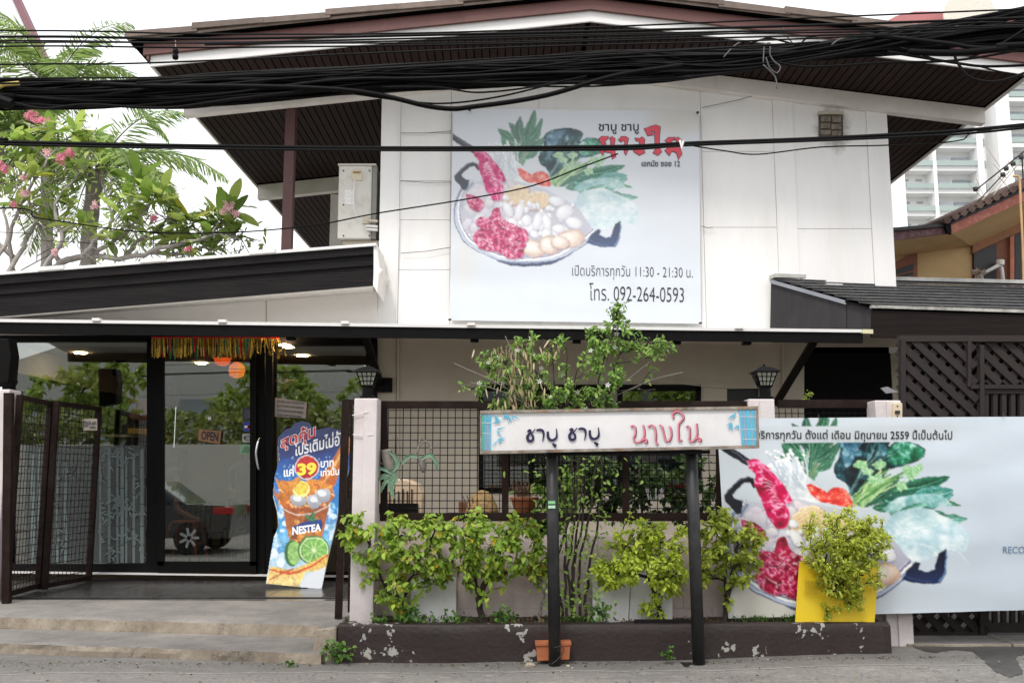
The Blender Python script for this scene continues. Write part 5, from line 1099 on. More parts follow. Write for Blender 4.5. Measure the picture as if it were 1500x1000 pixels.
def rv(s=1): return Vector((random.gauss(0, s), random.gauss(0, s), random.gauss(0, s)))
def attach(skel, tips, mb, r0=.006, jag=.03, r1=.0025):
    """twigs from nearest skeleton point to each tip; returns polyline per tip"""
    out = []
    for t in tips:
        best = min(skel, key=lambda s: (s - t).length + max(0, (s.z - t.z)) * 1.2); L = (t - best).length; k = max(3, int(L / .08))
        pts = [best.lerp(t, i / k) + (rv(jag * .5) if 0 < i < k else Vector()) + Vector((0, 0, math.sin(math.pi * i / k) * L * .08)) for i in range(k + 1)]
        mb.tube(pts, [r0 + (r1 - r0) * i / k for i in range(k + 1)], 4, cap=False); out.append(pts); skel.append(pts[k // 2])
    return out
def shrub(nm, label, cat, base, trunks, clumps, ntips, leaf, colf, per=14, droop=.3, group=None, barkm=None, trunk_r=.02, flowers=0, pods=None, dens_line=.75, twig_j=.03, dark=0):
    """trunks: lists of 3D points; clumps: (center, rx, ry, rz, weight)"""
    T = thing(nm, label, cat, base, group); tb = MB(); skel = []
    for tr in trunks:
        P = catmull(tr, 6); n_ = len(P); P = [p + rv(.006) for p in P]; tb.tube(P, [trunk_r * (1 - .7 * i / n_) for i in range(n_)], 6); skel += P[n_ // 4:]
    tips = []; wt = [c[4] for c in clumps]
    for _ in range(ntips):
        c = random.choices(clumps, wt)[0]
        while True:
            v_ = Vector((random.uniform(-1, 1), random.uniform(-1, 1), random.uniform(-1, 1)))
            if v_.length <= 1: break
        v_ = v_.normalized() * (v_.length ** .6); tips.append(c[0] + Vector((v_.x * c[1], v_.y * c[2], v_.z * c[3])))
    # first ring of thicker limbs to clump centres
    attach(skel, [c[0] for c in clumps], tb, trunk_r * .5, .04, .006); 
    skel2 = list(skel); polys = attach(skel2, tips, tb, .005, twig_j, .0015)
    tb.build('trunk', barkm or M_bark, T, kind='stuff' if len(trunks) > 1 else None)
    items, cols = [], []
    ext = polys
    for pts in ext:
        cb = random.random()
        m_ = random.randint(int(per * .6), int(per * 1.4))
        tip = pts[-1]; n_ = len(pts); segd = (pts[-1] - pts[-2]).normalized() * .05
        for i in range(m_):
            f = 1 - random.random() ** 1.2 * dens_line * min(1, .28 / max(.05, (pts[-1] - pts[0]).length)) if random.random() < .9 else random.uniform(.3, 1)
            x = f * (n_ - 1); k = min(n_ - 2, int(x)); p = pts[k].lerp(pts[k + 1], x - k) + rv(.012)
            d = (segd.normalized() * .5 + rv(.7) + Vector((0, -.15, -droop))).normalized(); nn = (Vector((0, -.5, .9)) + rv(.45)).normalized()
            s_ = random.choice((.5, .75, .95, 1.15, 1.4)) * random.uniform(.85, 1.15); items.append((p, d, nn, leaf[0] * s_, leaf[1] * s_)); cols.append(colf(cb, random.random()))
    o = link('leaves', leaves_mesh('leaves', items, cols), T, kind='stuff')
    return T, tips, polys
def mixc(a, b, t): return tuple(a[i] + (b[i] - a[i]) * t for i in range(3))
def col_green(cb, r): 
    c = mixc((.14, .28, .03), (.50, .64, .09), .15 + .6 * cb * r + .35 * r)
    if r > .965: c = (.55, .38, .03)
    elif r > .90: c = (.48, .48, .09)
    return c
def col_yel(cb, r):
    c = mixc((.22, .33, .03), (.70, .80, .10), .15 + .5 * cb + .35 * r)
    return c
def col_jas(cb, r):
    return mixc((.08, .20, .035), (.38, .56, .12), .5 * cb + .5 * r)
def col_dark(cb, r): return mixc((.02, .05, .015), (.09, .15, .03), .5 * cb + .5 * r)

# ------------------------------------------------------------------ planter at the foot of the fence
PT = thing('street_planter', 'long low planter with chipped dark brown paint at the foot of the fence', 'planter', (1, 8.5, 0))
def planter_mat():
    m = mat('chipped_brown_paint', (.024, .0135, .0125), .6, .25, 4, .3, 30).copy(); nt = m.node_tree; n = nt.nodes; l = nt.links; p = n['Principled BSDF']
    src = p.inputs['Base Color'].links[0].from_socket; g_ = n.new('ShaderNodeNewGeometry')
    a = n.new('ShaderNodeTexNoise'); a.inputs['Scale'].default_value = 7; a.inputs['Detail'].default_value = 9; a.inputs['Roughness'].default_value = .62; l.new(g_.outputs['Position'], a.inputs[0])
    b = n.new('ShaderNodeTexNoise'); b.inputs['Scale'].default_value = 2.1; b.inputs['Detail'].default_value = 3; l.new(g_.outputs['Position'], b.inputs[0])
    s = n.new('ShaderNodeMath'); s.operation = 'ADD'; a2 = n.new('ShaderNodeTexNoise'); a2.inputs['Scale'].default_value = 24; a2.inputs['Detail'].default_value = 6; l.new(g_.outputs['Position'], a2.inputs[0]); am = n.new('ShaderNodeMath'); am.operation = 'MULTIPLY_ADD'; am.inputs[1].default_value = .45; l.new(a2.outputs[0], am.inputs[0]); a3 = n.new('ShaderNodeMath'); a3.operation = 'MULTIPLY_ADD'; a3.inputs[1].default_value = .75; a3.inputs[2].default_value = -.10; l.new(a.outputs[0], a3.inputs[0]); l.new(a3.outputs[0], am.inputs[2])
    l.new(am.outputs[0], s.inputs[0]); l.new(b.outputs[0], s.inputs[1])
    r_ = n.new('ShaderNodeMapRange'); r_.inputs[1].default_value = 1.158; r_.inputs[2].default_value = 1.166; l.new(s.outputs[0], r_.inputs[0])
    mx = n.new('ShaderNodeMix'); mx.data_type = 'RGBA'; l.new(r_.outputs[0], mx.inputs[0]); l.new(src, mx.inputs[6]); mx.inputs[7].default_value = (.36, .35, .32, 1); l.new(mx.outputs[2], p.inputs['Base Color']); return m
M_plant = planter_mat()
pf = [atz(494, 970, 0), Vector((at(1308, 940, 8.44).x, 8.44, 0))]
xs_ = np.linspace(0, 1, 60); fb = MB(); rows = ((0, -.02, 0), (0, .12, .0), (-.004, .22, 0), (.0, .285, 0), (.008, .300, 0), (.10, .302, 0), (.112, .292, 0), (.112, .2, 0))
for k, (dy, z, _) in enumerate(rows):
    for i, t in enumerate(xs_):
        p = pf[0].lerp(pf[1], t); top = .300 - .008 * t
        zz = z * (top / .300); bu = .012 * noise.noise((p.x * 2, k * .3, 1)) + .01 * noise.noise((p.x * 9, k, 4))
        ce = 0
        if t > .975: ce = (t - .975) / .025 * .06
        fb.v.append((p.x, p.y + dy + (bu if k < 5 else 0) + ce + (-.012 if k == 0 else 0), zz + .5 * abs(bu) * (1 if 2 < k < 7 else 0)))
n_ = len(xs_)
for k in range(len(rows) - 1):
    for i in range(n_ - 1): a = k * n_ + i; fb.f.append((a, a + 1, a + n_ + 1, a + n_))
fb.build('planter_wall', M_plant, PT, smooth=True)
for p, sg in ((pf[0], 0), (pf[1], -.11)): MB().box(p.x + sg - .002, p.x + sg + .112, p.y + .02, FY - .005, -.02, .29 if sg == 0 else .287).build('planter_end', M_plant, PT, bevel=.02)
so = MB(); nx, ny = 120, 10
for j in range(ny + 1):
    for i in range(nx + 1):
        p = pf[0].lerp(pf[1], i / nx); y0 = p.y + .1; y = y0 + (FY - .02 - y0) * j / ny
        so.v.append((p.x, y, .264 - .01 * i / nx + .02 * noise.noise((p.x * 3, y * 5, 0)) + .012 * noise.noise((p.x * 20, y * 20, 3)) + .035 * (j / ny) ** 2))
for j in range(ny):
    for i in range(nx): a = j * (nx + 1) + i; so.f.append((a, a + 1, a + nx + 2, a + nx + 1))
so.build('soil', M_soil, PT, smooth=True)
# litter on the soil
items, cols = [], []
for _ in range(1500):
    t = random.random(); p = pf[0].lerp(pf[1], t); y = random.uniform(p.y + .1, FY - .03); items.append((Vector((p.x, y, 0.277 - .01 * t + .03 * ((y - p.y) / .5) ** 2)), rv(1), Vector((0, 0, 1)) + rv(.4), random.uniform(.02, .05), .018)); cols.append(random.choice(((.12, .07, .04), (.25, .16, .08), (.06, .04, .03), (.35, .25, .1), (.08, .14, .03))))
link('leaf_litter', leaves_mesh('leaf_litter', items, cols), None, kind='stuff', label='dry fallen leaves scattered over the planter soil', cat='litter')
def V3(px, py, Y): return at(px, py, Y)
pxm = 1 / F * 8.55
# shrub A (left)
shrub('planter_shrub', 'green and yellow leaved shrub at the left end of the planter before the pale pillar', 'shrub', V3(580, 905, 8.6),
      [[V3(582, 912, 8.62), V3(580, 860, 8.6), V3(578, 800, 8.58), V3(576, 760, 8.6)], [V3(584, 912, 8.62), V3(600, 850, 8.6), V3(625, 800, 8.55)], [V3(582, 900, 8.62), V3(560, 850, 8.6), V3(540, 800, 8.6)]],
      [(V3(545, 785, 8.5), .24, .22, .26, 1), (V3(600, 790, 8.5), .32, .25, .24, 1.4), (V3(560, 840, 8.5), .26, .2, .22, 1), (V3(620, 835, 8.5), .28, .2, .2, 1), (V3(640, 775, 8.52), .22, .2, .15, .7), (V3(585, 875, 8.5), .17, .12, .12, .45), (V3(512, 775, 8.5), .1, .12, .15, .25)],
      200, (.050, .031), col_green, 12, .5, 'shrubs in the planter', trunk_r=.02)
shrub('planter_shrub', 'broad green shrub with a thick slanting trunk left of the taller black sign post', 'shrub', V3(705, 910, 8.6),
      [[V3(708, 914, 8.62), V3(700, 870, 8.6), V3(690, 820, 8.58), V3(685, 770, 8.6)], [V3(702, 880, 8.62), V3(720, 830, 8.6), V3(740, 790, 8.55)]],
      [(V3(690, 785, 8.5), .26, .22, .24, 1.2), (V3(735, 800, 8.5), .26, .22, .24, 1.2), (V3(670, 830, 8.5), .24, .2, .2, 1), (V3(730, 840, 8.5), .2, .18, .14, .6), (V3(765, 780, 8.52), .2, .15, .16, .7), (V3(790, 830, 8.6), .1, .12, .2, .35), (V3(715, 875, 8.55), .1, .1, .1, .15)],
      190, (.050, .031), col_green, 12, .5, 'shrubs in the planter', trunk_r=.035)
shrub('planter_shrub', 'bright yellow green shrub in front of the white boards between the two sign posts', 'shrub', V3(966, 905, 8.6),
      [[V3(970, 914, 8.64), V3(962, 880, 8.62), V3(948, 830, 8.6), V3(940, 790, 8.6)]],
      [(V3(935, 790, 8.5), .30, .2, .24, 1.2), (V3(975, 795, 8.5), .24, .2, .2, .9), (V3(908, 825, 8.5), .26, .2, .2, 1), (V3(960, 830, 8.45), .32, .2, .2, 1.3), (V3(985, 845, 8.5), .16, .2, .14, .7), (V3(960, 890, 8.55), .12, .1, .12, .35), (V3(890, 840, 8.55), .14, .15, .15, .5)],
      230, (.037, .021), col_yel, 20, .2, 'shrubs in the planter', trunk_r=.03)
shrub('planter_shrub', 'thin yellow green shrub overlapping the left edge of the street banner', 'shrub', V3(1062, 905, 8.6),
      [[V3(1061, 914, 8.64), V3(1063, 860, 8.6), V3(1060, 800, 8.6)], [V3(1062, 890, 8.6), V3(1078, 820, 8.55), V3(1080, 780, 8.5)]],
      [(V3(1045, 765, 8.5), .16, .16, .14, .9), (V3(1085, 790, 8.45), .22, .18, .2, 1), (V3(1040, 815, 8.5), .18, .18, .16, .8), (V3(1085, 830, 8.5), .2, .15, .14, .6), (V3(1065, 870, 8.55), .1, .1, .12, .2), (V3(1020, 850, 8.5), .08, .1, .1, .2)],
      130, (.046, .027), lambda a, b: mixc(col_yel(a, b), (.15, .17, .03), .35), 14, .25, 'shrubs in the planter', trunk_r=.022)
shrub('planter_shrub', 'dense yellow shrub growing in front of the yellow board at the planter end', 'shrub', V3(1232, 905, 8.75),
      [[V3(1230, 912, 8.62), V3(1232, 880, 8.58), V3(1236, 830, 8.55), V3(1240, 790, 8.55)], [V3(1232, 890, 8.6), V3(1215, 840, 8.5)]],
      [(V3(1230, 778, 8.4), .32, .2, .2, 1.6), (V3(1268, 790, 8.42), .24, .2, .22, 1.2), (V3(1203, 805, 8.42), .2, .2, .2, 1), (V3(1240, 815, 8.4), .34, .22, .18, 1.6), (V3(1265, 842, 8.42), .2, .15, .15, .9), (V3(1225, 855, 8.45), .17, .14, .12, .7), (V3(1250, 885, 8.5), .15, .1, .1, .35), (V3(1210, 895, 8.5), .1, .1, .06, .2)],
      330, (.028, .015), lambda a, b: mixc(col_yel(a, b), (.62, .58, .12), .25), 26, .05, 'shrubs in the planter', trunk_r=.035)
# thin shrub between and the jasmine climbing over the sign
T, tips, pol = shrub('jasmine_bush', 'tall multi stemmed jasmine with small white flowers rising behind the white sign board', 'bush', V3(850, 910, 8.6),
      [[V3(840 + a, 912, 8.6 + .02 * k), V3(835 + b, 830, 8.65), V3(850 + c, 740, 8.62), V3(845 + d, 660, 8.6), V3(820 + e, 580, 8.55), V3(800 + f_, 510, 8.5)] for k, (a, b, c, d, e, f_) in enumerate(((-8, -8, -22, -40, -60, -70), (0, -2, -6, 0, 10, 30), (4, 6, 6, 10, 50, 90), (10, 14, 16, 30, 70, 110), (-2, 4, 0, 5, -20, -30), (16, 28, 30, 34, 20, 60), (-14, -20, -12, -10, -5, 8)))],
      [(V3(715, 525, 8.5), .10, .1, .08, .5), (V3(745, 550, 8.5), .18, .2, .16, .8), (V3(790, 505, 8.5), .30, .2, .12, 1.1), (V3(800, 560, 8.5), .26, .2, .2, 1.1), (V3(880, 545, 8.45), .2, .2, .26, 1.1), (V3(900, 490, 8.45), .22, .2, .16, 1), (V3(905, 455, 8.4), .06, .08, .1, .25), (V3(960, 515, 8.45), .22, .15, .12, .6), (V3(860, 590, 8.6), .3, .2, .12, .7), (V3(760, 590, 8.6), .3, .15, .1, .5), (V3(690, 570, 8.6), .14, .1, .1, .2), (V3(960, 570, 8.5), .18, .1, .1, .12)],
      290, (.043, .021), col_jas, 12, .1, trunk_r=.013, twig_j=.05)
fm = MB()
def flower(c, s):
    ax = rv(.3) + Vector((0, -1, .1)); ax.normalize(); a = ax.orthogonal().normalized(); b = ax.cross(a); b0 = len(fm.v)
    for i in range(5):
        t = i * 1.2566; d = a * math.cos(t) + b * math.sin(t); e = ax.cross(d); fm.add([c, c + d * s * .6 + e * s * .25 + ax * s * .2, c + d * s + ax * s * .1, c + d * s * .6 - e * s * .25 + ax * s * .2], [(0, 1, 2, 3)])
for t in random.sample(tips, 24): flower(t + Vector((0, -.06, .02)), .026)
fm.build('flowers', mat('white_petal', (.85, .85, .82), .5, .02, trans=.3), T, kind='stuff')
items, cols = [], []
for _ in range(150):
    x = random.gauss(760, 26); y = random.uniform(495, 595); d = Vector((random.gauss(0, .25), random.gauss(0, .2), -1)); items.append((V3(x, y, 8.42 + random.uniform(-.1, .1)), d, rv(1), random.uniform(.05, .10), .016)); cols.append(mixc((.42, .32, .17), (.62, .52, .34), random.random()))
link('dry_pods', leaves_mesh('pods', items, cols), T, kind='stuff')
vb = MB()
for a, b in (((665, 532), (800, 612)), ((690, 560), (790, 606)), ((740, 492), (770, 600)), ((905, 448), (890, 560)), ((985, 505), (880, 590)), ((1000, 545), (900, 580))): vb.tube(catmull([V3(*a, 8.42), V3((a[0] + b[0]) / 2 + 5, (a[1] + b[1]) / 2 - 6, 8.42), V3(*b, 8.55)], 5), .004, 4)
vb.build('bare_twigs', M_greybark, T, kind='stuff')
# low leaves on jasmine stems
items, cols = [], []
for _ in range(420):
    y = random.uniform(670, 905); x = 845 + random.gauss(0, 26 + (905 - y) * .06); items.append((V3(x, y, 8.55 + random.gauss(0, .08)), rv(1), Vector((0, -.5, .8)) + rv(.4), random.uniform(.035, .06), .026)); cols.append(mixc(col_jas(.7, random.random()), col_green(.5, .5), random.random() * .6))
link('lower_leaves', leaves_mesh('lower', items, cols), T, kind='stuff')
shrub('small_tree', 'thin sapling with forked stem left of the black post, bare below', 'sapling', V3(790, 905, 8.6),
      [[V3(790, 912, 8.66), V3(793, 885, 8.66), V3(797, 870, 8.66), V3(785, 855, 8.64), V3(770, 838, 8.62)], [V3(797, 870, 8.66), V3(803, 850, 8.66), V3(808, 820, 8.66)]],
      [(V3(800, 810, 8.6), .12, .1, .14, 1), (V3(775, 825, 8.6), .1, .1, .1, .6)], 40, (.045, .028), lambda a, b: mixc(col_green(a, b), (.3, .3, .05), .4), 8, .3, trunk_r=.012, barkm=M_greybark)
for i, (x, y, s, lb) in enumerate(((603, 905, .13, 'small dark green seedling in front of the left white board'), (662, 908, .10, 'low seedling beside the right edge of the left white board'), (492, 952, .12, 'small green weed growing at the corner of the steps and planter'), (978, 958, .06, 'tiny weed rooted at the foot of the planter between the posts'), (425, 970, .04, 'tiny weed at the front edge of the lower step'), (556, 908, .08, 'low seedling in the planter near the pale pillar'), (737, 905, .12, 'dark seedling between the broad shrub and the black post'), (880, 895, .1, 'dark seedling left of the wide white boards'))):
    Yw = 8.45 if y < 930 else 8.30; items, cols = [], []
    if y > 930: Yw = 8.22 if y < 965 else 8.1
    for _ in range(int(60 * s / .1)):
        items.append((V3(x, y, Yw) + Vector((random.gauss(0, s * .5), random.gauss(0, s * .2), random.gauss(0, s * .4))), rv(1), Vector((0, -.6, .8)) + rv(.4), .04 * (s / .1) ** .5, .03 * (s / .1) ** .5)); cols.append(mixc((.04, .12, .02), (.14, .26, .04), random.random()))
    w_ = thing('weed', lb, 'weed', V3(x, y + s * 60, Yw)); link('leaves', leaves_mesh('weed', items, cols), w_, kind='stuff')
    tb = MB()
    for _ in range(5): tb.tube([V3(x, y + s * 80, Yw), V3(x, y, Yw) + Vector((random.gauss(0, s * .4), 0, random.gauss(0, s * .3)))], .002, 4)
    tb.build('stems', M_bark, w_, kind='stuff')
# grass tufts in the planter near banner
items, cols = [], []
for _ in range(500):
    x = random.choice((random.gauss(1105, 14), random.gauss(1160, 10), random.gauss(840, 12), random.gauss(640, 50))); items.append((V3(x, random.uniform(905, 912), 8.6), Vector((random.gauss(0, .5), random.gauss(0, .3), 1)), rv(1), random.uniform(.02, .06), .008)); cols.append(mixc((.05, .12, .03), (.16, .25, .06), random.random()))
link('planter_weeds', leaves_mesh('grass', items, cols), None, kind='stuff', label='short green weeds sprouting along the planter soil', cat='weeds')
# leaning boards
def board(nm, label, pts, Y, m, tilt=.12, cat='board'):
    o = thing(nm, label, cat, at(pts[0][0], pts[2][1], Y)); ym = max(p[1] for p in pts); yt = min(p[1] for p in pts)
    f = [at(x, y, Y + tilt * (ym - y) / max(1, ym - yt)) for x, y in pts]
    MB().prism(f, (0, .012, 0)).build('sheet', m, o); return o, f
M_bd = mat('white_board', (.66, .65, .65), .5, .04, 3, dirt=(.4, .37, .33), dscale=3, damt=.4)
board('white_board', 'grey white board leaning on the wall behind the left shrub', [(602, 845), (668, 845), (668, 913), (602, 911)], 8.66, M_bd)
board('white_board', 'large white board leaning behind the bright yellow green shrub, left one of two', [(868, 835), (924, 835), (920, 915), (868, 914)], 8.67, M_bd)
board('white_board', 'white board leaning behind the bright yellow green shrub, right one of two', [(925, 838), (985, 840), (985, 912), (921, 914)], 8.69, M_bd)
M_yb = mat('yellow_board', (.80, .56, .01), .45, .05, 3)
o, f = board('yellow_board', 'bright yellow sign board stood in the planter behind the densest yellow shrub', [(1171, 822), (1287, 830), (1281, 913), (1165, 910)], 8.52, M_yb, .06)
text('ขอบคุณ', (at(1176, 880, 8.515), at(1196, 880, 8.515), at(1198, 850, 8.53), at(1180, 850, 8.53)), mat('yellow_shade_ink', (.60, .42, .01), .5), o)
MB().box(at(930, 905, 8.4).x, at(1020, 905, 8.4).x, 8.43, 8.47, .285, .325).build('timber_batten', M_darkwood, None, label='dark timber batten lying along the planter rim below the white boards', cat='batten')
# terracotta trough hung at the foot of the black post
TT = thing('terracotta_trough', 'orange terracotta trough on the ground behind the left black sign post', 'planter', atz(810, 968, 0))
MB().pp([(785, 943), (836, 942), (834, 966), (787, 968)], 8.2, .12).build('trough', M_terra, TT, bevel=.008); MB().pp([(784, 941), (837, 940), (837, 945), (784, 946)], 8.19, .14).build('rim', M_terra, TT, bevel=.004)
MB().tube(catmull([at(812, 948, 8.1), at(822, 946, 8.09), at(826, 952, 8.09), at(818, 964, 8.09), at(808, 972, 8.08)], 5), .004, 5).build('tie_wire', M_bark, TT)
for x, y, r_, lb in ((776, 974, .045, 'biggest pale stone on the road just left of the terracotta trough'), (832, 975, .02, 'small stone on the road below the right end of the trough'), (838, 978, .012, 'tiny stone chip right of the black post foot'), (722, 982, .008, 'tiny pale chip on the road well left of the trough'), (1136, 990, .01, 'tiny chip on the open road right of the second post'), (770, 983, .01, 'tiny chip in front of the biggest pale stone')):
    p = atz(x, y, .01); me = bpy.data.meshes.new('stone'); bm = bmesh.new(); bmesh.ops.create_icosphere(bm, subdivisions=2, radius=r_)
    for v_ in bm.verts: v_.co *= 1 + .35 * noise.noise(v_.co * 30 + p); v_.co.z *= .6
    bm.to_mesh(me); bm.free(); me.materials.append(mat('loose_stone', (.33, .28, .22), .9, .3, 20))
    link('stone', me, None, loc=p, label=lb, cat='stone', group='stones by the planter')

items, cols = [], []
for _ in range(1500):
    x = random.uniform(-5, 5); y = random.choice((random.uniform(7.2, 8.35), 8.28 - abs(random.gauss(0, .07)))); sz = random.choice((.008, .010, .014, .026)); items.append(((x, y, gz(x, y) + .004), (random.gauss(0, 1), random.gauss(0, 1), .1), (random.gauss(0, .4), random.gauss(0, .4), 1), sz, sz * .6)); cols.append(random.choice(((.08, .06, .04), (.3, .22, .08), (.42, .40, .36), (.05, .05, .045), (.14, .16, .05))))
link('road_litter', leaves_mesh('road_litter', items, cols), None, kind='stuff', label='grit and tiny dry leaves scattered over the road edge', cat='litter')
# ------------------------------------------------------------------ air conditioner outdoor unit
AC = thing('air_conditioner', 'tall weathered white air conditioner outdoor unit on the upper side wall', 'air conditioner', at(520, 352, 12.7))
a0 = at(498, 350, 12.62); a1 = at(549, 240, 12.62)
acm = mat('aged_white_metal', (.62, .60, .55), .5, .05, 4, dirt=(.4, .34, .26), dscale=5, damt=.45)
MB().box(at(495, 300, 12.62).x, at(544, 300, 12.62).x, 12.62, 13.4, a0.z, a1.z - .02).build('casing', acm, AC, bevel=.02)
MB().box(at(544.5, 300, 12.62).x, at(551, 300, 12.62).x, 12.64, 13.4, a0.z + .01, a1.z - .03).build('shaded_side', mat('ac_shaded_side', (.25, .24, .22), .6, .1), AC)  # right flank of the unit, its shade put into a darker colour
MB().box(at(493, 300, 12.6).x, at(550, 300, 12.6).x, 12.60, 13.42, a1.z - .025, a1.z).build('top_lid', acm, AC, bevel=.01)
MB().pbox(515, 249, 530, 264, 12.605, .02).build('service_cover', mat('cream_label', (.62, .55, .4), .5, .1), AC); MB().pbox(517, 251, 528.5, 254, 12.6, .01).build('cover_slot', mat('brown_slot', (.3, .18, .08), .5), AC)
MB().pbox(505, 278, 518, 300, 12.612, .01).build('info_label', mat('pale_label', (.72, .71, .69), .5, .2, 60), AC)
MB().tube(catmull([at(520, 264, 12.59), at(518, 285, 12.57), at(519, 305, 12.57), at(524, 322, 12.58)], 5), .01, 6).build('power_cable', M_white_met, AC)
MB().pbox(531, 318, 541, 327, 12.59, .03).build('valve_plate', M_greywall, AC)
for y in (323, 331, 336): MB().tube([at(537, y, 12.6), at(553, y + 1, 12.52)], .018, 8).build('pipe', M_white_met if y > 325 else M_greywall, AC)
for x, y in ((503, 250), (503, 345), (541, 345), (541, 250), (503, 300)): MB().pbox(x - 1, y - 1, x + 1, y + 1, 12.612, .01).build('screw', M_ink, AC)
MB().box(at(500, 353, 12.6).x, at(555, 353, 12.6).x, 12.7, 13.3, a0.z - .06, a0.z - .003).build('wall_bracket', M_greywall, AC)

# ------------------------------------------------------------------ lattice fence and gate under the canopy
LT = thing('lattice_screen', 'brown diagonal timber lattice screen beneath the right canopy', 'lattice', (4.4, 9.2, .1))
LY = 9.2
def lattice(x0, y0, x1, y1, sp_, w_, Y):
    A0 = at(x0, (y0 + y1) / 2, Y).x; A1 = at(x1, (y0 + y1) / 2, Y).x; Z0 = at(x0, y1, Y).z; Z1 = at(x0, y0, Y).z; Hh = Z1 - Z0; Wd = A1 - A0
    L_ = math.sqrt(2)
    for s in (1, -1):
        k = -int(Hh / sp_) - 1
        c = -Hh
        while c < Wd + Hh:
            c += sp_
            # line x = A0 + c + s*(z-Z0) style, clip to the box
            pts = []
            if s == 1: f = lambda t: A0 + c - Hh + t
            else: f = lambda t: A0 + c - t
            if s == 1: f = lambda t, c=c: A0 + c - Hh + t if False else A0 + c - t * 0 + (t - Hh / 2) - Hh / 2 + Hh / 2 - 0
            if s == 1: f = lambda t, c=c: A0 + c - Hh / 2 + t - Hh / 2
            else: f = lambda t, c=c: A0 + c - t + Hh / 2 - Hh / 2
            t0, t1 = 0., Hh
            if s == 1: t0 = max(t0, A0 - f(0)); t1 = min(t1, A1 - f(0))
            else: t0 = max(t0, f(0) - A1); t1 = min(t1, f(0) - A0)
            if t1 - t0 < .04: continue
            MB().bar(Vector((f(t0), Y + (.0 if s == -1 else .022), Z0 + t0)), Vector((f(t1), Y + (.0 if s == -1 else .022), Z0 + t1)), w_, .016, (0, 1, 0)).build('slat', M_lattice, LT)
def slatbar(a, b, w_, th): pass
lattice(1326, 497, 1440, 930, .160, .068, LY); lattice(1430, 497, 1600, 562, .160, .068, LY + .03)
for a in ((1320, 497, 1327, 932), (1436, 505, 1442, 932), (1418, 497, 1423, 566)): MB().pbox(*a, LY - .03, .07).build('frame_post', M_lattice, LT)
for a in ((1318, 491, 1600, 500), (1422, 563, 1600, 569), (1326, 926, 1440, 932)): MB().pbox(*a, LY - .02, .07).build('frame_rail', M_lattice, LT)
GW = thing('timber_gate', 'brown timber gate with upright bars at the right edge behind the street banner', 'gate', (4.9, 9.2, .1))
for a in ((1442, 570, 1600, 576), (1442, 912, 1600, 926), (1442, 880, 1600, 886)): MB().pbox(*a, LY, .05).build('gate_rail', M_lattice, GW)
for x in range(1442, 1560, 13): MB().pbox(x, 576, x + 6.5, 926, LY + .01, .04).build('gate_bar', M_lattice, GW)
# ------------------------------------------------------------------ things behind the fence
def pot(cx, ytop, ybot, Y, r0, r1, label):
    c = at(cx, ybot, Y); h = at(cx, ytop, Y).z - c.z; T = thing('flower_pot', label, 'pot', c)
    MB().lathe(c, [(r0, 0), (r1, h * .85), (r1 * 1.12, h * .86), (r1 * 1.12, h), (r1 * .95, h), (r1 * .9, h * .9)], 20).build('pot_body', M_terra, T); return T, c + Vector((0, 0, h))
T, c = pot(768, 728, 751, 9.4, .09, .125, 'terracotta pot of dry spiky plants behind the mesh under the sign')
items, cols = [], []
for _ in range(90): items.append((c + Vector((random.gauss(0, .05), random.gauss(0, .05), 0)), Vector((random.gauss(0, .6), random.gauss(0, .5), 1)), rv(1), random.uniform(.1, .22), .014)); cols.append(mixc((.16, .10, .07), (.30, .2, .12), random.random()))
link('spiky_leaves', leaves_mesh('spk', items, cols), T, kind='stuff')
SH = thing('shelf', 'dark shelf plank along the courtyard side of the mesh fence', 'shelf', at(720, 752, 9.4)); MB().box(at(655, 750, 9.4).x, at(800, 750, 9.4).x, 9.25, 9.55, at(720, 753, 9.4).z - .03, at(720, 751, 9.4).z).build('plank', M_darkwood, SH)
MB().box(at(672, 738, 9.45).x, at(705, 738, 9.45).x, 9.42, 9.5, at(690, 750, 9.4).z, at(690, 735, 9.4).z).build('brown_box', mat('brown_clay', (.22, .09, .04), .8, .2), None, label='low brown clay trough on the shelf left of the woven basket', cat='trough')
bk = MB(); c = at(706, 751, 9.38); h = .2; bk.lathe(c, [(.16, 0), (.155, .03), (.14, .08), (.11, .15), (.06, .2), (.01, .215)], 22); bk.build('woven_basket', mat('woven_basket', (.38, .24, .10), .8, .35, 30, .8, 60), None, smooth=True, label='round woven basket upturned on the shelf behind the mesh', cat='basket')
for i in range(4): MB().tube(catmull([at(690 + i * 6, 752, 9.3), at(684 + i * 5, 740, 9.28), at(676 + i * 8, 722 + i * 3, 9.26)], 4), .006, 5).build('dry_branch', M_greybark, None, label=('leftmost', 'second', 'third', 'rightmost')[i] + ' of four dry bare branches on the shelf by the basket', cat='branch', group='dry branches by the basket')
# cream ceramic bench
BC = thing('ceramic_planter', 'cream curved ceramic planter with slotted front behind the mesh by the left pillar', 'planter', at(590, 760, 9.8))
cr = mat('cream_ceramic', (.50, .38, .26), .6, .15, 5)
c0 = at(588, 745, 9.8); pr = [(-.28, .0), (-.28, .28), (-.1, .30), (.06, .29), (.18, .24), (.23, .14), (.22, -.1), (.17, -.12), (.17, .0)]
MB().prism([Vector((c0.x + a - .02, 9.8, c0.z + b)) for a, b in pr], (0, .4, 0)).build('shell', cr, BC, bevel=.015)
for i in range(7): MB().pbox(563 + i * 6.5, 716 + (i % 2) * 3, 565 + i * 6.5, 741, 9.78, .03).build('slot', M_bark, BC)
MB().pbox(548, 737, 612, 752, 9.76, .1).build('black_plinth', M_black, BC)
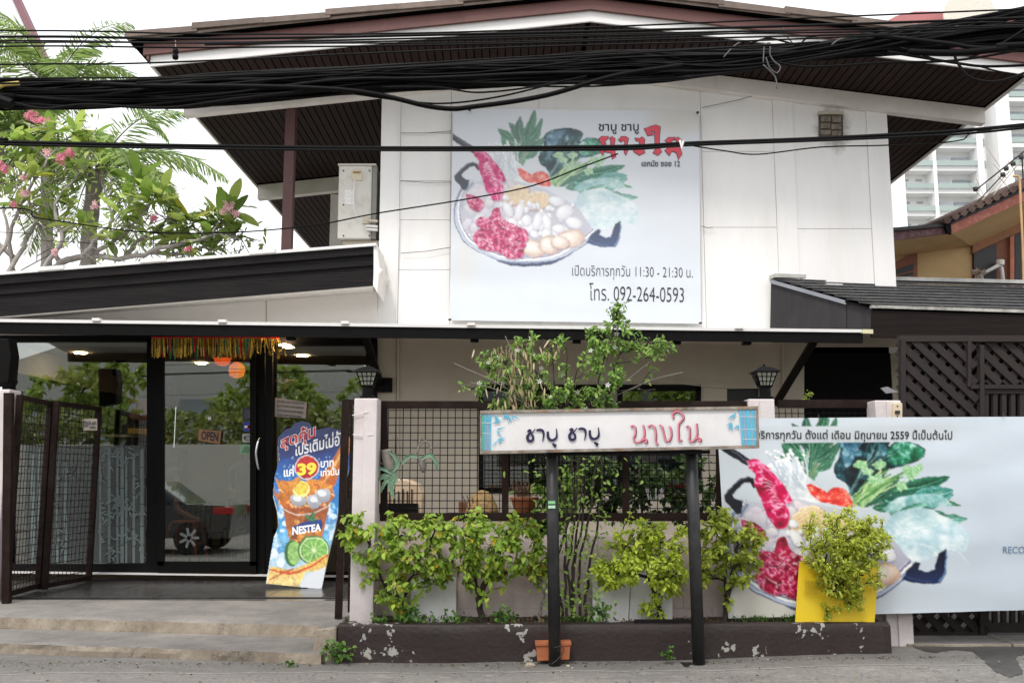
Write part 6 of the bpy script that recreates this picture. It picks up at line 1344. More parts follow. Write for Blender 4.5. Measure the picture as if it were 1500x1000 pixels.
# elkhorn ferns on driftwood
def fern(label, cx, cy, Y, fronds, wood):
    T = thing('hanging_fern', label, 'fern', at(cx, cy, Y)); mw = MB()
    for pts, r_ in wood: mw.tube(catmull([at(x, y, Y) for x, y in pts], 5), r_, 7)
    mw.build('driftwood', M_greybark, T, smooth=True)
    for pts, w_ in fronds:
        P_ = catmull([at(x, y, Y - .05) for x, y in pts], 6); q = MB(); n_ = len(P_)
        for i, p in enumerate(P_):
            t = (P_[min(i + 1, n_ - 1)] - P_[max(0, i - 1)]).normalized(); s_ = Vector((-t.z, 0, t.x)); f = i / (n_ - 1); ww = w_ * (math.sin(math.pi * min(1, f * .85 + .12)) ** .7) * (1 if i % 2 else .72) + .001
            q.v += [tuple(p + s_ * ww), tuple(p + Vector((0, .006, 0))), tuple(p - s_ * ww)]
        for i in range(n_ - 1): q.f += [(3 * i, 3 * i + 1, 3 * i + 4, 3 * i + 3), (3 * i + 1, 3 * i + 2, 3 * i + 5, 3 * i + 4)]
        q.build('frond', mat('grey_green_frond', (.17, .30, .20), .6, .2, 15, trans=.2), T)
fern('grey green fern on a knob of driftwood beside the left pillar', 572, 700, 8.78, [([(576, 694), (566, 688), (550, 684)], .02), ([(574, 692), (582, 680), (578, 668), (570, 662)], .022), ([(575, 696), (562, 696), (556, 704)], .018), ([(574, 698), (564, 706), (557, 722)], .02), ([(575, 698), (572, 712), (578, 730)], .026), ([(574, 697), (554, 702), (549, 714)], .014), ([(577, 690), (580, 700), (576, 712)], .02)], [([(566, 658), (568, 675), (572, 690)], .05), ([(572, 690), (558, 678), (554, 684)], .008), ([(575, 672), (574, 690)], .03), ([(578, 698), (586, 700), (589, 704)], .007)])
fern('grey green fern on hanging driftwood tied to the middle of the mesh', 615, 672, 8.78, [([(612, 668), (600, 667), (592, 674), (588, 682)], .018), ([(617, 672), (628, 666), (636, 672), (641, 688)], .02), ([(613, 669), (604, 668), (596, 670)], .014), ([(634, 670), (640, 678), (639, 690)], .016)], [([(612, 668), (613, 655), (623, 646), (629, 652), (633, 672)], .008), ([(611, 665), (614, 650), (616, 640)], .010), ([(614, 668), (619, 680), (620, 692)], [.02, .02, .025, .032, .034, .034, .034, .03, .028, .02, .01]), ([(633, 655), (630, 658)], .01)])
# hanging orchid basket
HB = thing('orchid_basket', 'small hanging basket of white sticks behind the mesh right of centre', 'basket', at(959, 725, 9.3))
for i in range(8): a = i * .785; MB().tube([at(959, 715, 9.3) + Vector((.085 * math.cos(a), .085 * math.sin(a), 0)), at(959, 731, 9.3) + Vector((.055 * math.cos(a), .055 * math.sin(a), 0))], .007, 5).build('stick', M_white_met, HB)
MB().tube([at(959, 715, 9.3), at(960, 690, 9.3)], .003, 4).build('hanger', M_ink, HB)
items = [(at(959 + random.gauss(0, 5), 712 + random.gauss(0, 4), 9.3), rv(1), rv(1), .08, .03) for _ in range(60)]; link('orchid_leaves', leaves_mesh('orl', items, [mixc((.03, .08, .02), (.1, .18, .04), random.random()) for _ in items]), HB, kind='stuff')
# hedge plants in the courtyard under the sign (seen through mesh)
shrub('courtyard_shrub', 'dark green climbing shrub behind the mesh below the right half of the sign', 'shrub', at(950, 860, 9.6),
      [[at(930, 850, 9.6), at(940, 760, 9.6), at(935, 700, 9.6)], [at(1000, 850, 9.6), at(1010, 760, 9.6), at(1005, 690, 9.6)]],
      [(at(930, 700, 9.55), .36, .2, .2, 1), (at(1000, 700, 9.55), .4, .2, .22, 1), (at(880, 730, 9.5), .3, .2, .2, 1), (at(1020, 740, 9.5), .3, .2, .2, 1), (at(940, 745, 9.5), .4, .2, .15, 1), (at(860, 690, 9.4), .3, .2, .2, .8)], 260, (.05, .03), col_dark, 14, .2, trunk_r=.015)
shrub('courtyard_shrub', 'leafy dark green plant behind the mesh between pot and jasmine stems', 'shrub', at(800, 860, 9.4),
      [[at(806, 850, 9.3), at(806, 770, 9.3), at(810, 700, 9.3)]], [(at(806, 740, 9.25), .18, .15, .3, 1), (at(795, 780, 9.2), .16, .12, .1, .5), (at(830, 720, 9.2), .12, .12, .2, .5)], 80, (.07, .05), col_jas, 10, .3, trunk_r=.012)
PTc = thing('potted_flower', 'tiny yellow green plant standing on the fence rail left of the far pillar', 'plant', at(1184, 585, 9.1)); items = [(at(1184, 581, 9.1) + rv(.018), rv(1), rv(1), .03, .018) for _ in range(50)]; link('leaves', leaves_mesh('pfl', items, [(.25, .32, .06)] * 50), PTc, kind='stuff'); MB().lathe(at(1184, 586, 9.1), [(.02, 0), (.028, .03)], 10).build('pot', M_black, PTc)

# ------------------------------------------------------------------ interior things
def lamp_ball(cx, cy, Y, r_, label, c1, e):
    c = at(cx, cy, Y); T = thing('hanging_lantern', label, 'lamp', c, 'glowing red and orange lanterns behind the glass'); prof = [(.3 * r_, -.95 * r_), (.8 * r_, -.75 * r_), (r_, -.1 * r_), (.92 * r_, .45 * r_), (.5 * r_, .9 * r_), (.2 * r_, r_)]
    MB().lathe(c, prof, 18).build('lamp_shade', mat('glow_%s' % label[:9].replace(' ', '_'), c1, .5, .6, 18, emit=c1, estr=e), T, smooth=True)
    for zf in (-.75, -.35, .05, .45): MB().lathe(c, [(r_ * (1.03 - abs(zf) * .35), zf * r_ - .004), (r_ * (1.03 - abs(zf) * .35), zf * r_ + .004)], 18).build('cane_ring', M_terra, T)
    MB().tube([c + Vector((0, 0, r_)), Vector((c.x, c.y, 3.2))], .006, 5).build('cord', M_ink, T)
lamp_ball(347, 542, 13.6, .115, 'glowing orange cane lantern hanging lower, right of its pair', (1, .2, .02), .75)
lamp_ball(326, 524, 13.9, .12, 'glowing red and gold lantern hanging partly behind the foil garland', (1, .12, .02), .7)
CK = thing('wall_clock', 'round black wall clock seen through the right glass pane', 'clock', at(452, 546, 16)); 
me = MB().lathe((0, 0, 0), [(.13, 0), (.13, .03)], 24).build('clock_rim', M_black, CK); me.parent = None; me.matrix_basis = Matrix.Translation(at(452, 546, 16)) @ Matrix.Rotation(R(90), 4, 'X'); me.parent = CK; me.matrix_parent_inverse = CK.matrix_basis.inverted()
me = MB().lathe((0, 0, 0), [(.095, 0), (.095, .035)], 24).build('clock_face', M_int, CK); me.matrix_basis = Matrix.Translation(at(452, 546, 15.99)) @ Matrix.Rotation(R(90), 4, 'X')
FL = thing('pendant_lamp', 'pinkish funnel shaped pendant lamp behind the right pane', 'lamp', at(417, 570, 14)); c = at(417, 563, 14); MB().lathe(c, [(.02, -.1), (.17, .05), (.17, .06)], 20).build('lamp_shade', mat('pink_shade', (.35, .14, .1), .5), FL); MB().tube([c, Vector((c.x, c.y, 3.2))], .015, 6).build('rod', M_bark, FL)
def boxthing(nm, label, cat, x0, y0, x1, y1, Y, th, m, b=.01): T = thing(nm, label, cat, at((x0 + x1) / 2, y1, Y)); MB().pbox(x0, y0, x1, y1, Y, th).build(nm + '_body', m, T, bevel=b); return T
T = boxthing('corner_speaker', 'black speaker hung inside behind the left glass pane', 'speaker', 163, 530, 178, 548, 13.2, .25, M_black); MB().lathe(at(174, 539, 13.3), [(.08, -.1), (.1, 0), (.08, .1)], 14).build('speaker_cone', M_black, T)
T = boxthing('tall_cabinet', 'red brown tall cabinet seen through the left pane beyond the gate', 'cabinet', 189, 584, 207, 614, 14, .4, mat('red_cabinet', (.16, .05, .03), .5, .2), .01)
T = boxthing('serving_counter', 'long pale topped counter inside behind the mesh gate', 'counter', 130, 636, 232, 640, 14.2, .6, M_int, .005); MB().pbox(134, 640, 228, 790, 14.3, .4).build('counter_front', mat('dark_counter', (.04, .03, .03), .5), T)
T = boxthing('yellow_tray', 'yellow tray on the counter inside the left window', 'tray', 187, 627, 209, 635, 14.1, .2, mat('yellow_tray', (.6, .4, .05), .4), .004)
T = boxthing('shelf_cabinet', 'dark wooden shelf with red and pale boxes inside left of the sliding door', 'shelf', 234, 655, 262, 820, 14.6, .4, mat('cabinet_dark', (.03, .018, .014), .5), .01)
for i, (y, cc) in enumerate(((690, (.3, .03, .02)), (715, (.25, .12, .06)), (760, (.12, .09, .06)), (790, (.2, .1, .05)))): MB().pbox(240, y, 256, y + 14, 14.5, .15).build('stored_box', mat('stored_box_%d' % i, cc, .6), T)
def stool(label, cx, yt, yb, Y, s, m):
    T = thing('stool', label, 'stool', at(cx, yb, Y)); c = at(cx, yb, Y); h = at(cx, yt, Y).z - c.z
    MB().box(c.x - .17 * s, c.x + .17 * s, Y - .17 * s, Y + .17 * s, c.z + h - .03, c.z + h).build('seat', m, T, bevel=.008)
    for sx in (-1, 1):
        for sy in (-1, 1): MB().bar(c + Vector((sx * .24 * s, sy * .24 * s, 0)), c + Vector((sx * .16 * s, sy * .16 * s, h - .02)), .03, .03).build('leg', m, T)
    for sx in (-1, 1): MB().bar(c + Vector((sx * .20 * s, -.2 * s, h * .45)), c + Vector((sx * .20 * s, .2 * s, h * .45)), .02, .02).build('stretcher', m, T)
M_or = mat('orange_stool', (.55, .14, .04), .4, .1)
stool('orange stool nearest the sliding door glass, left of the standing person', 270, 762, 822, 13.2, .95, M_or)
stool('brown wooden stool in the shadow behind the orange stool', 285, 770, 815, 14.6, .9, mat('brown_stool', (.16, .07, .03), .5))
TB = thing('dining_table', 'dark dining table with thin metal legs inside the sliding door', 'table', at(325, 818, 15)); c = at(325, 815, 15)
MB().box(c.x - .45, c.x + .45, 14.7, 15.4, .98, 1.02).build('tabletop', mat('dark_table', (.05, .035, .03), .35), TB)
for sx in (-1, 1):
    for sy in (14.75, 15.35): MB().bar((c.x + sx * .4, sy, .265), (c.x + sx * .4, sy, .98), .03, .03).build('leg', M_black, TB)
def chair(label, x, y, rz):
    T = thing('dining_chair', label, 'chair', (x, y, .265), 'dining chairs inside the restaurant'); T.rotation_euler = (0, 0, rz)
    def L(mb, nm, m): o = link(nm, mb.mesh(nm, m), T); o.matrix_parent_inverse = Matrix(); return o
    L(MB().box(-.2, .2, -.2, .2, .43, .46), 'seat', M_black)
    for sx in (-1, 1): L(MB().bar((sx * .19, -.19, 0), (sx * .19, -.19, .43), .025, .025), 'leg', M_black); L(MB().bar((sx * .19, .19, 0), (sx * .19, .22, .9), .025, .025), 'leg', M_black)
    for i in range(4): L(MB().bar((-.12 + i * .08, .205, .5), (-.12 + i * .08, .218, .86), .015, .015), 'spindle', M_black)
    L(MB().bar((-.2, .218, .88), (.2, .218, .88), .03, .05), 'top_rail', M_black)
chair('dark spindle back chair right of the dining table facing left', c.x + .62, 15.0, 1.5); chair('dark spindle back chair at the near side of the dining table', c.x - .1, 14.4, 3.0); chair('dark spindle back chair behind the dining table', c.x, 15.8, .1)
# people inside
def person(label, joints, edges, radii, m, head, extra):
    T = thing('person', label, 'person', joints[0])
    me = bpy.data.meshes.new('body'); me.from_pydata([tuple(j) for j in joints], edges, []); o = link('body', me, T); me.materials.append(m)
    sk = o.modifiers.new('skin', 'SKIN'); lay = me.skin_vertices[0].data if me.skin_vertices else None
    if lay is None:
        bm = bmesh.new(); bm.from_mesh(me); bm.verts.layers.skin.verify(); bm.to_mesh(me); bm.free(); lay = me.skin_vertices[0].data
    for i, r_ in enumerate(radii): lay[i].radius = (r_, r_ * .8) if not hasattr(r_, '__len__') else r_
    lay[0].use_root = True; sb = o.modifiers.new('sub', 'SUBSURF'); sb.levels = 2; sb.render_levels = 2
    dg = bpy.context.evaluated_depsgraph_get(); me2 = bpy.data.meshes.new_from_object(o.evaluated_get(dg)); o.modifiers.clear(); o.data = me2; me2.materials.clear()
    for mm in extra[0]: me2.materials.append(mm)
    for p in me2.polygons: p.material_index = extra[1](p.center); p.use_smooth = True
    c, fwd = head; hm = bpy.data.meshes.new('hair'); bm = bmesh.new(); bmesh.ops.create_uvsphere(bm, u_segments=16, v_segments=12, radius=.105)
    for v_ in list(bm.verts):
        v_.co.z *= 1.15; 
    for f in [f for f in bm.faces if (f.calc_center_median().dot(Vector(fwd)) > .03 and f.calc_center_median().z < .05) or f.calc_center_median().z < -.05]: bm.faces.remove(f)
    bm.to_mesh(hm); bm.free(); hm.materials.append(M_ink); hm.polygons.foreach_set('use_smooth', [True] * len(hm.polygons)); link('hair', hm, T, loc=c)
    return T
M_skin = mat('skin', (.36, .19, .12), .5, .05); M_shirt = mat('grey_shirt', (.26, .26, .30), .8, .1); M_jean = mat('dark_jeans', (.018, .022, .035), .8, .1); M_tee = mat('dark_tee', (.02, .02, .024), .8, .1)
px_, py_ = at(360, 700, 13.45).x, 13.45; zf = .265
J = [(0, 0, .93), (0, 0, 1.15), (0, .0, 1.36), (0, 0, 1.47), (0, -.01, 1.56), (0, -.01, 1.66), (.19, 0, 1.38), (.23, .02, 1.12), (.25, -.06, .87), (.255, -.10, .78), (-.19, 0, 1.38), (-.22, .02, 1.12), (-.12, -.2, 1.05), (-.02, -.26, 1.04), (.1, 0, .86), (.1, -.02, .48), (.1, .03, .09), (.11, -.10, .04), (-.1, 0, .86), (-.11, -.03, .48), (-.12, .02, .09), (-.13, -.11, .04)]
J = [Vector((px_ + a, py_ + b, zf + z)) for a, b, z in J]
Ed = [(0, 1), (1, 2), (2, 3), (3, 4), (4, 5), (2, 6), (6, 7), (7, 8), (8, 9), (2, 10), (10, 11), (11, 12), (12, 13), (0, 14), (14, 15), (15, 16), (16, 17), (0, 18), (18, 19), (19, 20), (20, 21)]
Rr = [(.15, .11), (.13, .10), (.15, .10), (.055, .055), (.085, .095), (.075, .085), .07, .045, .034, .03, .07, .045, .034, .03, .09, .065, .045, (.045, .035), .09, .065, .045, (.045, .035)]
person('person in grey shirt and dark trousers standing inside behind the sliding door', J, Ed, Rr, M_shirt, (Vector((px_, py_ + .015, zf + 1.65)), (0, -1, 0)), ([M_shirt, M_jean, M_skin], lambda c_: 1 if c_.z < zf + .93 and abs(c_.x - px_) < .2 else (2 if c_.z > zf + 1.47 or (c_.z < zf + 1.1 and (c_.x > px_ + .19 or c_.y < py_ - .13)) else 0)))
px_, py_ = at(243, 760, 13.5).x, 13.6
J = [(0, 0, .55), (0, 0, .78), (.02, 0, 1.0), (.03, 0, 1.10), (.05, -.02, 1.18), (.06, -.02, 1.28), (.06, -.17, 1.02), (.2, -.22, .80), (.42, -.24, .70), (.52, -.24, .68), (.0, .18, 1.02), (.05, .22, .78), (.2, .2, .66), (.3, .15, .64), (.08, -.1, .52), (.48, -.12, .5), (.50, -.12, .09), (.6, -.12, .04), (.08, .1, .52), (.48, .12, .5), (.48, .12, .09), (.58, .12, .04)]
J = [Vector((px_ + a, py_ + b, zf + z)) for a, b, z in J]
person('seated person in dark shirt reaching forward over the orange stool inside', J, Ed, Rr, M_tee, (Vector((px_ + .045, py_ - .02, zf + 1.27)), (1, 0, 0)), ([M_tee, M_jean, M_skin], lambda c_: 2 if (c_.z > zf + 1.1 or (c_.x > px_ + .14 and c_.z > zf + .6)) else (1 if c_.z < zf + .6 else 0)))
stool('dark stool under the seated person', 243, 770, 826, 13.6, .8, M_black)

# ------------------------------------------------------------------ background: trees on the left
def frond(T, base, d, L, up=.5, nleaf=64, ll=.5, m_=None):
    d = Vector(d).normalized(); side = d.cross(Vector((0, 0, 1))).normalized(); pts = []; v_ = d.copy(); p = Vector(base)
    for i in range(nleaf + 1): pts.append(p.copy()); v_ = (v_ + Vector((0, 0, -up * 1.9 / nleaf))).normalized(); p = p + v_ * L / nleaf
    items, cols = [], []
    q = MB(); q.tube(pts[::4] + [pts[-1]], [.02 * (1 - .8 * i / (len(pts[::4]))) for i in range(len(pts[::4]) + 1)], 4); 
    for i in range(4, nleaf + 1):
        t = i / nleaf; s_ = math.sin(math.pi * min(1, t * .85 + .12)) ** .6 * ll * random.uniform(.85, 1.1); tt = (pts[i] - pts[i - 1]).normalized()
        for sg in (-1, 1):
            items.append((pts[i], side * sg * 1 + tt * .7 + Vector((0, 0, random.uniform(-.5, .1) - t * .2)) + rv(.07), Vector((0, 0, 1)) + rv(.2), s_, .030)); cols.append(mixc((.16, .28, .08), (.46, .56, .20), random.random()))
    me = leaves_mesh('frond', items, cols); o = link('frond', me, T); bm = bmesh.new(); bm.from_mesh(me); me2 = q.mesh('stalk', M_leaf); ca = me2.color_attributes.new('print', 'FLOAT_COLOR', 'POINT'); ca.data.foreach_set('color', np.tile([.16, .2, .07, 1], len(me2.vertices)).astype(np.float32)); bm.from_mesh(me2); bm.to_mesh(me); bm.free()
def palm(label, base, crown, L, nf, rr, seed, dirs=None):
    random.seed(seed); T = thing('palm_tree', label, 'palm tree', base); b, c = Vector(base), Vector(crown); mb = MB(); n_ = 26
    mb.tube([b.lerp(c, i / n_) + Vector((.04 * math.sin(i * .5), 0, 0)) for i in range(n_ + 1)], [rr * (1.12 if i % 2 else .95) for i in range(n_ + 1)], 9); mb.build('trunk', M_greybark, T)
    for i in range(nf):
        a = 2 * math.pi * i / nf + random.uniform(-.2, .2); el = random.uniform(.1, 1.3)
        frond(T, c + rv(.04), (math.cos(a) * math.cos(el), math.sin(a) * math.cos(el) * .7, math.sin(el)), L * random.uniform(.8, 1.1), random.uniform(.7, 1.2))
Yp = 16.5
palm('palm tree with grey ringed trunk and drooping fronds behind the pink frangipani', (at(128, 400, Yp).x, Yp, 0), at(140, 250, Yp), 2.5, 17, .13, 11)
palm('taller palm tree with feathery fronds at the far left behind the cables', (at(72, 400, 19).x, 19, 0), at(78, 130, 19), 2.5, 15, .11, 12)
palm('small palm low at the left edge of the photo', (at(0, 400, 15.5).x, 15.5, 0), at(-2, 205, 15.5), 1.3, 12, .09, 17)
random.seed(21)
# frangipani with big separate leaves
FP = thing('frangipani_tree', 'frangipani tree with grey branches, large green leaves and pink flowers above the lower roof', 'tree', (at(60, 420, 14.2).x, 14.2, 0))
Yf_ = 14.2; tb = MB(); skel = []
limbs = [[(60, 900), (62, 600), (60, 430), (90, 385), (130, 375), (185, 378), (250, 362), (310, 345)], [(40, 440), (20, 395), (18, 330), (50, 265), (85, 215)], [(120, 376), (150, 340), (165, 320), (150, 270)], [(185, 378), (200, 355), (240, 330), (250, 300)], [(20, 380), (-20, 330), (-10, 260)], [(60, 400), (90, 350), (80, 300), (120, 250)], [(0, 420), (40, 350), (62, 300), (60, 250)], [(220, 370), (270, 372), (300, 360)], [(130, 375), (180, 345), (215, 310)], [(-20, 400), (10, 350), (5, 300)], [(90, 385), (60, 340), (40, 290)]]
for i, l_ in enumerate(limbs):
    Pn = catmull([at(x, y, Yf_ + .25 * math.sin(i * 2 + j * .8)) for j, (x, y) in enumerate(l_)], 5); n_ = len(Pn); r0 = .075 if i == 0 else .04
    tb.tube([p + rv(.012) for p in Pn], [max(.016, r0 * (1 - .7 * k / n_)) for k in range(n_)], 7); skel += Pn[3:]
tips = [(20, 205), (80, 195), (140, 205), (48, 258), (-5, 235), (104, 248), (150, 240), (232, 285), (262, 318), (325, 325), (205, 268), (300, 348), (178, 318), (28, 300), (118, 330), (338, 345), (60, 225), (130, 215), (215, 300), (280, 330), (250, 350), (10, 270), (90, 290), (180, 290), (335, 310), (165, 350), (72, 330), (310, 365), (225, 340), (40, 235), (110, 195), (265, 365), (355, 352)]
tips3 = [at(x, y, Yf_ + random.uniform(-.4, .3)) for x, y in tips]; attach(skel, tips3, tb, .022, .03, .014); tb.build('branches', mat('pale_bark', (.34, .31, .29), .85, .25, 10, .5, 20), FP, smooth=True, kind='stuff')
def big_leaf(L, W):
    q = MB(); n_ = 7
    for i in range(n_ + 1):
        f = i / n_; w = W / 2 * math.sin(math.pi * min(1, f ** 1.25 * .93 + .03)) ** .8; z = -.25 * L * f * f
        q.v += [(f * L, -w, z + .12 * w), (f * L, 0, z), (f * L, w, z + .12 * w)]
    for i in range(n_): q.f += [(3 * i, 3 * i + 1, 3 * i + 4, 3 * i + 3), (3 * i + 1, 3 * i + 2, 3 * i + 5, 3 * i + 4)]
    return q
Mlv = [mat('frangipani_leaf_%s' % k, c, .4, .15, 8, trans=.4, rnd=.25) for k, c in (('green', (.24, .37, .07)), ('bright', (.46, .57, .14)), ('yellow', (.5, .5, .06)))]
lm = [[big_leaf(.50, .165).mesh('large_leaf', m_, True) for m_ in Mlv], [big_leaf(.36, .125).mesh('large_leaf', m_, True) for m_ in Mlv]]
nl = 0
for i, t in enumerate(tips3):
    for k in range(random.randint(8, 10)):
        if nl > 290: break
        nl += 1; az = random.uniform(0, 6.28); el = random.uniform(-.2, 1.1); me = lm[0 if tips[i][0] > 200 else 1][random.choices((0, 1, 2), (4, 5, .6))[0]]
        link('large_leaf', me, FP, loc=t + rv(.03), rot=(random.uniform(-.5, .5), -el, az), scale=random.uniform(.75, 1.15))
items, cols = [], []
for _ in range(900):
    t = random.choice(tips3) + Vector((random.gauss(0, .17), random.gauss(0, .2), random.gauss(-.03, .13))); items.append((t, rv(1) + Vector((0, 0, .3)), Vector((0, -.5, .8)) + rv(.5), random.uniform(.09, .20), random.uniform(.035, .06))); cols.append(mixc((.16, .26, .06), (.46, .55, .16), random.random()))
link('small_leaves', leaves_mesh('small_leaves', items, cols), FP, kind='stuff')
tw = MB()
for _ in range(70): a_ = random.choice(tips3); tw.tube(catmull([a_, a_ + Vector((random.gauss(0, .2), random.gauss(0, .2), random.uniform(-.4, -.1))), a_ + Vector((random.gauss(0, .5), random.gauss(0, .2), random.uniform(-.9, -.3)))], 4), [.008] * 9, 4)
tw.build('twigs', M_greybark, FP, kind='stuff')
fl_m = [mat('pink_petal', (.70, .24, .33), .5, .2, 20, trans=.3), mat('pale_pink_petal', (.82, .52, .55), .5, .2, 20, trans=.3)]
for x, y, s in ((48, 168, .12), (60, 175, .08), (88, 232, .1), (100, 224, .08), (8, 248, .07), (38, 283, .08), (20, 300, .05), (330, 306, .12), (225, 320, .07), (80, 370, .06), (70, 225, .06), (345, 312, .06), (275, 365, .05), (45, 400, .05), (0, 240, .05), (35, 260, .06), (140, 302, .05)):
    c = at(x, y, 13.8); fm = MB()
    s *= .75
    for _ in range(int(12 * s / .06)): flower(c + rv(s * .5), .045)
    fm.build('flower_cluster', random.choice(fl_m), FP, kind='stuff')
# far vegetation at left
shrub('garden_tree', 'dark leafy tree glimpsed low behind the frangipani at left', 'tree', (-9, 22, 0), [[Vector((-9, 22, 0)), Vector((-9, 22, 2.5)), Vector((-9, 22, 4.2))]], [(Vector((-10.5, 22, 4.5)), 1.5, 1, .9, 1), (Vector((-8.5, 22, 4.2)), 1.6, 1, .8, 1)], 130, (.3, .12), col_jas, 14, .3, trunk_r=.15, twig_j=.1)
# white building at left
WB = thing('neighbour_building', 'tall white building with purple brown verge at the top left edge', 'building', (at(0, 300, 26).x, 26, 0))
mw = mat('bright_white_wall', (.85, .85, .86), .8, .02, 1)
MB().pp([(-400, -300), (8, -20), (62, 84), (64, 420), (-400, 420)], 26, .3).build('wall', mw, WB)
MB().pp([(5, -30), (14, -30), (67, 84), (60, 92)], 25.9, .3).build('verge', mat('purple_brown', (.22, .10, .12), .6, .1), WB)
MB().pp([(22, 168), (58, 166), (60, 176), (20, 178)], 25.9, .1).build('ledge', M_conc, WB); MB().pp([(20, 178), (60, 176), (60, 196), (20, 198)], 25.93, .1).build('window', M_greywall, WB)
# ------------------------------------------------------------------ high-rise at right
HR = thing('high_rise', 'white residential tower with green balcony bands beyond the roofs at right', 'tower', (54, 120, 0)); YH = 120
mwh = mat('tower_white', (.84, .84, .83), .8, .03, .1); mgr = mat('tower_green', (.34, .41, .39), .7, .1, .2); mwin = mat('tower_window', (.34, .38, .42), .25, .3, .4); mcu = mat('tower_curtain', (.62, .64, .68), .6, .1, .4); mred = mat('tower_maroon_roof', (.42, .16, .16), .8, .1, .1)
def hx(px): return at(px, 250, YH).x
def hz(py): return at(1400, py, YH).z
MB().box(hx(1306), hx(1640), YH + 2.2, YH + 20, 0, hz(40)).build('core_wall', mwh, HR)
pit = 33.2
winm = {}
ys_f = [235 + pit * k for k in range(-6, 8)]
for y in ys_f:
    for (xa, xb) in ((1327, 1367), (1372, 1433)):
        MB().box(hx(xa), hx(xb), YH, YH + .25, hz(y + 7.5), hz(y)).build('balcony_panel', mgr, HR)
        MB().box(hx(xa), hx(xb), YH + .3, YH + 2.2, hz(y + 14), hz(y + 8)).build('floor_slab', mwh, HR)
    for k, (xa, xb) in enumerate(((1373, 1382), (1384, 1401), (1406, 1431))):
        MB().box(hx(xa), hx(xb), YH + 2.0, YH + 2.18, hz(y - 1), hz(y - 11.5)).build('window', (mcu, mcu, mwin)[k], HR)
    for xa in (1331, 1351): MB().box(hx(xa), hx(xa + 9), YH + 2.1, YH + 2.19, hz(y - 10), hz(y - 12.5)).build('louvre', mwin, HR)
    MB().box(hx(1443), hx(1457), YH + 2.1, YH + 2.19, hz(y + 4), hz(y - 7)).build('window', mwin, HR)
    for (xa, xb) in ((1478, 1560),):
        MB().box(hx(xa), hx(xb), YH - 1, YH - .8, hz(y + 7.5 + 3), hz(y + 3)).build('balcony_panel', mgr, HR); MB().box(hx(xa), hx(xb), YH - .9, YH + 1, hz(y + 17), hz(y + 11)).build('floor_slab', mwh, HR); MB().box(hx(xa + 2), hx(xb), YH + 1, YH + 1.1, hz(y + 2), hz(y - 9)).build('window', mwin, HR)
for a, b, d in ((1306, 1326, .2), (1367, 1372, -.1), (1433, 1442, -.1), (1458, 1478, -1.2)): MB().box(hx(a), hx(b), YH + d, YH + 2.3, 0, hz(38)).build('pier', mwh, HR)
MB().box(hx(1478), hx(1640), YH + 1.1, YH + 2.3, 0, hz(36)).build('wing_wall', mwh, HR)
MB().prism([Vector((hx(1302), YH, hz(36))), Vector((hx(1640), YH, hz(36))), Vector((hx(1640), YH, hz(18))), Vector((hx(1354), YH, hz(17))), Vector((hx(1325), YH, hz(24)))], (0, 12, 0)).build('roof', mred, HR)
o = MB().lathe((0, 0, 0), [(2.2, -.2), (3.4, 0), (3.4, .3)], 28).build('roof_disc', mat('cream_disc', (.66, .62, .54), .8), HR); o.matrix_basis = Matrix.Translation((hx(1424), YH - 2, hz(36))) @ Matrix.Rotation(R(90), 4, 'X')
# ------------------------------------------------------------------ brown eaved house at right
HS = thing('ochre_house', 'ochre house with salmon eaves and corrugated roof right of the restaurant', 'house', (7.5, 16, 0)); YO = 16
ocr = mat('ochre_wall', (.58, .40, .20), .8, .12, 2, dirt=(.4, .25, .12), dscale=1.2, damt=.4); salm = mat('salmon_fascia', (.42, .12, .08), .6, .2, 6, dirt=(.55, .42, .38), dscale=12, damt=.5); drk = mat('maroon_fascia', (.10, .03, .035), .6, .2, 6, dirt=(.4, .3, .3), dscale=14, damt=.4); brn = mat('brown_panel', (.24, .09, .05), .7, .2, 4)
MB().pp([(1290, 345), (1424, 345), (1424, 440), (1290, 440)], YO, .2).build('wall', ocr, HS)
MB().pp([(1424.5, 352), (1700, 230), (1700, 440), (1424.5, 440)], YO - .02, .2).build('timber_wall', brn, HS)
MB().pp([(1425, 350), (1700, 225), (1700, 245), (1425, 371)], YO - .08, .1).build('wall_plate', mat('ochre_brown', (.30, .13, .06), .7, .2), HS)
MB().pp([(1310, 385), (1340, 368), (1344, 368), (1344, 422), (1310, 422)], YO - .03, .06).build('window_surround', brn, HS)
wnd = MB().pp([(1313, 395), (1338, 386), (1338, 420), (1313, 420)], YO - .05, .05).build('window', M_ink, HS)
for k in range(3): MB().pp([(1313, 402 + k * 7), (1338, 396 + k * 7.4), (1338, 398 + k * 7.4), (1313, 404 + k * 7)], YO - .08, .03).build('louvre_blade', brn, wnd)
w2 = MB().pp([(1427, 371), (1460, 357), (1460, 425), (1427, 425)], YO - .06, .06).build('window', M_ink, HS)
w3 = MB().pp([(1487, 345), (1560, 310), (1560, 425), (1487, 425)], YO - .06, .06).build('window', M_ink, HS); MB().pp([(1480, 347), (1486, 344), (1486, 425), (1480, 425)], YO - .1, .08).build('post', mat('salmon_post', (.45, .17, .10), .7, .2), HS)
